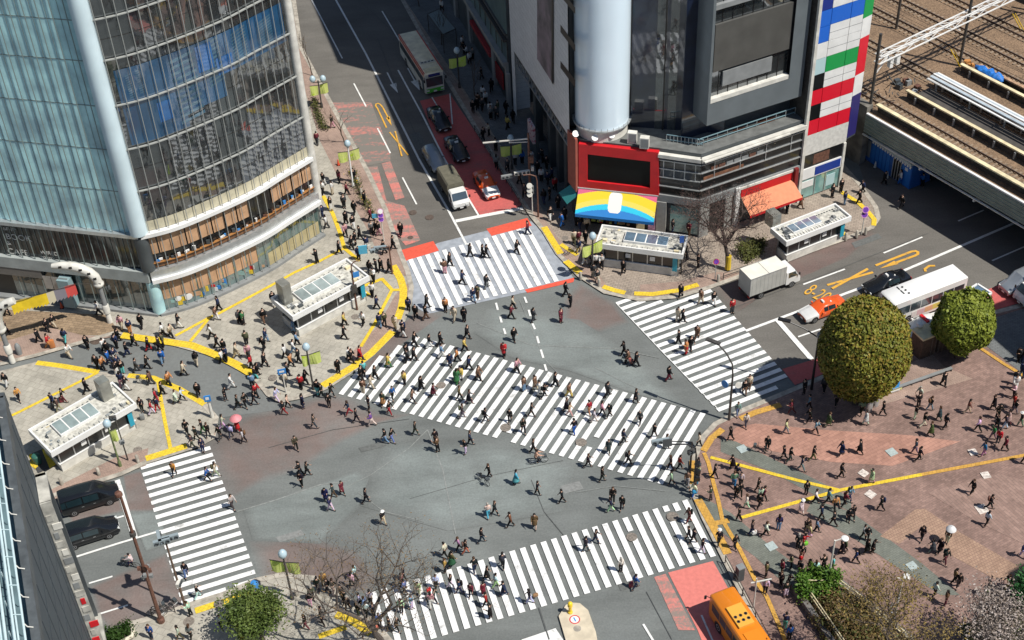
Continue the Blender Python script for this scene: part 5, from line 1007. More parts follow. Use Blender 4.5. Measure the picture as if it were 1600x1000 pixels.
t, b = pole('sign_post', 'white post with blue square sign near the tip of the diagonal zebra', 'sign post', 447, 613, 2.9, .06, M_OFFW); mb = MB(); mb.box(b + Vector((0, -.1, 2.7)), (.75, .06, .6), M_BLUEP, .2); mb.box(b + Vector((0, -.14, 2.72)), (.45, .02, .2), M_WHITE, .2); mb.build('plate', t)
t, b = pole('sign_post', 'white pillar with blue sign at the tip of the van side island', 'sign post', 332, 652, 2.6, .14, M_OFFW); mb = MB(); mb.box(b + Vector((0, -.16, 2.5)), (.6, .1, .7), M_BLUEP, .2); mb.box(b + Vector((0, -.22, 2.55)), (.3, .02, .3), M_WHITE, .2); mb.build('plate', t)
t, b = pole('sign_post', 'short post with a blue arrow sign at the corner of the rainbow shop entrance roof', 'sign post', 1064, 428, 4.6, .06); mb = MB(); mb.box(b + Vector((-.1, -.1, 4.4)), (.45, .06, .8), mat('navy_sign', (.02, .08, .3), .4), .2); mb.build('plate', t)
def head(t, c, n, col, rz, name='signal_head', w=.42):
    mb = MB(); X = Vector((cos(rz), sin(rz), 0)); Y = Vector((-sin(rz), cos(rz), 0)); mb.box(c, (w * n, .25, .42), col, rz)
    for k in range(n): mb.lathe(Vector(c) + X * (w * (k - (n - 1) / 2)) - Y * .13, [(.15, 0), (.15, .1), (.13, .1), (.13, .02), (.01, .02)], M_DKGREY, 10, axis=tuple(-Y))
    mb.build(name, t)
SIGG = mat('signal_grey', (.24, .29, .31), .5)
# pole with traffic signals, lower left
t, b = pole('traffic_signal', 'thin dark signal pole with grey signal heads over the van zebra', 'traffic signal', 289, 946, 8.0, .09, mat('brown_pole', (.13, .085, .06), .6))
for dx, dy, rz in ((-.25, -.1, .3), (.35, .25, .3), (-.5, .3, 1.9)): head(t, b + Vector((dx, dy, 7.9)), 3, SIGG, rz)
head(t, b + Vector((.1, -.2, 3.0)), 2, M_OFFW, 1.4, w=.3)
# tall rust pole
t, b = pole('street_light', 'tall rust brown lighting pole with boxes near the black vans', 'street light', 252, 971, 14.4, .14, M_RUST)
mb = MB(); mb.lathe(b, [(.3, 0), (.3, .35), (.2, .5)], M_RUST, 10); mb.lathe(b + UP * 10.3, [(.24, 0), (.24, .35)], M_DKSTEEL, 10)
mb.build('collar', t); mb = MB()
for k in range(10): a = k * 2.4; mb.box(b + Vector((cos(a) * .35, sin(a) * .35, 5.6 + .25 * (k % 6))), (.26, .22, .3), random.choice((M_DKSTEEL, M_RUST, M_GREY)), a)
mb.build('equipment_box', t); mb = MB(); mb.tube([b + UP * 14.3, b + UP * 14.7, b + Vector((-.3, .1, 14.8))], .1, M_RUST, 8); mb.lathe(b + Vector((-.1, 0, 14.7)), [(.1, -.1), (.3, 0), (.25, .25), (.05, .3)], M_RUST, 10); mb.build('lamp_head', t)
# curved lamp by the right zebra
t, b = pole('street_light', 'curved dark street light with a round blue sign at the zebra by the round tree', 'street light', 1139, 656, 5.5, .1)
mb = MB(); mb.tube([b + UP * 5.4, b + Vector((-.1, .1, 6.6)), b + Vector((-.6, .4, 7.6)), b + Vector((-1.2, .8, 8.2))], .07, M_DKSTEEL, 8); mb.build('arm', t, 'auto'); mb = MB(); mb.box(b + Vector((-1.7, 1.1, 8.45)), (1.3, .35, .16), M_DKSTEEL, R_(145)); mb.build('lamp_head', t)
mb = MB(); mb.bar(b + Vector((-.7, 0, 4.2)), b + Vector((.7, 0, 4.2)), .06, M_DKSTEEL); mb.build('cross_arm', t); sign_disc(t, b + Vector((-.65, -.1, 4.5)), .36, M_BLUEP, (-.7, -.7, .1)); sign_disc(t, b + Vector((.55, -.1, 4.3)), .3, M_OFFW)
# black pole by the round tree
t, b = pole('street_light', 'black street light leaning arm over the red lane beside the round tree', 'street light', 1268, 608, 6.3, .11, M_BLACK); mb = MB(); mb.tube([b + UP * 6.2, b + Vector((-1.2, .5, 6.9)), b + Vector((-2.6, 1.0, 7.4))], .06, M_BLACK, 8); mb.build('arm', t, 'auto'); mb = MB(); mb.box(b + Vector((-2.9, 1.1, 7.5)), (1.1, .35, .16), M_BLACK, R_(155)); mb.lathe(b + Vector((.1, 0, 6.2)), [(.1, 0), (.3, .15), (.25, .5), (.05, .6)], M_GREY, 10); mb.build('lamp_head', t)
# signals at the square corner
t, b = pole('traffic_signal', 'black signal pole with curved arm and grey heads on the square corner', 'traffic signal', 1084, 770, 4.6, .09, M_BLACK); mb = MB(); mb.tube([b + UP * 4.5, b + Vector((-.1, 0, 5.4)), b + Vector((-.8, .1, 5.8)), b + Vector((-2.3, .2, 5.8))], .06, M_BLACK, 8); mb.build('arm', t, 'auto')
mb = MB(); mb.box(b + Vector((-2.4, .1, 6.1)), (.75, .1, .8), M_DKGREY, .1); mb.build('plate', t); head(t, b + Vector((-.4, .3, 4.7)), 2, M_DKSTEEL, .5, w=.3)
for k in range(3): head(t, b + Vector((.2, -.1, 3.6 - k * .9)), 1, M_BLACK, 1.2 + k)
t, b = pole('traffic_signal', 'signal arm with bluish grey heads hanging over the square end of the diagonal zebra', 'traffic signal', 1078, 742, 4.0, .08, M_BLACK); head(t, b + Vector((-2.6, .3, 4.0)), 3, SIGG, .15, w=.5); mb = MB(); mb.bar(b + UP * 4.0, b + Vector((-3.2, .35, 4.05)), .06, M_BLACK); mb.build('arm', t)
# far signals
t, b = pole('traffic_signal', 'brown signal pole with long bar arm beside the shaded arcade', 'traffic signal', 829, 310, 8.3, .13, M_RUST); mb = MB(); mb.bar(b + UP * 7.6, b + Vector((-4.7, -.2, 7.5)), .12, M_OFFW); mb.bar(b + UP * 7.2, b + Vector((-2, -.1, 7.3)), .08, M_OFFW); mb.build('arm', t); head(t, b + Vector((-.8, -.3, 3.6)), 4, M_OFFW, .15); head(t, b + Vector((-2.4, -.3, 3.2)), 3, M_GREY, .2)
mb = MB(); mb.box(b + Vector((.2, -.2, 5.2)), (.5, .4, .8), M_RUST); mb.box(b + Vector((.3, -.2, 4.0)), (.3, .3, .5), M_OFFW); mb.build('control_box', t)
t, b = pole('traffic_signal', 'curved brown signal pole with pale round heads at the upper zebra', 'traffic signal', 841, 339, 4.6, .08, M_RUST); mb = MB(); mb.tube([b + UP * 4.5, b + Vector((-.1, 0, 5.2)), b + Vector((-.7, -.05, 5.5)), b + Vector((-1.4, -.1, 5.5))], .06, M_RUST, 8); mb.build('arm', t, 'auto')
for k in range(3): sign_disc(t, b + Vector((-.8, -.2, 4.2 - k * .55)), .3, M_OFFW, name='signal_head')
t, b = pole('traffic_signal', 'slim white pole with stacked signal heads beside the curved brown pole', 'traffic signal', 832, 332, 3.4, .05, M_OFFW); head(t, b + Vector((0, -.15, 2.8)), 1, M_GREY, .1); head(t, b + Vector((0, -.15, 3.3)), 1, M_GREY, .1)
t, b = pole('traffic_signal', 'dark curved pole with blue signs at the road end of the glass corner entrance', 'traffic signal', 558, 484, 4.9, .09, M_RUST); mb = MB(); mb.tube([b + UP * 4.8, b + Vector((.05, 0, 5.6)), b + Vector((.35, .1, 5.9)), b + Vector((.8, .2, 5.95))], .06, M_RUST, 8); mb.build('arm', t, 'auto'); mb = MB(); mb.box(b + Vector((.4, -.1, 4.5)), (.6, .08, .6), M_BLUEP, .4); mb.box(b + Vector((.05, -.15, 2.8)), (.5, .2, .9), M_DKSTEEL, .3); mb.build('plate', t)
t, b = pole('traffic_signal', 'signal pole with blue and white plate and grey heads at the pink pavement corner', 'traffic signal', 613, 428, 3.6, .08, M_RUST); head(t, b + Vector((-.9, .1, 3.3)), 3, SIGG, .1); head(t, b + Vector((-1.5, -.1, 3.2)), 2, SIGG, .5); mb = MB(); mb.bar(b + UP * 3.4, b + Vector((-2.9, .05, 3.4)), .07, M_RUST); mb.build('arm', t); mb = MB(); mb.box(b + Vector((-2.6, -.05, 3.3)), (.85, .1, 1.0), mat('pale_blue_sign', (.1, .42, .6), .4), .1); mb.box(b + Vector((-1.95, -.05, 3.5)), (.3, .1, .7), M_OFFW, .1); mb.build('plate', t)
t, b = pole('traffic_signal', 'thin dark lattice pole standing in front of the van side entrance', 'traffic signal', 200, 719, 5.4, .06, M_DKSTEEL); head(t, b + Vector((-.2, 0, 5.2)), 2, M_DKSTEEL, .2, w=.3); head(t, b + Vector((0, -.1, 2.4)), 1, M_GREY, .6)
t, b = pole('street_light', 'white lamp post with a round white head among the people by the planter', 'street light', 1293, 913, 5.3, .08, M_OFFW); mb = MB(); mb.bar(b + UP * 5.2, b + Vector((.5, .1, 5.3)), .07, M_OFFW); mb.lathe(b + Vector((.8, .15, 5.2)), [(.1, 0), (.3, .05), (.28, .13), (.08, .2)], M_WHITE, 14); mb.build('lamp_head', t, 'auto')
t, b = pole('street_light', 'white lamp disc showing through the brown tree', 'street light', 1395, 975, 5.5, .08, M_OFFW); mb = MB(); mb.bar(b + UP * 5.4, b + Vector((-.5, .1, 5.5)), .07, M_OFFW); mb.lathe(b + Vector((.3, .15, 5.4)), [(.1, 0), (.3, .05), (.28, .13), (.08, .2)], M_WHITE, 14); mb.build('lamp_head', t, 'auto')
t, b = pole('sign_post', 'white cross shaped post on the pavement beside the orange bus', 'sign post', 1177, 950, 3.6, .06, M_OFFW); mb = MB(); mb.bar(b + Vector((-.4, 0, 3.1)), b + Vector((1.2, .2, 3.2)), .09, M_OFFW); mb.build('cross_arm', t)
# arch lamps of the shopping street
def arch(label, px, py, pts, hp, ban=False):
    b = g(px, py, ZP); t = thing('arch_lamp', label, 'arch lamp', b, 'arched lamps of the shopping street'); mb = MB(); mb.lathe(b, [(.28, 0), (.24, 1.2), (.22, 1.25)], M_OFFW, 12); mb.lathe(b + UP * 1.25, [(.34, 0), (.34, .9), (.26, 1.0)], M_OFFW, 12); mb.lathe(b + UP * 2.2, [(.24, 0), (.22, hp - 2.2)], M_GREY, 12); mb.build('pole', t, 'auto')
    mb = MB(); mb.lathe(b + UP * (hp - .4), [(.3, 0), (.5, .25), (.5, .45), (.3, .7)], M_OFFW, 14); mb.build('collar', t, 'auto'); mb = MB(); mb.tube([b + Vector(p) for p in pts], [.42, .45, .46, .45, .42, .36, .25][:len(pts)], M_OFFW, 12); mb.build('arch_arm', t, 'auto')
    mb = MB()
    for k in range(1, len(pts) - 1): p = b + Vector(pts[k]); mb.box(p + Vector((.08, -.42, .1)), (.3, .12, .18), M_BLACK, .2)
    mb.build('lamp_slot', t); return t, b
arch('white arched lamp bending over the street in front of the flat glass side', 172, 503, [(0, 0, 5.0), (-.15, 0, 5.7), (-.6, .05, 6.3), (-1.3, .1, 6.75), (-2.2, .2, 7.0), (-3.2, .3, 7.05), (-4.0, .4, 6.95)], 4.9)
arch('white arched lamp at the far end of the street banner', 20, 566, [(0, 0, 4.3), (.0, .05, 5.2), (.2, .1, 6.0), (.7, .15, 6.7), (1.3, .2, 7.1), (2.0, .3, 7.3)], 4.2)
bn = thing('street_banner', 'long yellow and red banner hung across the shopping street between the arched lamps', 'banner', g(70, 520))
p0, p1 = g(16, 474, 5.2), g(117, 444, 5.2); mb = MB(); n = 18; dn = Vector((0, 0, 0))
BMAT = mat('banner_yellow', (.72, .52, .02), .6, noise=.1, scale=2)
for k in range(n):
    a, b_ = k / n, (k + 1) / n; A0, A1 = p0.lerp(p1, a), p0.lerp(p1, b_); wv = lambda q: Vector((0, .1 * sin(q * 9), 0)); m = BMAT if k < 10 else mat('banner_white', (.55, .5, .36), .6) if k < 12 else mat('banner_slate', (.2, .19, .22), .6) if k < 15 else mat('banner_red', (.6, .08, .07), .6)
    mb.face([A0 - UP * 1.45 + wv(a), A1 - UP * 1.2 + wv(b_), A1 + wv(b_), A0 + wv(a)], m); mb.face([A0 + wv(a) + Vector((0, .02, 0)), A1 + wv(b_) + Vector((0, .02, 0)), A1 - UP * 1.2 + wv(b_) + Vector((0, .02, 0)), A0 - UP * 1.45 + wv(a) + Vector((0, .02, 0))], m)
mb.build('banner_cloth', bn); mb = MB(); mb.tube([p0, p1, g(158, 443, 5.3)], .025, M_DKSTEEL, 5); mb.build('wire', bn)
# bollards, rails
GB = 'stone bollards along the kerbs'
for px, py, lb in ((907, 436, 'stone bollard at the lower end of the yellow strip by the upper zebra'), (936, 447, 'stone bollard below the lime banners of the rainbow shop corner'), (1321, 375, 'dark bollard at the end of the slatted entrance railing'), (1338, 371, 'bollard between the slatted entrance and the purple signs'), (1352, 366, 'bollard beyond the purple signs'), (565, 305, 'stone bollard on the pink pavement, further up'), (560, 288, 'stone bollard beside the white based globe lamp'), (216, 722, 'stone bollard beside the yellow strip by the van zebra'), (155, 742, 'small bollard at the kerb behind the first black van'), (97, 757, 'leaning bollard at the kerb beside the yellow plates'), (1122, 440, 'bollard by the tree planter and thin sign post'), (464, 930, 'stone bollard at the foot of the bottom globe lamp')):
    b = g(px, py, ZP); mb = MB(); mb.lathe(b, [(.16, 0), (.15, .8), (.1, .88), (.02, .9)], M_KERB, 10); tag(mb.build('bollard', None, 'auto'), lb, 'bollard', GB)
def rail(label, px, h=.95, m=M_DKSTEEL, group='railings along the kerbs'):
    pts = [g(x, y, ZP) for x, y in px]; t = thing('railing', label, 'railing', pts[0], group); mb = MB(); mp = MB()
    for a, b in zip(pts, pts[1:]):
        for z in (.45, h): mb.tube([a + UP * z, b + UP * z], .035, m, 6)
        n = max(1, int((b - a).length / 1.6))
        for k in range(n + 1): p = a.lerp(b, k / n); mp.tube([p, p + UP * h], .045, m, 6)
    mb.build('rail', t); mp.build('post', t); return t
rail('dark double railing between the orange bus and the brick pavement', [(1133, 880), (1160, 930), (1200, 1005)]); rail('railing in front of the slatted station entrance', [(1238, 402), (1321, 372)]); rail('railing along the kerb below the bare tree by the box truck', [(1130, 437), (1165, 425)], .8)
rail('thin railing beside the tall rust pole', [(238, 963), (274, 957)], .9); rail('railing along the shaded kerb of the arcade pavement', [(742, 205), (800, 300), (822, 335)], .8)
for px, py, lb in ((1155, 905, 'grey machine box beside the orange bus railing'),): b = g(px, py, ZP); mb = MB(); mb.box(b + UP * .75, (.55, .5, 1.5), M_DKGREY, .4); mb.box(b + Vector((.02, -.02, 1.55)), (.6, .55, .1), M_GREY, .4); tag(mb.build('control_cabinet'), lb, 'cabinet')
b = g(400, 922, ZP); mb = MB(); mb.lathe(b, [(.3, 0), (.34, .5), (.3, .95), (.1, 1.0)], M_BLUEP, 12); tag(mb.build('blue_bin', None, 'auto'), 'round blue object at the corner of the van zebra by the green tree', 'bin')
for px, py, lb in ((521, 253, 'orange'), ): 
    if 'orange' in lb: b = g(529, 258, ZP); mb = MB(); mb.box(b + UP * .02, (.4, .4, .05), M_BLACK); mb.lathe(b + UP * .05, [(.17, 0), (.04, .7)], mat('cone_red', (.6, .08, .03), .5), 12); tag(mb.build('traffic_cone', None, 'auto'), 'red traffic cone on the pavement near the curved glass building', 'traffic cone')
for px, py, lb in ((70, 474, 'red cone well away from the arched lamp under the flat glass side'), (97, 481, 'red cone by the arched lamp under the flat glass side'), (82, 473, 'red cone in the middle under the flat glass side')):
    b = g(px, py, ZP); mb = MB(); mb.box(b + UP * .02, (.4, .4, .05), M_BLACK); mb.lathe(b + UP * .05, [(.17, 0), (.04, .7)], mat('cone_red', (.6, .08, .03), .5), 12); tag(mb.build('traffic_cone', None, 'auto'), lb, 'traffic cone')
# yellow plates and bin by the van side entrance
yp = thing('yellow_floor_plate', 'yellow and black plates under a green bin by the van side entrance', 'floor plate', g(65, 722, ZP)); mb = MB(); mb.poly([g2(x, y, ZP) for x, y in ((45, 712), (72, 700), (88, 728), (60, 740))], ZP + .1, mat('dark_plate', (.05, .05, .05), .7)); mb.build('dark_plate', yp); mb = MB(); mb.poly([g2(x, y, ZP) for x, y in ((66, 704), (72, 701), (88, 727), (78, 733))], ZP + .11, M_TACT); mb.poly([g2(x, y, ZP) for x, y in ((45, 712), (50, 710), (60, 730), (55, 734))], ZP + .11, M_TACT); mb.build('yellow_stripe', yp)
b = g(60, 724, ZP); mb = MB(); mb.lathe(b, [(.32, .1), (.38, .95), (.3, 1.05), (.05, 1.1)], mat('dark_green_bin', (.03, .12, .09), .5), 14); tag(mb.build('green_bin', None, 'auto'), 'dark green bin standing on the yellow and black plates', 'bin')
b = g(31, 553, ZP); mb = MB(); mb.lathe(b, [(.25, 0), (.28, .9), (.2, 1.2), (.08, 1.35)], M_GREY, 12); tag(mb.build('grey_post_box', None, 'auto'), 'grey rounded post at the foot of the farther arched lamp', 'post')
# ================================================================== TREES AND PLANTS
BARK = mat('bark', (.085, .065, .05), .9, noise=.35, scale=6); BARKP = mat('pale_bark', (.15, .115, .09), .9, noise=.35, scale=5)
def leafmat(name, dark, mid, light, sc=1.3):
    m = mat(name, mid, .6, spec=.3); t, b = nodes(m); c = ramp(t, noisen(t, sc, 4, None, .7), (.28, dark), (.5, mid), (.72, light)); c = mixc(t, .7, c, ramp(t, noisen(t, 11, 2), (.3, (.68,) * 3), (.7, (1.35,) * 3)), 'MULTIPLY'); t.links.new(c, b.inputs['Base Color']); b.inputs['Subsurface Weight'].default_value = 0; return m
def limbs(mb, base, h, spread, m, r0=.22, levels=5, seed=1, up=.55, tips=None, kids=(2, 3), trunk=.3, shrink=.72):
    rnd = random.Random(seed)
    def go(p, d, L, r, lv):
        n = 3 if lv < levels else 2; pts = [p]; dd = d.copy(); q = p.copy()
        for k in range(n): dd = (dd + Vector((rnd.uniform(-.18, .18), rnd.uniform(-.18, .18), rnd.uniform(-.05, .12)))).normalized(); q = q + dd * (L / n); pts.append(q.copy())
        e = r * (.73 if lv else .82); mb.tube(pts, [r + (e - r) * k / n for k in range(n + 1)], m, 6 if lv < 2 else 4 if lv < 4 else 3, cap=False)
        if tips is not None and lv >= levels - 2: tips.extend(pts[1:])
        if lv >= levels: return
        nk = rnd.choice(kids) + (1 if lv == 0 else 0); a0 = rnd.uniform(0, 2 * pi)
        for k in range(nk):
            a = a0 + 2 * pi * k / nk + rnd.uniform(-.45, .45); s = spread * rnd.uniform(.6, 1.25); side = Vector((cos(a), sin(a), 0)); nd = (dd * 1.0 + side * s + UP * up * .35).normalized(); st = pts[-1] if k < 2 else pts[rnd.choice((-1, -2))]
            go(st, nd, L * shrink * rnd.uniform(.8, 1.15), e * .78, lv + 1)
    go(Vector(base), Vector((0, 0, 1)), h * trunk, r0, 0)
def leaves(mb, pts, n, size, m, jitter=.5, seed=2, flat=.4):
    rnd = random.Random(seed); k = mb.mat(m)
    for _ in range(n):
        c = Vector(pts[rnd.randrange(len(pts))]) + Vector((rnd.gauss(0, jitter), rnd.gauss(0, jitter), rnd.gauss(0, jitter * .8))); a = Vector((rnd.gauss(0, 1), rnd.gauss(0, 1), rnd.gauss(0, flat))).normalized(); b = a.cross(Vector((rnd.gauss(0, 1), rnd.gauss(0, 1), rnd.gauss(0, 1)))).normalized(); s = size * rnd.uniform(.6, 1.35); i = len(mb.v)
        mb.v += [tuple(c - a * s), tuple(c + b * s * .55), tuple(c + a * s), tuple(c - b * s * .55)]; mb.f.append((i, i + 1, i + 2, i + 3)); mb.mi.append(k)
def clipped_tree(name, label, px, py, zc, rx, rz, mats, n, size, seed, lump=.05):
    c = g(px, py, zc); t = thing(name, label, 'tree', (c.x, c.y, ZP)); rnd = random.Random(seed); mb = MB(); mb.tube([(c.x, c.y, ZP), (c.x + .1, c.y, zc * .5), (c.x, c.y, zc)], [.32, .26, .2], BARK, 8)
    for k in range(7): a = k * .9; mb.tube([(c.x, c.y, zc * .6), (c.x + cos(a) * rx * .4, c.y + sin(a) * rx * .4, zc), (c.x + cos(a) * rx * .7, c.y + sin(a) * rx * .7, zc + rz * .4)], [.12, .08, .03], BARK, 5)
    mb.build('trunk', t); mb = MB(); ph = [(rnd.uniform(0, 6), rnd.uniform(2, 6), rnd.uniform(0, 6), rnd.uniform(2, 6)) for _ in range(5)]
    def rad(th, fi): return 1 + lump * sum(sin(a + th * round(b)) * sin(c_ + fi * d) for a, b, c_, d in ph)
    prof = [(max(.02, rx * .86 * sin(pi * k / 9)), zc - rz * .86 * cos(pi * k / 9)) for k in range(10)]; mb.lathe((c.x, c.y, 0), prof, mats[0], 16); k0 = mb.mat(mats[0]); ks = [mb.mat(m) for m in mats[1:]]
    for _ in range(n):
        u = rnd.uniform(-1, 1); th = rnd.uniform(0, 2 * pi); fi = math.acos(u); r = rad(th, fi) * (1 - abs(rnd.gauss(0, .045))) * (1.03 if rnd.random() < .12 else 1)
        d = Vector((sin(fi) * cos(th), sin(fi) * sin(th), u)); p = Vector((c.x + d.x * rx * r, c.y + d.y * rx * r, zc + d.z * rz * r)); nn = (d + Vector((rnd.gauss(0, .55), rnd.gauss(0, .55), rnd.gauss(0, .55)))).normalized(); a = nn.cross(Vector((rnd.gauss(0, 1), rnd.gauss(0, 1), rnd.gauss(0, 1)))).normalized(); b = nn.cross(a); s = size * rnd.uniform(.6, 1.4); i = len(mb.v)
        mb.v += [tuple(p - a * s), tuple(p - b * s * .6), tuple(p + a * s), tuple(p + b * s * .6)]; mb.f.append((i, i + 1, i + 2, i + 3)); mb.mi.append(rnd.choice(ks))
    mb.build('crown', t); return t
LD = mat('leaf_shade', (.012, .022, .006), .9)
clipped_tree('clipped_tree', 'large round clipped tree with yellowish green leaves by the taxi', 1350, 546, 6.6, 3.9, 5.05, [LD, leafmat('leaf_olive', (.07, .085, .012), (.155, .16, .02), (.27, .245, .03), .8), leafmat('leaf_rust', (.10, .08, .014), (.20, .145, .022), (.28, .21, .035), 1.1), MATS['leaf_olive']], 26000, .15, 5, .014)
clipped_tree('clipped_tree', 'smaller bright green bushy tree beyond the timber hut', 1508, 502, 4.5, 2.65, 3.1, [LD, leafmat('leaf_bright', (.07, .095, .012), (.165, .20, .022), (.28, .31, .04), 1.1)], 10000, .17, 9, .05)
def bare_tree(label, px, py, h, spread, seed, r0, levels=6, leaf=None, nl=0, lsize=.1, bark=BARK, z=ZP, jit=.35, trunk=.28, kids=(2, 3), up=.55, name='bare_tree', cat='tree', shrink=.72):
    b = g(px, py, z); t = thing(name, label, cat, b); mb = MB(); tips = []; limbs(mb, b, h, spread, bark, r0, levels, seed, up, tips, kids, trunk, shrink); mb.build('trunk', t)
    if leaf: mb = MB(); leaves(mb, tips, nl, lsize, leaf, jit, seed); mb.build('crown', t)
    return t, tips
bare_tree('wide bare tree with thin grey brown twigs over the lower zebra', 600, 1012, 16, .95, 4, .26, 6, leafmat('bud_brown', (.1, .06, .03), (.17, .11, .05), (.24, .16, .06)), 2600, .06, trunk=.25, kids=(3, 3), bark=mat('grey_twig', (.10, .08, .066), .9), shrink=.72)
t, tips = bare_tree('bare dark tree with a yellow wrapped trunk beside the box truck', 1137, 422, 13.5, 1.1, 3, .24, 6, leafmat('bud_red', (.06, .035, .03), (.11, .06, .05), (.16, .09, .07)), 2600, .06, mat('dark_twig', (.07, .05, .042), .9), trunk=.22, kids=(3, 4)); b = g(1137, 422, ZP); mb = MB(); mb.lathe(b, [(.3, .2), (.28, 1.8)], M_TACT, 10); mb.build('trunk_wrap', t)
bare_tree('sparse tree with brown twigs and yellow green buds over the planted triangle', 1402, 1050, 18.5, .8, 7, .3, 6, leafmat('bud_olive', (.09, .065, .02), (.19, .135, .04), (.28, .20, .06), .6), 5200, .085, BARKP, jit=.45, trunk=.22, kids=(3, 3))
bare_tree('cherry tree in pale pink blossom in the shaded corner of the square', 1535, 1022, 10.0, 1.0, 41, .25, 5, leafmat('blossom', (.10, .075, .05), (.28, .23, .20), (.56, .50, .47), 1.8), 5600, .10, BARK, jit=.6, trunk=.2, kids=(3, 3))
bare_tree('leafy pale green tree beside the yellow strip near the rust pole', 412, 1003, 7.2, .8, 55, .2, 5, leafmat('leaf_sage', (.035, .06, .012), (.085, .125, .026), (.16, .2, .05), .9), 13000, .12, BARK, jit=.55, trunk=.2, kids=(3, 3), name='leafy_tree')
bare_tree('small green conifer like shrub beside the blossom tree', 1604, 945, 3.6, .5, 61, .12, 4, leafmat('leaf_deep', (.01, .045, .012), (.02, .09, .022), (.04, .14, .03), 1.3), 5000, .12, BARK, jit=.5, trunk=.25, kids=(3, 4), name='shrub', cat='shrub')
for px, py, h, lb, sd in ((488, 118, 5.0, 'thin bare street tree on the glass building side kerb near the top', 3), (538, 222, 4.4, 'thin bare street tree on the glass building side kerb below the twin globe lamp', 4), (690, 70, 4.6, 'thin bare street tree in shade behind the bus', 6), (655, 10, 5, 'thin bare street tree at the top of the shaded pavement', 7), (742, 150, 4.2, 'thin bare street tree in the shaded arcade crowd', 8)):
    bare_tree(lb, px, py, h, .35, sd, .07, 3, leafmat('bud_brown', (.1, .06, .03), (.17, .11, .05), (.24, .16, .06)), 60, .05, trunk=.42, kids=(2, 3), name='street_tree')
def shrub(label, px, mats, n, size, h, z=ZP, name='shrub', cat='shrub', seed=3, gap=.0):
    pts = [Vector(g2(x, y, z)) for x, y in px]; rnd = random.Random(seed); x0, x1 = min(p.x for p in pts), max(p.x for p in pts); y0, y1 = min(p.y for p in pts), max(p.y for p in pts)
    def inside(x, y):
        r = False
        for i in range(len(pts)):
            a, b = pts[i], pts[i - 1]
            if (a.y > y) != (b.y > y) and x < (b.x - a.x) * (y - a.y) / (b.y - a.y) + a.x: r = not r
        return r
    c = sum(pts, Vector((0, 0))) / len(pts); t = thing(name, label, cat, (c.x, c.y, z)); spots = []
    while len(spots) < 400:
        x, y = rnd.uniform(x0, x1), rnd.uniform(y0, y1)
        if inside(x, y): spots.append(Vector((x, y, z + h * (.45 + .4 * sin(x * 2.3 + y) * sin(y * 1.7) + rnd.uniform(-.35, .35)))))
    mb = MB()
    for m, k in mats: leaves(mb, spots, int(n * k), size, m, .22, seed + int(k * 10))
    mb.build('foliage', t); mb = MB()
    for s in spots[::5]: mb.bar(Vector((s.x + .1, s.y, z)), s, .035, BARK)
    mb.build('stem', t); return t
shrub('bright green bush at the pointed end of the planted triangle', [(1245, 925), (1268, 900), (1300, 905), (1310, 925), (1280, 940), (1250, 945)], [(leafmat('leaf_fresh', (.02, .06, .006), (.06, .13, .012), (.13, .2, .025)), 1)], 5200, .13, 1.9, seed=12)
DRY = leafmat('leaf_dry', (.05, .035, .012), (.12, .075, .03), (.19, .13, .05), .8); OLV = leafmat('leaf_dull', (.035, .045, .01), (.075, .085, .02), (.13, .13, .035), .7)
shrub('low brown and olive shrubs filling the planted triangle', [(1255, 940), (1310, 925), (1345, 945), (1420, 1020), (1300, 1030)], [(DRY, .65), (OLV, .35)], 15000, .11, .9, name='planted_bed', cat='planting', seed=14)
shrub('clipped green hedge in the kerbed bed near the rust pole', [(163, 988), (200, 976), (207, 982), (205, 996), (170, 1012)], [(OLV, .5), (leafmat('leaf_hedge', (.02, .05, .008), (.045, .1, .016), (.08, .15, .03)), .5)], 3400, .1, .6, name='hedge', cat='hedge', seed=16)
shrub('dark shrubs in shade under the cherry blossom', [(1500, 985), (1600, 960), (1640, 1000), (1620, 1040), (1520, 1040)], [(OLV, .6), (LD, .4)], 5000, .12, 1.2, name='shrub', seed=18)
shrub('green shrubs under the bare tree beside the box truck', [(1150, 395), (1175, 380), (1195, 378), (1190, 400), (1165, 412)], [(OLV, 1)], 2600, .1, 1.2, seed=20)
shrub('narrow planting with yellow flowers along the pink pavement', [(552, 262), (566, 300), (585, 335), (580, 340), (560, 305), (546, 270)], [(OLV, .8), (M_YEL, .06)], 1500, .08, .7, name='planter_strip', cat='planting', seed=22)
shrub('low planting strip on the glass building side kerb below the twin globe lamp', [(490, 150), (502, 190), (512, 205), (505, 205), (492, 180)], [(OLV, 1)], 1200, .09, .8, name='planter_strip', cat='planting', seed=24)
pw = thing('planter_wall', 'low stone wall and bamboo fence round the planted triangle', 'planter wall', g(1245, 935, ZP)); mb = MB(); a_ = [g(x, y, ZP) for x, y in ((1237, 918), (1262, 955), (1320, 1040))]; b_ = [g(x, y, ZP) for x, y in ((1240, 915), (1310, 915), (1350, 945), (1440, 1020))]
for A_ in (a_, b_):
    for p, q in zip(A_, A_[1:]): mb.bar(p + UP * .35, q + UP * .35, .45, mat('planter_stone', (.14, .13, .12), .85, noise=.25, scale=2), .7)
mb.build('stone_wall', pw); mb = MB()
for A_ in (a_, b_):
    for p, q in zip(A_, A_[1:]):
        off = Vector((.5, .15, 0)) if A_ is a_ else Vector((-.1, -.5, 0))
        for z in (.5, .9, 1.3): mb.tube([p + off + UP * z, q + off + UP * z], .05, M_CREAM if z > .6 else BARKP, 6)
mb.build('bamboo_fence', pw)
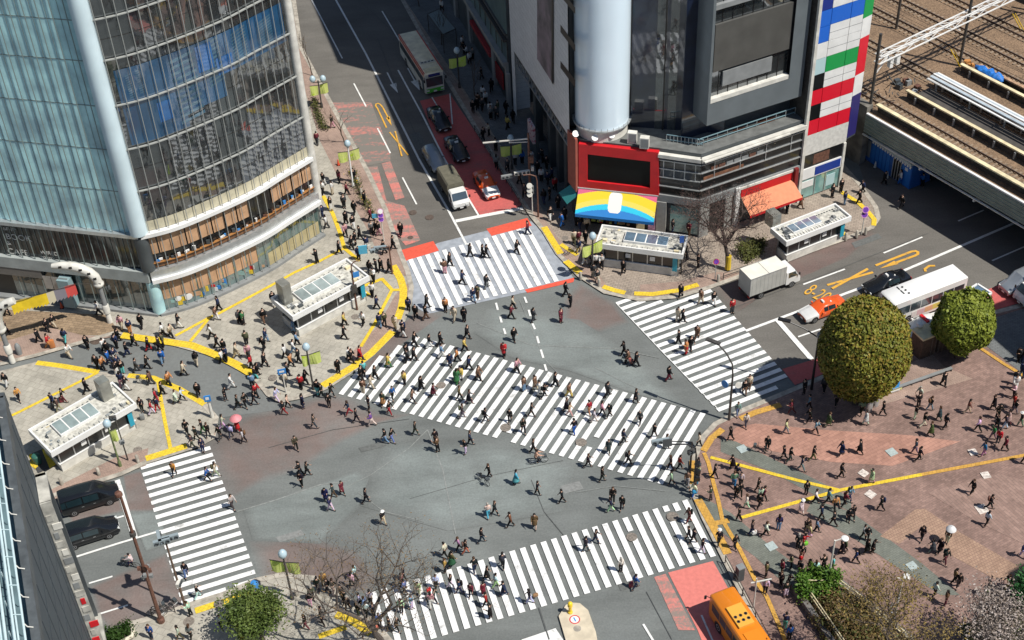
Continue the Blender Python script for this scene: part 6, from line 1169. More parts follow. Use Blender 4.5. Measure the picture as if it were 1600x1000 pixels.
hk = thing('hedge_kerb', 'curved cream kerb round the clipped hedge', 'kerb', g(205, 985, ZP)); mb = MB(); mb.tube([g(x, y, ZP + .3) for x, y in ((165, 1012), (190, 1003), (206, 994), (208, 985), (204, 976))], .16, mat('cream_kerb', (.58, .53, .42), .8, noise=.1, scale=2), 8); mb.build('kerb_stone', hk, 'auto')
# small timber hut, tree tubs, blue sheet and barrier by the round tree
hb = g(1462, 560, ZP); hut = thing('timber_hut', 'small dark timber hut with a pale flat roof between the two clipped trees', 'hut', hb); TIM = mat('dark_timber', (.085, .055, .038), .8, noise=.3, scale=4); ax_ = R_(24)
mb = MB(); mb.box(hb + Vector((-1.1, .9, 1.2)), (1.6, 1.5, 2.4), TIM, ax_); mb.box(hb + Vector((1.2, 1.9, 1.1)), (2.6, 1.5, 2.2), TIM, ax_); mb.build('wall', hut); mb = MB(); mb.box(hb + Vector((-1.1, .9, 2.5)), (1.8, 1.7, .2), M_CREAM, ax_); mb.build('roof', hut)
mb = MB()
for k in range(9): mb.box(hb + Vector((-.5 + k * .42, .33 + k * .2, 1.1)), (.1, .1, 2.2), BARKP, ax_)
mb.build('timber_batten', hut); mb = MB(); mb.lathe(hb + Vector((-1.5, 1.5, 2.6)), [(.1, 0), (.32, .25), (.3, .5), (.05, .65)], M_WHITE, 12); mb.build('roof_lamp', hut, 'auto')
b = g(1388, 610, ZP); bs = thing('blue_cart', 'bright blue covered cart with yellow base at the foot of the round tree', 'cart', b); mb = MB(); mb.box(b + UP * .7, (1.6, .8, .7), mat('cover_blue', (.03, .32, .75), .5, noise=.15, scale=4), R_(20)); mb.box(b + Vector((.2, .05, 1.15)), (.9, .7, .3), MATS['cover_blue'], R_(30)); mb.build('cover', bs); mb = MB(); mb.box(b + UP * .25, (2.2, .9, .25), mat('pale_yellow_panel', (.6, .62, .25), .5), R_(20)); mb.box(b + Vector((.2, -.46, .25)), (1.6, .03, .16), M_WHITE, R_(20)); mb.build('base_panel', bs)
bw = thing('bench_wall', 'long grey bench rail on the brick square beside the round tree', 'bench', g(1430, 592, ZP)); p, q = g(1393, 613, ZP), g(1486, 580, ZP); mb = MB(); mb.bar(p + UP * .42, q + UP * .42, .3, M_GREY, .1); mb.build('seat', bw); mb = MB()
for k in range(7): c = p.lerp(q, k / 6); mb.bar(c, c + UP * .4, .12, M_DKSTEEL)
mb.build('leg', bw)
for px, py, lb in ((1357, 641, 'silver drum shaped bollard under the round tree, in shade'), (1367, 633, 'silver drum shaped bollard beside the edge of the round tree, in sun')): b = g(px, py, ZP); mb = MB(); mb.lathe(b, [(.3, 0), (.32, 1.0), (.25, 1.15), (.05, 1.2)], M_STEEL, 14); tag(mb.build('silver_drum', None, 'auto'), lb, 'bollard', 'silver drums under the round tree')
bsh = thing('bus_shelter', 'glass roofed bus shelter with white frame behind the bright green tree', 'bus shelter', g(1528, 470, ZP)); zc = 2.7; C4 = [g(x, y, zc) for x, y in ((1502, 460), (1527, 444), (1549, 458), (1524, 475))]; mb = MB(); mb.face(C4[::-1], M_SKYLB); mb.face([p - UP * .04 for p in C4], M_SKYLB); mb.build('roof_glass', bsh); mb = MB()
for i in range(4): mb.bar(C4[i], C4[(i + 1) % 4], .18, M_WHITE)
mb.build('roof_frame', bsh); mb = MB()
for p in C4: mb.bar(Vector((p.x, p.y, .1)), p, .1, M_STEEL)
mb.build('post', bsh)
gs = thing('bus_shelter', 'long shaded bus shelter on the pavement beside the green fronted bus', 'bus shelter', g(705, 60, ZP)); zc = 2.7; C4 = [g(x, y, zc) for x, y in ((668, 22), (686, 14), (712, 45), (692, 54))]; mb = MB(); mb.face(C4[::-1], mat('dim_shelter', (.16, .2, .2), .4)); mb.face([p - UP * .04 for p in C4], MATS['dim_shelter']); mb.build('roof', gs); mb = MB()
for p in C4: mb.bar(Vector((p.x, p.y, .1)), p, .1, M_DKSTEEL)
for i in range(4): mb.bar(C4[i], C4[(i + 1) % 4], .1, M_DKSTEEL)
mb.build('post', gs)
# ================================================================== VEHICLES
def paint(name, c, metal=0.0, rough=.3): return mat(name, c, rough, metal, noise=.04, scale=2, coat=.5)
M_TYRE = mat('tyre_rubber', (.015, .015, .015), .8); M_RIM = mat('alloy_rim', (.45, .46, .47), .35, .6); M_TRIM = mat('dark_trim', (.02, .02, .022), .55); M_HEADL = mat('headlight_lens', (.62, .64, .62), .15, spec=.8); M_TAILL = mat('tail_lens', (.4, .015, .01), .25)
def ring(st):                                # one cross-section of a car body: x, half width, sill z, belt z, roof half width, roof z
    x, w, z0, zs, wr, zt = st
    h = [(w * .90, z0), (w, z0 + .12), (w, (z0 + zs) / 2), (w * .985, zs), (wr, zt - .07), (wr * .86, zt - .01), (wr * .45, zt + .025)]
    return [(x, -y, z) for y, z in h] + [(x, y, z) for y, z in reversed(h)]
def place(t, front, d, L): t.location = Vector((front[0] - d.x * L / 2, front[1] - d.y * L / 2, .05)); t.rotation_euler = (0, 0, atan2(d.y, d.x))
def wheels(t, xs, w, r=.31, tw=.2):
    for x in xs:
        for s in (1, -1):
            mb = MB(); mb.lathe((x, s * (w - tw / 2), r), [(r * .62, -tw / 2 * 1.0), (r, -tw / 2), (r, tw / 2), (r * .62, tw / 2)], M_TYRE, 18, axis=(0, s, 0)); o = mb.build('wheel', t, 'auto')
            mb = MB(); mb.lathe((x, s * (w - tw / 2), r), [(r * .64, tw / 2 - .03), (r * .6, tw / 2 + .005), (r * .2, tw / 2 - .01), (.02, tw / 2 + .015)], M_RIM, 14, axis=(0, s, 0)); mb.build('rim', o)
def car(label, cat, front, d, L, W, prof, col, roofcol=None, extras=None, wb=(.19, .80), wr=.31, rearq=True, name='parked_car', group=None, hoodcol=None, lower=None):
    """prof: list of stations (fraction from the rear, half width factor, sill, belt, roof half-width factor, roof z, kind)"""
    t = thing(name, label, cat, (0, 0, 0), group, local=True); w = W / 2
    st = [((f - .5) * L, w * a, z0, zs, w * b, zt) for f, a, z0, zs, b, zt, k in prof]; rs = [ring(s) for s in st]; kinds = [p[6] for p in prof]; mb = MB()
    def mf(q, j):
        if roofcol and j in (4, 5, 6, 7, 8) and kinds[q] in 'RW' : return roofcol
        if hoodcol and kinds[q] == 'H' : return hoodcol
        if hoodcol and kinds[q] == 'R' and False: return hoodcol
        return lower if (lower and j in (0, 1, 11, 12, 13)) else col
    mb.loft(rs, col, True, mf); mb.build('body', t, 'auto')
    lerp = lambda p, q, a: Vector(p).lerp(Vector(q), a)
    def quad(a, b, c, e, off): n = (Vector(b) - Vector(a)).cross(Vector(e) - Vector(a)).normalized() * off; return [Vector(p) + n for p in (a, b, c, e)]
    sw = {1: MB(), -1: MB()}
    for q in range(len(rs) - 1):
        A, B = rs[q], rs[q + 1]
        if kinds[q] == 'R':                  # side glass between belt and roof
            for s, (j0, j1) in ((-1, (3, 4)), (1, (10, 9))):
                f0, f1 = .04, .96; p = [lerp(lerp(A[j0], A[j1], .10), lerp(B[j0], B[j1], .10), f0), lerp(lerp(A[j0], A[j1], .10), lerp(B[j0], B[j1], .10), f1), lerp(lerp(A[j0], A[j1], .90), lerp(B[j0], B[j1], .90), f1), lerp(lerp(A[j0], A[j1], .90), lerp(B[j0], B[j1], .90), f0)]
                o = Vector((0, s * .012, .004)); p = [v + o for v in p]; sw[s].face(p if s < 0 else p[::-1], M_CARGL)
        if kinds[q] in 'WB':                 # windscreen / rear window across the top
            m2 = MB(); a, b, c, e = lerp(A[4], B[4], .08), lerp(A[4], B[4], .92), lerp(A[9], B[9], .92), lerp(A[9], B[9], .08); a, b, c, e = [Vector((v.x, v.y * .93, v.z)) for v in (a, b, c, e)]
            up = Vector((0, 0, .045)); mid0, mid1 = (a + e) / 2 + Vector((0, 0, .05)), (b + c) / 2 + Vector((0, 0, .05)); m2.face([a + up, b + up, mid1 + up, mid0 + up], M_CARGL); m2.face([mid0 + up, mid1 + up, c + up, e + up], M_CARGL); m2.build('windscreen' if kinds[q] == 'W' else 'rear_window', t)
    for s in (1, -1):
        if sw[s].f: sw[s].build('side_window', t)
    xf, xr = L / 2, -L / 2; zb = prof[-2][3]
    for s in (1, -1):
        mb = MB(); mb.box((xf - .12, s * (w - .28), zb - .12), (.22, .34, .15), M_HEADL, s * -.25); mb.build('headlight', t)
        mb = MB(); mb.box((xr + .06, s * (w - .22), prof[1][3] - .12), (.14, .26, .2), M_TAILL); mb.build('tail_light', t)
        mb = MB(); xm = [x for (x, *_), k in zip(st, kinds) if k == 'W'][0] + .2; mb.box((xm, s * (w + .08), prof[-3][3] + .08), (.14, .2, .14), col); mb.build('mirror', t)
    mb = MB(); mb.box((xf - .02, 0, .42), (.08, W * .62, .16), M_TRIM); mb.box((xr + .02, 0, .42), (.08, W * .7, .12), M_TRIM); mb.build('bumper_grille', t)
    mb = MB(); mb.box((xf + .03, 0, .42), (.02, .36, .16), M_WHITE); mb.box((xr - .03, 0, .55), (.02, .36, .16), M_WHITE); mb.build('number_plate', t)
    mb = MB()
    for f in wb:
        for s in (1, -1): mb.lathe(((f - .5) * L, s * (w * .985), wr + .02), [(wr + .07, 0), (wr + .07, .012), (.01, .013)], M_BLACK, 18, axis=(0, s, 0))
    mb.build('wheel_arch', t); wheels(t, [(f - .5) * L for f in wb], w + .02, wr)
    mb = MB()
    for f in (.36, .56): 
        for s in (1, -1): mb.box(((f - .5) * L, s * (w * .995), .78), (.2, .02, .03), M_STEEL)
    mb.build('door_handle', t)
    if extras: extras(t, L, w)
    place(t, front, d, L); return t
SEDAN = [(0, .80, .30, .72, .62, .74, 'X'), (.012, .92, .24, .84, .74, .90, 'T'), (.19, .99, .22, .90, .80, .95, 'B'), (.30, 1, .22, .90, .70, 1.40, 'R'), (.48, 1, .22, .88, .72, 1.46, 'R'), (.585, 1, .22, .88, .70, 1.41, 'W'), (.71, 1, .22, .86, .82, .92, 'H'), (.97, .94, .24, .72, .72, .80, 'H'), (1, .82, .3, .62, .60, .68, 'X')]
HATCH = [(0, .84, .32, .85, .66, .90, 'X'), (.015, .94, .26, .92, .70, 1.02, 'B'), (.10, .98, .22, .94, .70, 1.46, 'R'), (.32, 1, .22, .92, .74, 1.53, 'R'), (.55, 1, .22, .90, .72, 1.47, 'W'), (.74, 1, .22, .88, .82, .97, 'H'), (.97, .93, .24, .72, .70, .80, 'H'), (1, .82, .3, .62, .6, .68, 'X')]
VAN = [(0, .92, .34, 1.0, .82, 1.74, 'X'), (.012, .98, .28, 1.06, .86, 1.86, 'R'), (.10, 1, .22, 1.06, .88, 1.93, 'R'), (.38, 1, .22, 1.04, .88, 1.95, 'R'), (.66, 1, .22, 1.02, .85, 1.88, 'W'), (.83, 1, .22, 1.0, .86, 1.10, 'H'), (.97, .95, .24, .86, .76, .92, 'H'), (1, .86, .3, .7, .66, .78, 'X')]
dA = (g(749, 339) - g(695, 250)).normalized(); dB = (g(1215, 499) - g(1312, 462.5)).normalized(); dC = (g(178, 787) - g(122.5, 804.5)).normalized(); dD = (g(1005, 976) - g(1022, 1004)).normalized()
P_BLACK = paint('car_black', (.008, .009, .011), 0, .2); P_SILVER = paint('car_silver', (.32, .35, .37), .5); P_ORANGE = paint('taxi_orange', (.72, .10, .015)); P_WHITE = paint('car_white', (.70, .70, .68)); P_GREY = paint('car_grey', (.30, .33, .36), .4)
def taxi_x(lampm):
    def f(t, L, w):
        mb = MB(); mb.box((.1, 0, 1.55), (.18, .4, .16), lampm); mb.build('roof_lamp', t); mb = MB(); mb.lathe((-.6, .3, 1.47), [(.1, 0), (.06, .08), (.01, .1)], M_WHITE, 8); mb.build('antenna', t)
    return f
GT = 'cars waiting on the upper street'; GR = 'cars on the bridge road'
car('orange and white taxi first in the red lane of the upper street', 'taxi', g(772, 314), dA, 4.7, 1.7, SEDAN, P_ORANGE, None, taxi_x(M_WHITE), name='taxi', group=GT, hoodcol=P_WHITE)
car('black taxi with white roof lamp directly behind the orange taxi lane, second from the bus', 'taxi', g(725, 257), dA, 4.7, 1.72, SEDAN, P_BLACK, None, taxi_x(M_WHITE), name='taxi', group=GT)
car('black taxi directly in front of the green fronted bus', 'taxi', g(697, 209), dA, 4.7, 1.72, SEDAN, P_BLACK, None, taxi_x(M_STEEL), name='taxi', group=GT)
car('silver hatchback behind the khaki canvas truck', 'car', g(689, 272), dA, 4.3, 1.72, HATCH, P_SILVER, name='car', group=GT)
car('orange taxi with white bonnet waiting beside the large round tree', 'taxi', g(1252, 502), dB, 4.7, 1.72, SEDAN, P_ORANGE, None, taxi_x(M_WHITE), name='taxi', group=GR, hoodcol=P_WHITE)
car('black saloon half hidden behind the white bus', 'car', g(1352, 461), dB, 4.8, 1.78, SEDAN, P_BLACK, None, taxi_x(M_WHITE), name='car', group=GR)
def police_x(t, L, w):
    mb = MB(); mb.box((.05, 0, 1.56), (.3, 1.15, .16), mat('police_red_light', (.55, .01, .015), .25)); mb.build('light_bar', t)
    text('251', .62, M_BLUEP, ((-.25, .5, 1.5), (0, -1, 0), (1, 0, 0)), 'roof_number', t, .005)
car('white police car with a red light bar between the two clipped trees', 'police car', g(1409, 530), dB, 4.75, 1.78, SEDAN, P_WHITE, None, police_x, name='police_car', group=GR, lower=P_BLACK)
car('grey van with reddish front coming out of the bridge shadow', 'van', g(1566, 461), dB, 4.8, 1.72, VAN, P_GREY, name='van', group=GR, lower=mat('van_red_bumper', (.35, .06, .06), .4))
nC = Vector((-dC.y, dC.x, 0))
car('large black people carrier waiting beside the van side station entrance', 'van', g(190, 780) + nC * .6 , dC, 4.9, 1.85, VAN, P_BLACK, name='van', group='black vans waiting at a zebra', wr=.33)
car('lower black minivan in the lane nearer the bottom', 'van', g(189.5, 833) + nC * .6, dC, 4.75, 1.74, [(a, b, c, d * .93, e, f * .88, k) for a, b, c, d, e, f, k in VAN], P_BLACK, name='van', group='black vans waiting at a zebra')
def boxring(x, w, z0, z1, r=.1): return [(x, -w, z0 + r * .5), (x, -w, z1 - r), (x, -w + r, z1), (x, w - r, z1), (x, w, z1 - r), (x, w, z0 + r * .5), (x, w - r * .5, z0), (x, -w + r * .5, z0)]
def bus(label, front, d, L, W, H, body, roof, cat='bus', front_m=None, skirt=None, extras=None, name='bus'):
    t = thing(name, label, cat, (0, 0, 0), None, local=True); w = W / 2; mb = MB(); xs = [-L / 2, -L / 2 + .12, L / 2 - .25, L / 2 - .05]; rg = [boxring(xs[0], w * .95, .4, H - .12), boxring(xs[1], w, .3, H), boxring(xs[2], w, .3, H), boxring(xs[3], w * .95, .4, H - .15)]
    def mf(q, j): return roof if j in (1, 2, 3) else (skirt or body) if j in (5, 6, 7) else body
    mb.loft(rg, body, True, mf); mb.build('body', t, 'auto')
    for s in (1, -1):
        mb = MB(); n = 6
        for k in range(n): x0 = -L / 2 + .35 + (L - 1.0) * k / n; x1 = x0 + (L - 1.0) / n - .08; mb.box(((x0 + x1) / 2, s * (w + .004), H * .62), (x1 - x0, .02, H * .30), M_CARGL)
        mb.build('side_window', t)
        mb = MB(); mb.box((L / 2 - .9, s * (w + .01), H * .45), (.75, .02, H * .62), M_CARGL) if s < 0 else mb.box((L / 2 - .8, s * (w + .01), H * .63), (.5, .02, H * .28), M_CARGL); mb.build('door' if s < 0 else 'driver_window', t)
        mb = MB(); mb.box((L / 2 - .04, s * (w - .3), .75), (.08, .35, .2), M_HEADL); mb.build('headlight', t)
        mb = MB(); mb.box((-L / 2 + .02, s * (w - .25), .95), (.06, .2, .4), M_TAILL); mb.build('tail_light', t)
        mb = MB(); mb.tube([(L / 2 - .1, s * (w - .05), H - .5), (L / 2 + .25, s * (w + .15), H - .55)], .03, M_TRIM, 5); mb.box((L / 2 + .28, s * (w + .15), H - .75), (.08, .18, .36), M_TRIM); mb.build('mirror', t)
    mb = MB(); mb.box((L / 2 - .035, 0, H * .60), (.04, W * .86, H * .38), M_CARGL); mb.box((L / 2 - .03, 0, H * .88), (.05, W * .6, H * .1), M_BLACK); mb.build('windscreen', t)
    mb = MB(); mb.box((L / 2 - .03, 0, .72), (.045, W * .88, .5), front_m or body); mb.box((L / 2 - .01, 0, .42), (.05, W * .5, .12), M_TRIM); mb.box((L / 2 + .02, 0, .6), (.02, .4, .2), M_WHITE); mb.build('front_panel', t)
    mb = MB(); mb.box((-L / 2 + .0, 0, H * .68), (.04, W * .7, H * .25), M_CARGL); mb.build('rear_window', t)
    wheels(t, (-L * .26, L * .27), w + .01, .46, .26); mb = MB()
    for x in (-L * .26, L * .27):
        for s in (1, -1): mb.lathe((x, s * (w - .002), .46), [(.54, 0), (.54, .01), (.01, .011)], M_BLACK, 18, axis=(0, s, 0))
    mb.build('wheel_arch', t)
    if extras: extras(t, L, w, H)
    place(t, front, d, L); return t
def top_bus_x(t, L, w, H):
    mb = MB(); mb.box((L * .26, 0, H + .06), (.35, w * 1.5, .12), M_OFFW)
    for k in range(4): mb.box((L * .26 + .02, -w * .55 + k * w * .36, H + .125), (.22, .28, .02), M_BLACK)
    mb.box((L * .43, 0, H + .03), (1.0, w * 1.6, .05), M_CREAM); mb.build('roof_vent', t)
    for s in (1, -1): mb = MB(); mb.box((0, s * (w + .012), H - .3), (L - .6, .02, .32), mat('bus_red', (.5, .06, .03), .4)); mb.box((0, s * (w - .05), H + .01), (L - .3, .14, .02), mat('bus_red', (.5, .06, .03), .4)); mb.build('red_stripe', t)
    mb = MB(); mb.box((L / 2 - .0, 0, H - .28), (.05, w * 1.2, .3), mat('destination_blue', (.03, .04, .18), .3)); mb.build('destination_sign', t)
bus('cream roofed bus with red edges and green front on the upper street', g(681, 149), dA, 10.3, 2.35, 3.05, M_OFFW, mat('bus_cream_roof', (.78, .70, .50), .5, noise=.15, scale=1.2), front_m=mat('bus_green', (.06, .42, .04), .4), extras=top_bus_x)
def white_bus_x(t, L, w, H):
    for s in (1,):
        mb = MB(); 
        for k in range(14): f = k / 13; mb.box((-L / 2 + 2.2 + (L - 4.6) * f, s * (w + .012), .95), ((L - 4.6) / 13 + .01, .02, .62), mat('bus_stripe_%d' % (k // 3), [(.55, .42, .05), (.6, .5, .12), (.62, .35, .2), (.6, .4, .42), (.66, .6, .58)][k // 3], .4))
        mb.build('side_stripe', t); mb = MB(); rnd = random.Random(4)
        for k in range(7): x = -L / 2 + 1.0 + k * .28; mb.tube([(x, s * (w + .03), 1.0), (x - .08, s * (w + .03), 1.5), (x + .12, s * (w + .03), 1.35), (x + .05, s * (w + .03), .95 + .3 * rnd.random())], .05, M_BLACK, 5)
        mb.build('side_lettering', t)
    mb = MB(); mb.box((L * .30, 0, H + .02), (.12, w * .5, .03), M_BLACK); mb.box((L * .30, -w * .55, H + .02), (.12, w * .4, .03), M_BLACK)
    for k in range(3): mb.lathe((L * .25 - k * .0, -w * .5 + k * .5, H + .01), [(.1, 0), (.1, .06), (.01, .07)], M_TRIM, 10)
    mb.build('roof_vent', t)
cr = [g(x, y, 3.1) for x, y in ((1381, 459), (1483, 410), (1507, 429), (1405, 479))]; cc_ = sum(cr, Vector()) / 4; Lw = ((cr[1] - cr[0]).length + (cr[2] - cr[3]).length) / 2 + .3
bus('white bus with a yellow and pink side stripe behind the round tree', (cc_ + dB * (Lw / 2)), dB, Lw, 2.3, 3.1, P_WHITE, mat('bus_white_roof', (.76, .76, .74), .4), extras=white_bus_x)
def orange_bus_x(t, L, w, H):
    mb = MB(); mb.box((.6, 0, H + .09), (2.0, w * 1.25, .2), mat('bus_orange_unit', (.72, .36, .05), .45)); mb.build('roof_unit', t); mb = MB()
    for i in range(3):
        for j in range(2): mb.lathe((.1 + j * .45, -w * .42 + i * w * .42, H + .19), [(.14, 0), (.14, .02), (.08, .021), (.08, .0)], M_DKSTEEL, 10)
    mb.build('roof_fan', t); mb = MB(); mb.box((-1.8, 0, H + .03), (1.8, w * 1.2, .08), MATS['bus_orange']); mb.build('roof_hatch', t)
fo = g(1127, 921, 2.75); bus('small orange bus with a pale roof unit at the bottom edge', Vector((fo.x, fo.y, 0)) , dD, 6.9, 2.05, 2.8, mat('bus_orange', (.74, .22, .008), .4, coat=.4), MATS['bus_orange'], front_m=MATS['bus_orange'], extras=orange_bus_x)
def truck(label, front, d, L, W, Hc, Hb, cab_m, cargo_m, roof_m, name='truck', canvas=False, cabL=1.6, cat='truck'):
    t = thing(name, label, cat, (0, 0, 0), None, local=True); w = W / 2; mb = MB(); x1 = L / 2
    rs = [boxring(x1 - cabL, w * .96, .45, Hc, .12), boxring(x1 - .75, w * .97, .4, Hc, .14), boxring(x1 - .25, w * .97, .4, Hc * .62, .08), boxring(x1 - .02, w * .93, .42, Hc * .48, .08)]; mb.loft(rs, cab_m); mb.build('cab', t, 'auto')
    mb = MB(); a, b = x1 - .72, x1 - .27; za, zb = Hc * .97, Hc * .65; mb.face([(a, -w * .84, za), (b, -w * .88, zb), (b, w * .88, zb), (a, w * .84, za)], M_CARGL); mb.v = [(x + .03, y, z + .03) for x, y, z in mb.v]; mb.build('windscreen', t)
    for s in (1, -1):
        mb = MB(); p = [(x1 - cabL + .25, s * (w * .97 + .012), Hc * .62), (x1 - .42, s * (w * .97 + .012), Hc * .62), (x1 - .72, s * (w * .97 + .012), Hc * .92), (x1 - cabL + .25, s * (w * .97 + .012), Hc * .92)]; mb.face(p if s < 0 else p[::-1], M_CARGL); mb.build('side_window', t)
        mb = MB(); mb.box((x1 - .0, s * (w - .3), .68), (.06, .34, .2), M_HEADL); mb.build('headlight', t); mb = MB(); mb.box((x1 - .3, s * (w + .12), Hc * .75), (.08, .16, .3), M_TRIM); mb.build('mirror', t); mb = MB(); mb.box((-L / 2 + .02, s * (w - .25), .6), (.08, .3, .14), M_TAILL); mb.build('tail_light', t)
    x0, xc = -L / 2, x1 - cabL - .1; mb = MB()
    if canvas:
        n = 7; mb.loft([[(x0 + (xc - x0) * k / (n - 1) * 1.0, y, z - (.04 if k % 2 else 0) * (z > 1.2)) for x, y, z in boxring(0, w, .75, Hb, .16)] for k in range(n)], cargo_m)
    else: mb.loft([boxring(x0, w, .75, Hb, .03), boxring(xc, w, .75, Hb, .03)], cargo_m, True, lambda q, j: roof_m if j in (1, 2, 3) else cargo_m)
    mb.build('canvas_cover' if canvas else 'cargo_box', t); mb = MB(); mb.box(((x0 + xc) / 2, 0, .6), (xc - x0, W * .8, .28), M_TRIM); mb.build('chassis', t)
    if not canvas:
        mb = MB(); mb.box(((x0 + xc) / 2, 0, Hb + .008), (.05, W, .02), M_STEEL)
        for s in (1, -1): mb.box(((x0 + xc) / 2, s * w, Hb - .02), (xc - x0 + .02, .06, .06), M_STEEL); mb.box((x0, s * w, (Hb + .75) / 2), (.06, .06, Hb - .75), M_STEEL)
        for k in range(9):
            for s in (1, -1): mb.box((x0 + (xc - x0) * (k + .5) / 9, s * (w + .003), (Hb + .75) / 2), (.02, .01, Hb - .85), M_GREY)
        mb.build('box_trim', t)
    mb = MB(); mb.box((x1 + .01, 0, .5), (.04, W * .6, .1), M_TRIM); mb.box((x1 + .03, 0, .45), (.02, .36, .16), M_WHITE); mb.build('bumper', t); wheels(t, (-L * .27, L * .33), w - .02, .36, .22); place(t, front, d, L); return t
truck('white cab truck with a khaki canvas cover waiting at the upper stop line', g(722, 330), dA, 5.3, 1.85, 1.95, 2.45, P_WHITE, mat('khaki_canvas', (.115, .108, .078), .9, noise=.15, scale=2), None, canvas=True)
truck('parked white box truck with grey sides by the bare tree', g(1241, 436), -dB, 5.9, 1.95, 2.1, 2.9, P_WHITE, mat('box_grey', (.40, .40, .37), .55, noise=.08, scale=1), mat('box_cream_roof', (.72, .69, .6), .5, noise=.06, scale=1), cabL=1.7)
truck('pale truck close behind the grey van', g(1590, 478), dB, 5.5, 1.9, 2.0, 2.7, P_WHITE, M_OFFW, M_CREAM)
# ------------------------------------------------------------------ bicycles and a pushchair
def bicycle(label, x, y, rz, z=0.05, lean=.0, frame_m=None):
    t = thing('bicycle', label, 'bicycle', (x, y, z), None, rz, True); fm = frame_m or M_DKSTEEL; mb = MB()
    for a, b in (((-.5, 0, .34), (-.12, 0, .36)), ((-.12, 0, .36), (-.24, 0, .82)), ((-.12, 0, .36), (.4, 0, .78)), ((-.2, 0, .66), (.38, 0, .84)), ((-.5, 0, .34), (-.22, 0, .7)), ((.55, 0, .34), (.36, 0, .95))): mb.tube([a, b], .022, fm, 6)
    mb.build('frame', t); mb = MB(); mb.tube([(.34, -.28, 1.0), (.4, -.1, 1.0), (.36, 0, .95), (.4, .1, 1.0), (.34, .28, 1.0)], .018, M_BLACK, 6); mb.build('handlebar', t); mb = MB(); mb.loft([[(-.24 + r * cos(a) * 1.4, r * sin(a), z_) for a in [2 * pi * k / 8 for k in range(8)]] for r, z_ in ((.05, .82), (.1, .87), (.06, .9))], M_BLACK); mb.build('saddle', t)
    for wx in (-.5, .55):
        mb = MB(); n = 20; mb.tube([(wx + .33 * cos(2 * pi * k / n), 0, .34 + .33 * sin(2 * pi * k / n)) for k in range(n + 1)], .022, M_TYRE, 5, False)
        for k in range(8): a = pi * k / 8; mb.tube([(wx + .32 * cos(a), 0, .34 + .32 * sin(a)), (wx - .32 * cos(a), 0, .34 - .32 * sin(a))], .004, M_STEEL, 3)
        mb.build('wheel', t)
    mb = MB(); mb.box((.62, 0, .85), (.26, .32, .22), M_DKGREY); mb.build('basket', t); return t
BIKES = []
for px, py, rz, lb in ((841, 724, .15, 'pale framed bicycle ridden along the lower edge of the diagonal zebra'), (206, 886, 2.9, 'dark bicycle ridden past the tall rust pole'), (755, 753, -.9, 'thin bicycle ridden by a black clad person in the middle of the junction'), (228, 600, 3.0, 'bicycle pushed over the yellow strip on the banner shopping street'), (1190, 708, 2.8, 'dark bicycle beside a rider on the salmon paving'), (984, 571, 2.6, 'low dark bicycle beside the walkers in the upper middle of the junction')):
    c = g(px, py, .05 if py > 620 and px < 1100 else .05); zz_ = ZP if px in (1190, 228) else .05; c = g(px, py, zz_); BIKES.append(bicycle(lb, c.x, c.y, rz, zz_, frame_m=M_STEEL if 'pale' in lb else None))
for px, py, rz, lb in ((246, 958, .4, 'dark bicycle leaning by the tall rust pole, nearer the vans'), (266, 955, .8, 'dark bicycle leaning by the tall rust pole, nearer the zebra'), (893, 397, .3, 'bicycle parked beside the ringed cover at the upper zebra')):
    c = g(px, py, ZP); bicycle(lb, c.x, c.y, rz, ZP)
# ================================================================== PEOPLE
M_SKIN = mat('skin', (.46, .29, .21), .5); M_SHOE = mat('shoe_leather', (.03, .027, .025), .5); M_EYE = mat('eye_dark', (.02, .015, .012), .3); M_LIP = mat('lip', (.4, .14, .12), .5)
def tinted(name, rough):
    m = mat(name, (.5, .5, .5), rough, spec=.2); t, b = nodes(m); oi = t.nodes.new('ShaderNodeObjectInfo'); c = mixc(t, .5, oi.outputs['Color'], ramp(t, noisen(t, 7, 3), (.3, (.7,) * 3), (.7, (1.25,) * 3)), 'MULTIPLY'); t.links.new(c, b.inputs['Base Color']); return m
M_CLOTH = tinted('cloth', .85); M_HAIR = tinted('hair', .45)
def skin_mesh(name, vs_, es, rs, mats, sub=1, faces=None):
    me = bpy.data.meshes.new(name); bm = bmesh.new(); lay = bm.verts.layers.skin.verify(); bv = []
    for k, (v, r) in enumerate(zip(vs_, rs)):
        q = bm.verts.new(v); q[lay].radius = r if isinstance(r, tuple) else (r, r); q[lay].use_root = (k == 0); bv.append(q)
    for a, b in es: bm.edges.new((bv[a], bv[b]))
    bm.to_mesh(me); bm.free(); o = bpy.data.objects.new(name, me); COL.objects.link(o); o.modifiers.new('skin', 'SKIN').use_smooth_shade = True
    if sub: s = o.modifiers.new('sub', 'SUBSURF'); s.levels = s.render_levels = sub
    dg = bpy.context.evaluated_depsgraph_get(); out = bpy.data.meshes.new_from_object(o.evaluated_get(dg)); out.name = name; bpy.data.objects.remove(o); bpy.data.meshes.remove(me)
    out.materials.clear()
    for m in mats: out.materials.append(m)
    return out
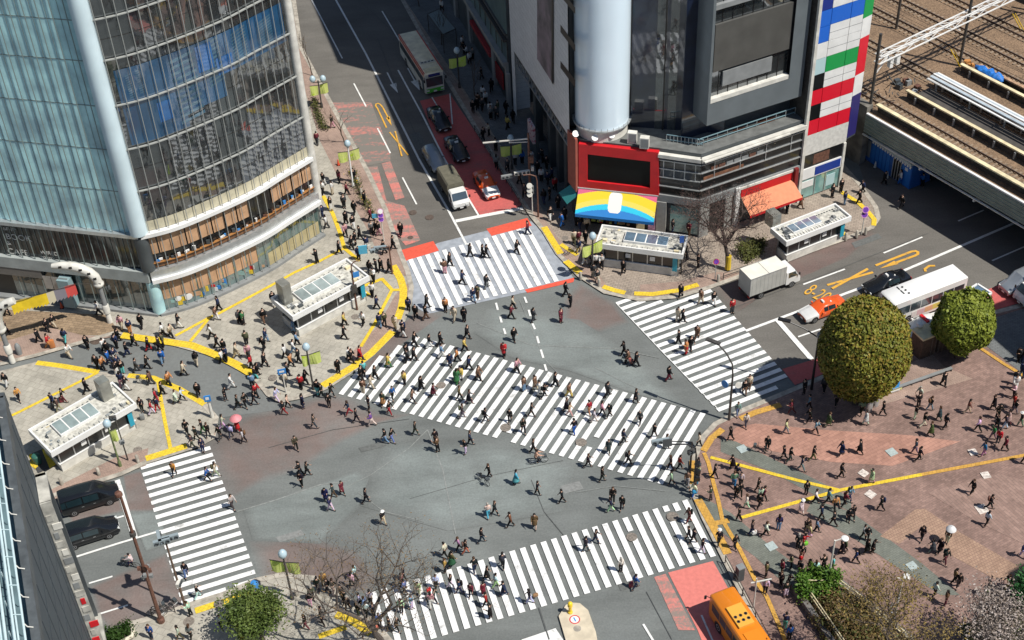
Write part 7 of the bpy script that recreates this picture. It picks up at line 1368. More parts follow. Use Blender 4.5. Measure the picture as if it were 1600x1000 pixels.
def joints(al, bl, ar, br, sl, el, sr, er, lean=.04, sit=0.0, head=0.0):
    J = {}; dr = lambda a: Vector((sin(a), 0, -cos(a)))
    for s, a, b, k in ((1, al, bl, 'L'), (-1, ar, br, 'R')):
        h = Vector((0, s * .088, .90)); kn = h + dr(a) * .43 + Vector((0, -s * .01, 0)); an = kn + dr(a - b) * .40; d = dr(a - b); f = Vector((d.z * -1, 0, d.x)); f = Vector((cos((a - b) * .7), 0, sin((a - b) * .7) * .9)); J.update({'hip' + k: h, 'knee' + k: kn, 'ank' + k: an, 'heel' + k: an - f * .045 + d * .05, 'ball' + k: an + f * .11 + d * .055, 'toe' + k: an + f * .19 + d * .05})
    low = min(J[q + k].z for q in ('heel', 'ball', 'toe') for k in 'LR') - .025
    J['pel'] = Vector((0, 0, .93)); J['waist'] = Vector((lean * .3, 0, 1.08)); J['chest'] = Vector((lean * .8, 0, 1.28)); J['top'] = Vector((lean, 0, 1.40)); J['neck'] = Vector((lean * 1.2, 0, 1.48)); J['chin'] = Vector((lean * 1.3 + .02 + head * .04, 0, 1.545 - head * .03)); J['face'] = Vector((lean * 1.3 + .025 + head * .06, 0, 1.61 - head * .03)); J['crown'] = Vector((lean * 1.3 + .005 + head * .06, 0, 1.68 - head * .04))
    for s, a, e, k in ((1, sl, el, 'L'), (-1, sr, er, 'R')):
        sh = J['top'] + Vector((-.005, s * .165, -.015)); eb = sh + Vector((sin(a) * .27, s * .045, -cos(a) * .27)); dd = Vector((sin(a + e), -s * .12 * sin(e), -cos(a + e))).normalized(); wr = eb + dd * .24; J.update({'sh' + k: sh, 'el' + k: eb, 'wr' + k: wr, 'pa' + k: wr + dd * .075, 'hd' + k: dd})
    for k in J:
        if isinstance(J[k], Vector) and not k.startswith('hd'): J[k] = J[k] - Vector((0, 0, low))
    return J
def body_parts(J, full=True):
    sub = 1 if full else 0; V, E, Rr = [], [], []
    def add(v, r, p=None):
        V.append(Vector(v)); Rr.append(r)
        if p is not None: E.append((p, len(V) - 1))
        return len(V) - 1
    pe = add(J['pel'], (.125, .09)); wa = add(J['waist'], (.115, .08), pe); ch = add(J['chest'], (.135, .095), wa); tp = add(J['top'], (.10, .07), ch); ne = add(J['neck'], .05, tp); cn = add(J['chin'], (.058, .062), ne); fa = add(J['face'], (.072, .088), cn); add(J['crown'], (.05, .06), fa)
    if full:
        add(J['face'] + Vector((.105, 0, -.015)), .012, fa)              # nose
        for s in (1, -1): add(J['face'] + Vector((-.005, s * .088, -.01)), .014, fa)   # ears
    for s, k in ((1, 'L'), (-1, 'R')):
        hp = add(J['hip' + k], .085, pe); kn = add(J['knee' + k], .055, hp); cf = add(J['knee' + k].lerp(J['ank' + k], .35), .055, kn); an = add(J['ank' + k], .036, cf); ba = add(J['ball' + k], (.04, .028), an); add(J['toe' + k], (.03, .02), ba); add(J['heel' + k], .034, an)
        sh = add(J['sh' + k], .052, tp); eb = add(J['el' + k], .04, sh); fm = add(J['el' + k].lerp(J['wr' + k], .3), .041, eb); wr = add(J['wr' + k], .026, fm); pa = add(J['pa' + k], (.02, .036), wr); d = J['hd' + k]; sd = Vector((d.z, 0, -d.x)) if abs(d.z) > .3 else Vector((0, 0, 1)); sd.normalize(); inn = Vector((0, -s, 0))
        if full:
            for q, (off, ln) in enumerate(((-.03, .062), (-.01, .075), (.011, .07), (.031, .055))):
                k0 = add(J['pa' + k] + sd * off + d * .03, .0105, pa); k1 = add(J['pa' + k] + sd * off * 1.08 + d * (.03 + ln * .55) + inn * .008, .0095, k0); add(J['pa' + k] + sd * off * 1.05 + d * (.03 + ln) + inn * .026, .008, k1)
            t0 = add(J['pa' + k] - sd * .045 - d * .02 + inn * .012, .0115, pa); add(J['pa' + k] - sd * .058 + d * .028 + inn * .024, .0095, t0)
        else: add(J['pa' + k] + d * .07, (.018, .03), pa)
    me = skin_mesh('body', V, E, Rr, [M_SKIN, M_SHOE, M_EYE, M_LIP], sub); zs = J['hipL'].z - .83 + .12
    tips = [(J['ank' + k], J['toe' + k]) for k in 'LR']
    for p in me.polygons:
        c = p.center
        for a, b in tips:
            if (c - (a + b) / 2).length < .17 and c.z < a.z + .02: p.material_index = 1
    if full:
        f = J['face']; bm = bmesh.new(); bm.from_mesh(me)
        def bit(x, y, z, w, h, mi):
            vs2 = [bm.verts.new((f.x + x, f.y + y + a * w, f.z + z + b * h)) for a, b in ((-1, -1), (1, -1), (1, 1), (-1, 1))]; q = bm.faces.new(vs2); q.material_index = mi
        for s in (1, -1): bit(.086, s * .03, .012, .012, .007, 2)
        bit(.084, 0, -.055, .02, .006, 3); bm.to_mesh(me); bm.free()
    out = {'body': me}; V, E, Rr = [], [], []
    ch_ = add(J['chest'], (.165, .12)); wa = add(J['waist'], (.145, .108), ch_); add(J['pel'] + Vector((0, 0, .0)), (.16, .122), wa); tp = add(J['top'], (.125, .09), ch_); add(J['neck'] - Vector((.005, 0, .015)), (.062, .062), tp)
    for k in 'LR': sh = add(J['sh' + k], .075, tp); eb = add(J['el' + k], .06, sh); add(J['wr' + k].lerp(J['el' + k], .06), .047, eb)
    out['jacket'] = skin_mesh('jacket', V, E, Rr, [M_CLOTH], sub); V, E, Rr = [], [], []
    pe = add(J['pel'] - Vector((0, 0, .005)), (.145, .112)); add(J['waist'] - Vector((0, 0, .04)), (.13, .098), pe)
    for k in 'LR': hp = add(J['hip' + k] - Vector((0, 0, .05)), .1, pe); kn = add(J['knee' + k], .073, hp); add(J['ank' + k] + Vector((0, 0, .02)), .058, kn)
    out['trousers'] = skin_mesh('trousers', V, E, Rr, [M_CLOTH], sub)
    n = 18 if full else 10
    def hem(z0, z1, rx0, ry0, rx1, ry1, xo, steps=5):
        mb = MB(); rg = []
        for q in range(steps + 1): f = q / steps; rg.append([(J['pel'].x + xo * f + (rx0 + (rx1 - rx0) * f) * cos(2 * pi * j / n) * (1 + .05 * f * sin(5 * 2 * pi * j / n)), (ry0 + (ry1 - ry0) * f) * sin(2 * pi * j / n), z0 + (z1 - z0) * f) for j in range(n)])
        mb.loft(rg, M_CLOTH, True); return mb
    zk = J['pel'].z; st = abs(J['kneeL'].x - J['kneeR'].x)
    mbc = hem(zk + .14, zk - .42, .135, .165, .155 + st * .36, .185, .01); a = mbc.mesh('coat'); bm = bmesh.new(); bm.from_mesh(out['jacket']); bm.from_mesh(a); c = bpy.data.meshes.new('long_coat'); bm.to_mesh(c); bm.free(); c.materials.append(M_CLOTH)
    for p in c.polygons: p.use_smooth = True
    out['long_coat'] = c; s_ = hem(zk + .1, zk - .5, .125, .155, .21 + st * .42, .25, .01).mesh('skirt')
    for p in s_.polygons: p.use_smooth = True
    out['skirt'] = s_; f = J['face']; cr = J['crown']
    def hair(long):
        mb = MB(); nn, mm = (14, 8) if full else (8, 5); rg = []
        for i in range(mm + 1):
            th = pi * .66 * i / mm; r = []
            for j in range(nn):
                a = 2 * pi * j / nn; front = max(0, cos(a)); z = cos(th) * .118; q = sin(th) * (1 - .0 * front); zz = max(z, -.02 + .075 * front + .03 * front * front) if front > .25 else z
                r.append((f.x - .006 + .112 * q * cos(a) * (1 - .12 * front) - .01, .098 * q * sin(a), f.z + .028 + zz))
            rg.append(r)
        mb.loft(rg, M_HAIR, True)
        if long:
            rg = []
            for i in range(5):
                g_ = i / 4; r = []
                for j in range(nn): a = 2 * pi * j / nn; r.append((f.x - .05 - .035 * g_ + .06 * cos(a) * (1 - .3 * g_), .095 * sin(a) * (1 - .15 * g_), f.z + .05 - .30 * g_))
                rg.append(r)
            mb.loft(rg, M_HAIR, True)
        me = mb.mesh('hair')
        for p in me.polygons: p.use_smooth = True
        return me
    out['hair'] = hair(False); out['long_hair'] = hair(True)
    if full:
        mb = MB(); c = J['chest'] + Vector((-.20, 0, -.01)); rg = [[(c.x + dx * cos(a), c.y + dy * sin(a), c.z + z) for a in [2 * pi * (j + .5) / 10 for j in range(10)]] for dx, dy, z in ((.05, .10, -.22), (.085, .15, -.19), (.09, .155, .02), (.08, .14, .14), (.04, .08, .2))]; mb.loft(rg, M_CLOTH)
        for s in (1, -1): mb.tube([J['top'] + Vector((-.10, s * .09, .02)), J['top'] + Vector((.02, s * .10, .085)), J['chest'] + Vector((.14, s * .1, .02)), J['waist'] + Vector((.05, s * .15, .02)), c + Vector((.02, s * .13, -.16))], .018, M_CLOTH, 5)
        m = mb.mesh('backpack'); [setattr(p, 'use_smooth', True) for p in m.polygons]; out['backpack'] = m
        mb = MB(); mb.lathe((f.x - .005, 0, f.z + .03), [(.125, 0), (.118, .05), (.08, .1), (.02, .115)], M_CLOTH, 14); mb.lathe((f.x + .02, 0, f.z + .028), [(.165, 0), (.16, .012), (.1, .02)], M_CLOTH, 14); out['hat'] = mb.mesh('hat')
    return out
POSES = [joints(.34, .08, -.2, .34, -.3, .22, .32, .3), joints(-.2, .34, .34, .08, .32, .3, -.3, .22), joints(.26, .06, -.16, .25, -.2, .2, .25, .3, .03), joints(-.16, .25, .26, .06, .25, .3, -.2, .2, .03), joints(.05, .03, -.04, .03, .02, .12, -.03, .15, .0), joints(.08, .04, -.08, .1, .35, 1.75, .0, .2, .02, head=1.0), joints(.38, .1, -.24, .4, .1, 1.5, .25, .4, .06), joints(1.15, 1.25, .75, 1.1, .85, .35, .85, .35, .16)]
FULL = [body_parts(J) for J in POSES]; LOD = [body_parts(J, False) for J in POSES[:6]]
CC = {'k': (.012, .012, .014), 'n': (.02, .03, .075), 'd': (.05, .053, .058), 'g': (.2, .21, .21), 'w': (.66, .66, .64), 'c': (.52, .45, .34), 'b': (.022, .12, .40), 'l': (.15, .25, .38), 'r': (.42, .025, .03), 'o': (.48, .21, .08), 'p': (.52, .28, .32), 'y': (.56, .42, .11), 'e': (.04, .15, .055), 'v': (.085, .09, .05), 't': (.12, .46, .46), 'm': (.15, .028, .042), 's': (.15, .085, .055), 'u': (.14, .08, .26)}
CN = {'k': 'black', 'n': 'navy', 'd': 'charcoal', 'g': 'grey', 'w': 'white', 'c': 'cream', 'b': 'blue', 'l': 'light blue', 'r': 'red', 'o': 'orange', 'p': 'pink', 'y': 'yellow', 'e': 'green', 'v': 'olive', 't': 'teal', 'm': 'maroon', 's': 'brown', 'u': 'purple'}
PEOPLE = """1232.4 1000.1 b k v; 282.4 999.5 c v v; 299.4 999.5 g k v; 237.7 998.7 b n v; 588 997 o s v; 610 987 k d v; 621 986.4 k k v; 479 983.2 k m v; 346.6 981.6 w k v; 1225.9 981.4 n t v; 594 980 b k v; 505 976.7 d k v; 502.6 970.2 k w v; 766.4 966.4 k k v L; 1388.7 965.1 w k v; 573.2 963.7 w k v; 584.6 963.7 n k v; 298.6 962.1 w k v; 560.2 962.1 k d v; 627.6 958 w k v; 544 954 k k v; 571.6 954 l k v; 1356.2 952.1 d k v; 644 951.6 l w v; 563.5 949.1 w k v; 674 949 p w v; 760.6 948.4 r k <; 485.5 947.5 k w v; 579.7 945.9 p k v; 1476.5 945.6 s m v; 540.7 944.2 k k v; 828 943.2 k w <; 679 942.4 d k >; 488.7 937.7 v k v; 534.2 936.1 k k v; 310 935.3 k w >; 1458.6 932.6 w k v; 736.4 932.4 m k v B; 756 932 m m v L; 1227.5 931.8 k w v; 788 931 n n < L; 1542.3 931 k c v; 1587 931 n d v; 655 930 c c v; 719 928 n n < B; 633.6 928 l k v; 521.2 928 k w v; 1195 927.7 w k v B; 513.1 926.4 k k v; 497.7 924.7 k k v; 1230.7 921.2 k k v; 1573.2 921.2 k y <; 992.4 920.4 b n >; 704.4 920 k w >; 630 920 s k v; 682 919.6 w k v; 550.5 918.2 w k v; 774.4 918 w c >; 1496 918 k d v; 506.6 916.6 o s v; 1219.4 914.7 k k v; 1306.3 914.7 s c v; 1489.5 911.5 s k v; 761 907.4 k k > L; 631.7 906.9 k k v; 556.2 906.1 w k v; 1196.6 901.7 s k v; 292.1 901.2 k l v; 1249.4 898.5 k s v; 1273 898.5 w k v; 1221 896.9 m k v; 1264.9 895.2 s k v; 742 894.4 k n v; 696 894.4 o k v; 970 893.6 w k v; 1299 892 t k v; 1286 890.4 k k v; 1235.6 888.7 v k v; 786 887.6 n k v B; 1249.4 887.1 r k v; 706.4 885 v e > S; 1475.6 880.9 k m v B; 1336.7 880.1 n k < B; 1252.2 873.6 k m v; 696 871 w k <; 1596.7 870.9 n w v; 1314.7 866.2 k k < L; 727.6 865.6 k o > B; 1096.4 864.8 k w v; 1353.7 864.6 k k > L; 1362.7 864.6 k k v L; 1456.1 864.6 d g < L; 1467.5 864.6 k k v L; 1319.6 863 v k v; 915 862 d d v; 717.6 861 p k <; 1148 857.6 k k v; 1246.1 857.6 k k v; 1255 856 r e v; 1123 851.6 k k v Hw; 930 849 k n >; 1083 849 k k >; 1478.9 848.4 s c v; 752.4 848 k n >; 1353.7 845.1 k k v; 1076 844.4 k k <; 1439.1 844.3 k k v B; 1348.1 841.9 g d v; 1263.9 841.4 c w v; 1194.9 838.1 w k >; 1173.7 836.5 k n v; 1259.9 833.2 k v v; 1274.5 832.4 l k >; 1216 828.4 n l v; 835.6 825 s c v L; 798 823.6 s k <; 1540.1 821.5 w k v; 1302.1 821.1 k k <; 599 819.4 k c v Hw; 1076 817.2 s m v B; 1324.5 815.9 k k v; 1154.4 814.4 k k v; 1282.6 812.1 n k v; 1331 811.8 k k v L; 763.2 809 w t v; 773 805.2 k k >; 1250.9 802.4 w w v Hw L; 954.4 800 n w <; 517 798 n w >; 1375.7 798 k k < B; 1303.7 797.5 o k v; 972 796.4 k k v; 1544.3 795.2 k k > B; 364 795 c d >; 1185.1 794.2 k k v; 1166.4 794.2 w w v; 1318 791.5 m k >; 1272.9 786.9 w k >; 878.4 786.4 k k <; 1292.4 786.1 l k >; 572 786 k k >; 957.4 784 k k v; 510 784 n n v L; 1188.4 783.7 w k v; 1192.4 782.9 m k >; 1326.9 782.6 l n v B; 1110 782.4 d d v; 1150.2 779.6 k k v; 522 778 d s v; 1084.4 776.4 w b <; 1155.9 776.4 k k v; 839.7 773.7 k k v; 1259.1 773.1 k k v; 535 773 m k v L; 1518 771.8 k k v; 1183.5 769.9 k d v; 1146.3 760.9 g b v; 1156.9 760.1 c k v; 472 760 k k v; 1074 759 s c v; 1049 758 c k v; 1089 757 k t v; 806.4 757 t t v S; 1361.1 754.9 c c v L; 940.4 752.4 k d v; 325 752 b k >; 1151 748.7 n k v; 1116 747.6 k k >; 764.7 747.5 k k v; 1312.9 747.1 k k >; 338 745 w c > B; 470 744 k k <; 480 744 k k >; 273.6 743 o k v; 1090.9 737.4 v c v; 1251.9 735.7 n g >; 1048 735 k k <; 1061 734.4 r k >; 1144.7 733.2 k k < L; 918 730.4 k k >; 981 727 k k > B; 1599.5 724.8 k k v; 1233.2 721.9 k d >; 1434.2 720.1 k k >; 1269 719.4 k v >; 1224.3 718.6 k k <; 1535.8 712.7 b p v; 1314.5 712.1 n d < L; 1429.4 709.5 n g <; 727.6 709.4 k w v; 1342.9 708.9 k k < L; 833 708.4 k k >; 951 708 d d v L; 318 707 n n v B; 684.4 706.4 s k v; 1569.1 704.6 m k <; 1198.3 704 k k v; 463 703 v k v; 1041 701 k k v; 302 700 d d v; 1092.4 698 c k v; 734.4 696 n k >; 681 694 k k v; 973.6 693.6 n k >; 1558.6 693.2 r d v; 603 692.4 k l <; 382 692 w k v B; 613 691 k l >; 1141.4 688.6 k k <; 308 688 k k v; 345 688 k d v; 1550.4 686.7 e g <; 362 685 w d v; 1021.6 684 k k >; 326 683 k k v; 1453.7 681.9 v k < L; 649 680 k d >; 293 679 k k v; 897.4 678 k b v; 318 678 k e v; 1226.7 678 c g >; 1273.9 678 l k >; 818 677 k k v; 373 675 r r v L; 1527.7 674.6 w k <; 1556.1 672.1 k k v; 349 671 c w >; 1569.1 670.5 d w v; 491 670 d d >; 1475.7 669.7 k k v; 1165 667.4 w d v; 1441.6 667.2 k w >; 1293.4 666.6 v g > L; 1593.5 666.4 k g v Hw; 581.6 665.6 u w <; 1351.9 664.2 w w v L; 1574 664 p m v L; 1000 663 d k v; 1264.1 660.9 k k <; 557 660 k k >; 758 660 k k > B; 797 660 k k v; 928 660 w c >; 1466.7 656.7 d e v L; 1428.6 655.1 k w v; 1557.7 654.2 k k v; 722.4 653.6 d g v B; 952 653 k k < B; 830.4 651.4 k k >; 890 650.4 c c >; 1152 650 l l v; 940 649.6 p k >; 1379 649.4 k k <; 921 648.4 r o v; 609 648 k r >; 546 648 n r <; 238 648 r w >; 445 648 k r <; 1345.4 647.9 g k v; 1236.5 647.1 m m <; 1583.7 646.9 k g >; 1510.6 646.1 s c >; 885 644 k k > L; 223 644 k k v; 247 643 n r v; 94 643 s c <; 1452.1 641.2 k l > B; 577 640.6 k k v; 1551.2 640.4 k k v L; 372 639 k k >; 1264.1 639 l k v; 450 638 c k >; 474 638 n n v L; 1582.1 638 r k v; 515 637 k k v; 1434.2 636.4 k k v; 85 636 n k v; 384 636 k k >; 1306.4 634.1 d k v; 1362.7 633.9 g k v; 599 633.6 v o v S; 398 633 k k >; 733 631 k m > L; 276 631 w k > L; 245 630 r r v; 645 629.6 s k >; 993 629.4 k k v L; 100 629 k m >; 433 628 w w >; 285 627 w k >; 31 627 y k v; 353 626 k k v; 718 625.6 v k >; 614 625 b k v; 1435.9 625 w k <; 850 622 k k > B; 1582.1 621.7 w k v; 504 621 k k <; 677 620 m k > L; 518 620 k k >; 889 620 s y > B; 311 620 k k v; 401 620 r k >; 949 619.6 d k >; 254 618 k k >; 843.6 617 w w v; 497 617 k t v; 1163 615.4 k s v; 1256 614.6 k k v; 568 614 s c v; 136 614 k k >; 1286.9 611.4 d k v; 819 611 s l v; 658 610 k k > L; 198 610 k w >; 836.4 609.4 s c v L; 1584.6 608.7 w w v; 1170 608 c s v; 471 608 r k v; 580 607 c c >; 362 607 w w > B; 395 606 l k v; 867 604.4 k k > B; 191 604 n p v; 12 604 k w v; 446 604 c d v; 265 602.4 o k > B; 1473.2 602.2 k k v; 632.4 601 y k v; 237 601 s d <; 1585.4 600.6 d w v; 478 600 k k > B; 714 599.6 e e v S; 720 595.6 y w v; 1044.4 594.4 k m >; 747.6 594 s k > L; 399 594 k t >; 564.4 593 k k >; 586 593 k k >; 403 589 k k >; 450 589 d n v; 1595.9 588.4 n n v; 569 587 t k v; 288 587 c k > L; 184 586 k w v; 193 584 k t v; 529 583 k k v; 808 582 p k > B; 214 581 d d >; 733 578 n k >; 162 578 o k v; 153 576 k k v; 185 576 n k >; 231 576 k k >; 394 576 r k v B; 607 574.4 y e > L; 703.6 573 n k v L; 414 573 k k > B; 455 573 o k >; 993.6 572 k k >; 308 571 k c v; 172 569 b n v; 981.6 568.4 s k <; 255 568 b l v; 349 568 w k <; 549.6 567 k k >; 468 567 k k v; 1596.7 566.5 k n v; 638 566 d k <; 715 565 o k <; 1590.2 564.9 k k v; 647 564 k k >; 180 564 n w >; 354 564 n k v; 546 563 w k >; 563 563 r n > L; 636 560 k k v; 389 560 p d v; 447 560 w k <; 690 559 l w >; 109 559 w c > B; 370 558 c c > L; 787.6 557.4 r k v L; 199 556 k n >; 170 556 k k v; 975 555.2 k k <; 1072 553.4 o r v L; 351 552 k n v; 459 552 w l >; 165 550 w k <; 726 549 y k >; 233 548 k r > L; 251 548 k k v; 413 547 k k v; 1079 546.4 k k v B; 138 545 k k v L; 671 544 k w >; 77 544 r o >; 183 544 n k v; 340 544 k k >; 256 542 v k v; 648 541 k k >; 210 541 k k >; 688 540 k k >; 386 540 v k v B; 464 540 l k >; 1060.4 537.4 k k v; 62 535 k k <; 103 535 n t v; 186 535 k k >; 416 534 n l v; 803 533 k k v; 538 530 k k >; 1089 529.4 s s v L; 730 529 k k >; 331 528 w k <; 630 527 k w > B; 268 527 c k >; 257 526 w k <; 12 525 n k >; 630 522 n k v L; 204 520 n o v; 460 520 l l v; 75 518 k k >; 191 514 p c v; 618 514 c c v; 280 513 k w >; 222 512.4 k k v; 85 512 k c >; 594 511 n l v; 538 509 y k >; 601 509 v k v; 568 508 w k v; 381 507 e k v; 375 506 d k v; 1066 504.4 k k >; 413 504 k s v; 876.4 503.7 m m v L; 725.5 502.6 k k v; 833.2 502.6 d d v; 1059.6 501.6 c c v; 710.1 500.9 c c v; 338 500 s w >; 665.2 499.1 k s >; 798.9 497.9 m k >; 650.1 497.4 k k v; 12 493 k k >; 156 492 w k <; 1143.6 489.2 r d v Hw; 696.5 486.9 o k v; 638.9 486.2 n k v B; 343 485 n k v; 801.1 483 c k >; 589 483 n k >; 667.3 480.9 d k >; 891.3 479.2 k k v; 428 477 k w v; 1114.4 476.4 k w v; 1095 474.4 s c v; 739.5 471.1 n l v; 746.4 466.4 v s v; 1063.6 465 k k v; 582 464 w k v; 883.4 462 k k >; 760.4 450.6 d g > L; 722.4 444.5 n k >; 933 442 d c v; 584 440.7 w k v; 927 434 d c v; 578 428 k k v; 974 427.6 k k v; 695.3 427.4 s p v; 608 426 k k >; 588.5 425 k k v; 596 424 k k v; 931 418 w k v; 940 418 w k v; 925 418 k k v; 1090.4 418 k k v; 702.6 416.2 k k >; 914 414 k w >; 495.6 411 k k v; 952 408 w k v; 561 406 n k v; 1070 404 k k v; 760 403.4 k k >; 753.9 402.5 k k v; 734.6 401.6 d k >; 530 397 k k >; 601 397 k k v; 807.6 395.9 k k >; 904 394 n y v; 573 390 n w v; 614 390 k k >; 550 389 k k >; 556 383 k k v; 897 382 c v v; 904 382 m s v; 915 380 k k v; 563 374 k k v; 540 370 p k v; 626.7 368.4 k k v; 593 368 k p v; 1076 368 m s v; 825.1 366.1 m n <; 581 366 g k v; 588 364 k k v; 1051 364 k n v; 917 360 c k v; 552 358 k w v; 906 358 k n v; 511 357 w d v; 878 354 b b v; 900 352 k k v; 541 351 k k v; 965 350 p k v; 996 348 k k v; 580 346 m k <; 882 346 k k v; 860 344 k w v; 958 344 w k v; 505 342 n n v; 554 335 k k v; 1229 333.3 k k v; 517 329 k w v; 1213.3 327.6 m k v; 872 326 k k v; 1250.4 325.4 s s > L; 538 325 d k v; 1408 325 k k <; 570 320 k k v; 1319 319.8 n l v; 850 318 k n v; 1342 318 k k <; 859 312 k k v; 1299.9 308.5 k k v; 820 308 d k v; 542 305 m k >; 505 304 w k v; 520 304 w c v; 1347.2 301.8 n k <; 1313.4 300.6 k k v; 867 298 r k v; 1440.5 291.5 b k v; 506.4 290 k w v; 856 288 n k v; 812 288 s k v; 1406 288 w b v; 1381 288 k k v; 530.4 286 m k v B; 553 284 k d v; 846 284 w k v; 863 282 n k v; 1450.6 280.3 k k v; 840 272 k k v; 793 268 d k v; 776 264 g k v; 854 264 k k v; 805 258 w k v; 816 256 b k v; 830 256 w s v; 848 254 k k v; 775 236 d k v; 496 226 m d ^ B; 755 220 k k v; 764 212 c k v; 793 202 y k v; 520 200 k p v; 802 192 k k v; 767 186 g k v; 776 186 d k v; 766.4 180 w k v; 778.1 178.2 v k v; 790.7 178.2 k k v; 739.4 176.4 k k v; 753.8 172.8 d k v; 746 172 k k v; 747.5 165.6 s k v; 759.2 162 w k v; 754.7 154.8 w k v; 768.2 144 k k v; 752.9 124.2 k k v; 734 100.8 w k v; 738.5 93.6 g k v; 729.5 90 w k v; 725 84.6 k k v; 723.2 75.6 w k v; 690.8 18 w k v"""
def inpoly(x, y, P_):
    r = False
    for i in range(len(P_)):
        (x1, y1), (x2, y2) = P_[i], P_[i - 1]
        if (y1 > y) != (y2 > y) and x < (x2 - x1) * (y - y1) / (y2 - y1) + x1: r = not r
    return r
ZD_ = [(529, 620), (640, 522), (1108, 642), (1032, 762)]; ZL_ = [(585, 935), (1066, 780), (1116, 878), (660, 1005)]; ZW_ = [(218, 728), (332, 697), (405, 910), (288, 948)]; ZR_ = [(958, 470), (1114, 450), (1242, 602), (1118, 646)]; ZU_ = [(630, 405), (830, 345), (900, 440), (668, 492)]
PVP = [(NWK, 'n'), (SWK, 'w'), (NEK + [(900, -30)], 'e'), (SQK + [(1800, 1080)], 's'), (SOK + [(400, 1200)], 'o')]
def height_at(x, y):
    for pl, _ in PVP:
        if inpoly(x, y, pl): return ZP + .03
    return .06
def zone(x, y):
    if inpoly(x, y, ZD_): return "diagonal zebra's tower end" if x < 660 else "diagonal zebra's tower half" if x < 790 else "diagonal zebra's square half" if x < 940 else "diagonal zebra's square end"
    if inpoly(x, y, ZL_): return "lower zebra's bare tree end" if x < 700 else "lower zebra's middle" if x < 830 else "lower zebra's square half"
    if inpoly(x, y, ZW_): return 'on the zebra beside the black vans'
    if inpoly(x, y, ZR_): return 'on the zebra beside the orange taxi'
    if inpoly(x, y, ZU_): return 'on the blue grey zebra'
    k = next((c for pl, c in PVP if inpoly(x, y, pl)), '')
    if k == 's':
        if y < 700: return 'under the round tree' if x < 1300 else 'on the square beyond the tree' if x < 1470 else "crowd at the square's far corner"
        if y < 765: return 'on the salmon paving' if x > 1150 and y < 730 and x < 1440 else 'by the square signal pole' if x < 1180 else 'along the yellow guide lines' if x < 1440 else 'beside the ochre guide line'
        if y < 850: return 'by the square kerb' if x < 1180 else 'below the yellow guide lines' if x < 1300 else 'on the grey green band' if x < 1400 else 'on the tan tile paving'
        return 'by the orange bus railing' if x < 1215 else 'round the planted triangle' if x < 1300 else 'behind the brown budding tree' if x < 1450 else 'by the pink blossom tree'
    if k == 'w': return 'on the van side island' if x < 200 else "at the van side island's tip"
    if k == 'o': return 'near the small green tree' if x < 440 else 'under the wide bare tree'
    if k == 'n': return 'at the glass building corner'
    if x < 330: return 'on the banner street'
    if x < 470: return 'stepping off the van side island' if y < 720 else 'beside the van zebra'
    if y < 640 and x > 600: return 'above the diagonal zebra'
    if x < 640: return 'on asphalt beyond the van zebra' if y > 700 else 'below the diagonal zebra end'
    if x < 860: return 'on asphalt mid junction'
    return 'just above the lower zebra' if y > 730 else 'off the diagonal zebra'
plist = []
for s in PEOPLE.split(';'):
    a = s.split(); plist.append((float(a[0]), float(a[1]), a[2], a[3], a[4], ''.join(a[5:])))
rp_ = random.Random(77); RIDERS = {(760, 752): 7, }
def heading(f): return {'>': 0.0, '<': pi, 'v': -pi / 2, '^': pi / 2}[f]
infos = []
for x, y, tc_, bc_, f, fl in plist:
    h = heading(f) + (rp_.gauss(0, .3) if f in '<>' else rp_.choice((rp_.gauss(0, .5), rp_.gauss(0, .5), pi / 2 + rp_.gauss(0, .5), -pi / 2 + rp_.gauss(0, .4), pi + rp_.gauss(0, .3))))
    pose = rp_.choice((0, 1, 0, 1, 6)) if f in '<>' else rp_.choice((2, 3, 2, 3, 4, 5)); lng = rp_.random() < (.75 if ('S' in fl or tc_ in 'pcwt' and rp_.random() < .6) else .22)
    if 'planted' in zone(x, y): pose = rp_.choice((4, 5))
    hc = rp_.choice(((.012, .009, .008),) * 4 + ((.035, .018, .01), (.06, .03, .015), (.3, .28, .25) if rp_.random() < .3 else (.02, .012, .01)))
    infos.append((x, y, tc_, bc_, fl, h, pose, lng, hc, rp_.uniform(1.0, 1.09)))
NIND = 300
def describe(x, y, tc_, bc_, fl):
    top = CN[tc_] + (' long coat' if 'L' in fl else ' jacket'); low = 'skirt' if 'S' in fl else 'trousers'; d = 'person in %s' % top
    if 'L' not in fl: d += (' and ' + low) if tc_ == bc_ else ', %s %s' % (CN[bc_], low)
    if 'B' in fl: d += ' with backpack'
    if 'Hw' in fl: d += ' with white hat'
    return d + ', ' + zone(x, y)
base = {}
for i, q in enumerate(infos[:NIND]): base.setdefault(describe(*q[:5]), []).append(i)
ORD = ['first', 'second', 'third', 'fourth', 'fifth', 'sixth', 'seventh', 'eighth', 'ninth', 'tenth', 'eleventh', 'twelfth', 'thirteenth', 'fourteenth', 'fifteenth']; lab = {}
for d, ix in base.items():
    ix.sort(key=lambda i: (g(infos[i][0], infos[i][1]) - Vector((-27, 110, 0))).length)
    for k, i in enumerate(ix): lab[i] = d if len(ix) == 1 else '%s, %s from glass tower' % (d.replace(' with backpack', '') if len(d.split()) > 12 else d, ORD[min(k, 14)])
def part(me, parent, col, name):
    o = bpy.data.objects.new(name, me); COL.objects.link(o); o.parent = parent; o.color = tuple(col) + (1,); return o
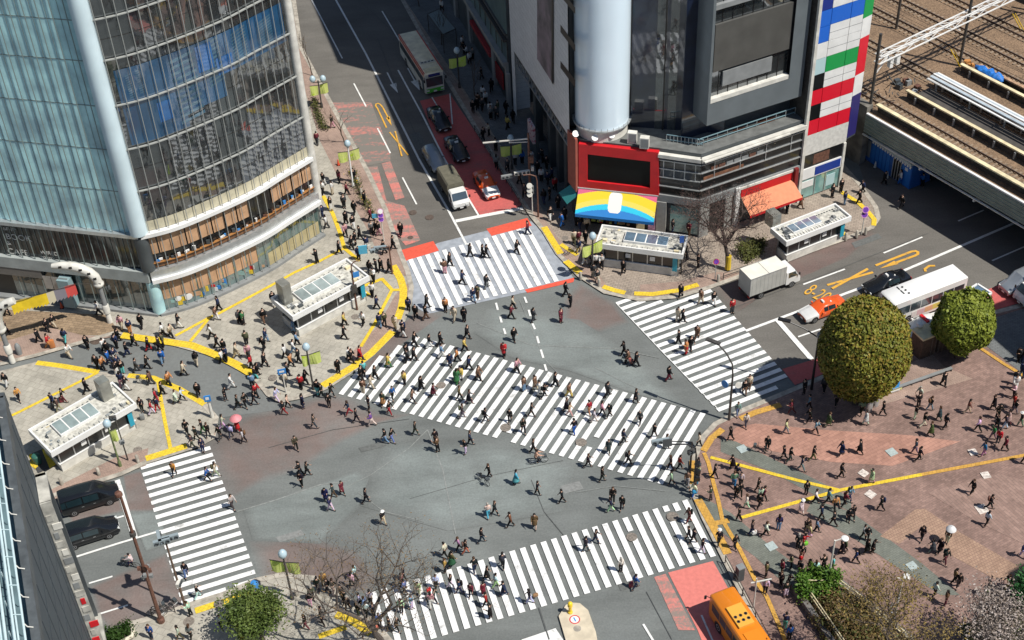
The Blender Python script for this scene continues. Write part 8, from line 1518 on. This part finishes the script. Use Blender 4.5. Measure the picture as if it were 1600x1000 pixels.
def make_person(i, info, loc=None, rz=None):
    x, y, tc_, bc_, fl, h, pose, lng, hc, sc = info; K_ = FULL[pose]; p = Vector(loc) if loc else g(x, y, height_at(x, y)); o = bpy.data.objects.new('person', K_['body']); COL.objects.link(o)
    o.location = p; o.rotation_euler = (0, 0, h if rz is None else rz); o.scale = (sc * 1.06, sc * rp_.uniform(1.02, 1.16), sc)
    v = lambda c: tuple(max(.004, a * rp_.uniform(.6, 1.15)) for a in CC[c])
    part(K_['long_coat' if 'L' in fl else 'jacket'], o, v(tc_), 'long_coat' if 'L' in fl else 'jacket')
    part(K_['trousers'], o, v(bc_) if 'S' not in fl else (.02, .02, .022), 'trousers')
    if 'S' in fl: part(K_['skirt'], o, v(bc_), 'skirt')
    if 'Hw' in fl: part(K_['hat'], o, (.7, .7, .68), 'hat')
    part(K_['long_hair' if lng else 'hair'], o, hc, 'hair')
    if 'B' in fl: part(K_['backpack'], o, v(rp_.choice('kkdnvs')), 'backpack')
    return o
for i, q in enumerate(infos[:NIND]): tag(make_person(i, q), lab[i], 'person', 'people at the crossing')
for bk, (tc_, bc_, lb) in zip(BIKES, (('p', 'k', 'person in pink jacket riding the pale bicycle below the diagonal zebra'), ('w', 'n', 'person in white top riding the dark bicycle past the rust pole'))):
    bpy.context.view_layer.update(); p = bk.location; rz = bk.rotation_euler.z; tag(make_person(0, (0, 0, tc_, bc_, '', rz, 7, False, (.015, .01, .01), .98), (p.x - .26 * cos(rz), p.y - .26 * sin(rz), p.z + .12), rz), lb, 'person', 'people at the crossing')
# everyone further off, too many to list: one mesh
cm = MB(); CROWD = {}
def cmat(n, c): return mat('crowd_' + n, c, .85, spec=.2)
def put(me, M, m):
    i = len(cm.v); cm.v += [tuple(M @ v.co) for v in me.vertices]; k = cm.mat(m)
    for p in me.polygons: cm.f.append(tuple(i + a for a in p.vertices)); cm.mi.append(k if m is not M_SKIN or p.material_index == 0 else cm.mat(M_SHOE))
for x, y, tc_, bc_, fl, h, pose, lng, hc, sc in infos[NIND:]:
    K_ = LOD[min(pose, 5) if pose != 6 else 0]; p = g(x, y, height_at(x, y)); M = Matrix.Translation(p) @ Matrix.Rotation(h, 4, 'Z') @ Matrix.Diagonal((sc * 1.06, sc * 1.1, sc, 1))
    put(K_['body'], M, M_SKIN); put(K_['long_coat' if 'L' in fl else 'jacket'], M, cmat(CN[tc_].replace(' ', '_'), CC[tc_])); put(K_['trousers'], M, cmat(CN[bc_].replace(' ', '_'), CC[bc_]))
    if 'S' in fl: put(K_['skirt'], M, cmat(CN[bc_].replace(' ', '_'), CC[bc_]))
    put(K_['long_hair' if lng else 'hair'], M, cmat('hair', (.015, .011, .01)))
cw_ = cm.build('crowd', None, True); tag(cw_, 'people further off on the upper zebra, pavements and shaded arcade', 'crowd', None, 'stuff')
# ------------------------------------------------------------------ things people carry or push
def umbrella(label, px, py, col, h=1.9, r=.55):
    c = g(px, py, height_at(px, py)); t = thing('umbrella', label, 'umbrella', c); mb = MB(); mb.lathe(c + UP * h, [(r, -.2), (r * .8, -.06), (r * .45, .06), (.02, .13)], col, 10, False); mb.lathe(c + UP * (h - .015), [(r, -.2), (r * .8, -.06), (r * .45, .06), (.02, .13)], col, 10, False); mb.build('canopy', t, 'auto'); mb = MB(); mb.tube([c + UP * (h - .85), c + UP * (h + .16)], .012, M_STEEL, 5); mb.build('shaft', t)
umbrella('pink umbrella held over a person in red near the van zebra', 373, 675, mat('umbrella_pink', (.62, .22, .24), .6)); umbrella('white and black parasol on the tan tiles of the square', 1481, 848, mat('umbrella_white', (.6, .6, .6), .6), 1.85, .42)
def bagbox(name, label, cat, px, py, size, m, z=0.0, rz=.3, handle=True):
    c = g(px, py, height_at(px, py)); t = thing(name, label, cat, c); mb = MB(); w, d, h = size; X, Y = Vector((cos(rz), sin(rz), 0)), Vector((-sin(rz), cos(rz), 0)); rg = [[c + X * (a * w / 2 * s) + Y * (b * d / 2 * s) + UP * (z + zz) for a, b in ((-1, -.7), (-.7, -1), (.7, -1), (1, -.7), (1, .7), (.7, 1), (-.7, 1), (-1, .7))] for zz, s in ((.05, .9), (.09, 1), (h * .92, 1), (h, .9))]; mb.loft(rg, m); mb.build('case' if cat == 'suitcase' else 'bag_body', t, 'auto'); mb = MB(); p = c + UP * (z + h)
    if cat == 'suitcase': mb.tube([p + X * w * .3, p + X * w * .3 + UP * .4, p - X * w * .3 + UP * .4, p - X * w * .3], .012, M_STEEL, 5); [mb.lathe(c + X * (a * w * .35) + Y * (b * d * .3) + UP * .025, [(.03, -.02), (.03, .02)], M_BLACK, 8, axis=tuple(X)) for a in (-1, 1) for b in (-1, 1)]
    else: mb.tube([p + X * w * .3, p + X * w * .2 + UP * .14, p - X * w * .2 + UP * .14, p - X * w * .3], .012, m, 5)
    mb.build('handle', t)
for a in (('suitcase', 'orange suitcase or instrument case pulled along the banner shopping street', 'suitcase', 83, 543, (.5, .3, .95), mat('case_orange', (.52, .19, .06), .5)), ('suitcase', 'dark red suitcase on the van side island behind a walker', 'suitcase', 97, 628, (.42, .26, .6), mat('case_maroon', (.25, .03, .05), .4)), ('suitcase', 'grey suitcase beside the van side entrance', 'suitcase', 223, 655, (.42, .28, .62), M_GREY), ('suitcase', 'dark suitcase standing behind the van side entrance', 'suitcase', 82, 637, (.4, .26, .55), M_DKGREY), ('suitcase', 'blue grey suitcase pulled over the zebra by the orange taxi', 'suitcase', 1153, 612, (.5, .34, .72), mat('case_slate', (.12, .17, .24), .5)), ('suitcase', 'maroon suitcase beside the person in bright blue on the lower zebra', 'suitcase', 986, 917, (.36, .24, .55), mat('case_maroon', (.25, .03, .05), .4)),
          ('shopping_bag', 'white shopping bag carried near the square corner', 'bag', 1178, 838, (.4, .16, .42), M_WHITE, .25), ('handbag', 'tan bag carried along the lower zebra just past the island beacon', 'bag', 837, 936, (.42, .2, .34), mat('bag_tan', (.3, .17, .08), .6), .3), ('handbag', 'orange bag carried at the top edge of the diagonal zebra', 'bag', 949, 617, (.3, .16, .3), mat('bag_orange', (.58, .26, .04), .6), .5), ('handbag', 'bright blue bag carried past the square corner signal', 'bag', 1085, 777, (.42, .3, .45), mat('bag_blue', (.03, .3, .55), .6), .55), ('shopping_bag', 'green bag among the group by the planted triangle', 'bag', 1258, 858, (.34, .2, .36), mat('bag_green', (.16, .5, .04), .6), .5), ('handbag', 'red bag by the person in the crowd on the lower zebra', 'bag', 671, 931, (.36, .22, .36), M_REDP, .55)): bagbox(*a)
# children's buggies and small extras
bg_ = thing('pushchair', 'reddish pushchair pushed by two people in the upper middle of the junction', 'pushchair', g(986, 570, .06)); c = g(986, 570, .06); mb = MB(); mb.loft([[c + Vector((x, y, z)) for x, y, z in q] for q in (((-.1, -.2, .35), (.35, -.2, .32), (.35, .2, .32), (-.1, .2, .35)), ((-.25, -.22, .75), (.1, -.22, .5), (.1, .22, .5), (-.25, .22, .75)), ((-.25, -.2, .95), (.0, -.2, .9), (.0, .2, .9), (-.25, .2, .95)))], mat('buggy_cloth', (.3, .09, .07), .7)); mb.build('seat', bg_); mb = MB()
for y in (-.22, .22): mb.tube([c + Vector((.4, y, .1)), c + Vector((-.1, y, .6)), c + Vector((-.5, y, 1.0))], .018, M_DKSTEEL, 5); mb.tube([c + Vector((-.35, y, .1)), c + Vector((.1, y, .6))], .018, M_DKSTEEL, 5)
mb.build('frame', bg_)
for x in (.4, -.35):
    for y in (-.24, .24): mb = MB(); mb.lathe(c + Vector((x, y, .1)), [(.1, -.02), (.1, .02)], M_TYRE, 10, axis=(0, 1, 0)); mb.build('wheel', bg_)
for K_ in LOD:
    for m in K_.values(): bpy.data.meshes.remove(m)
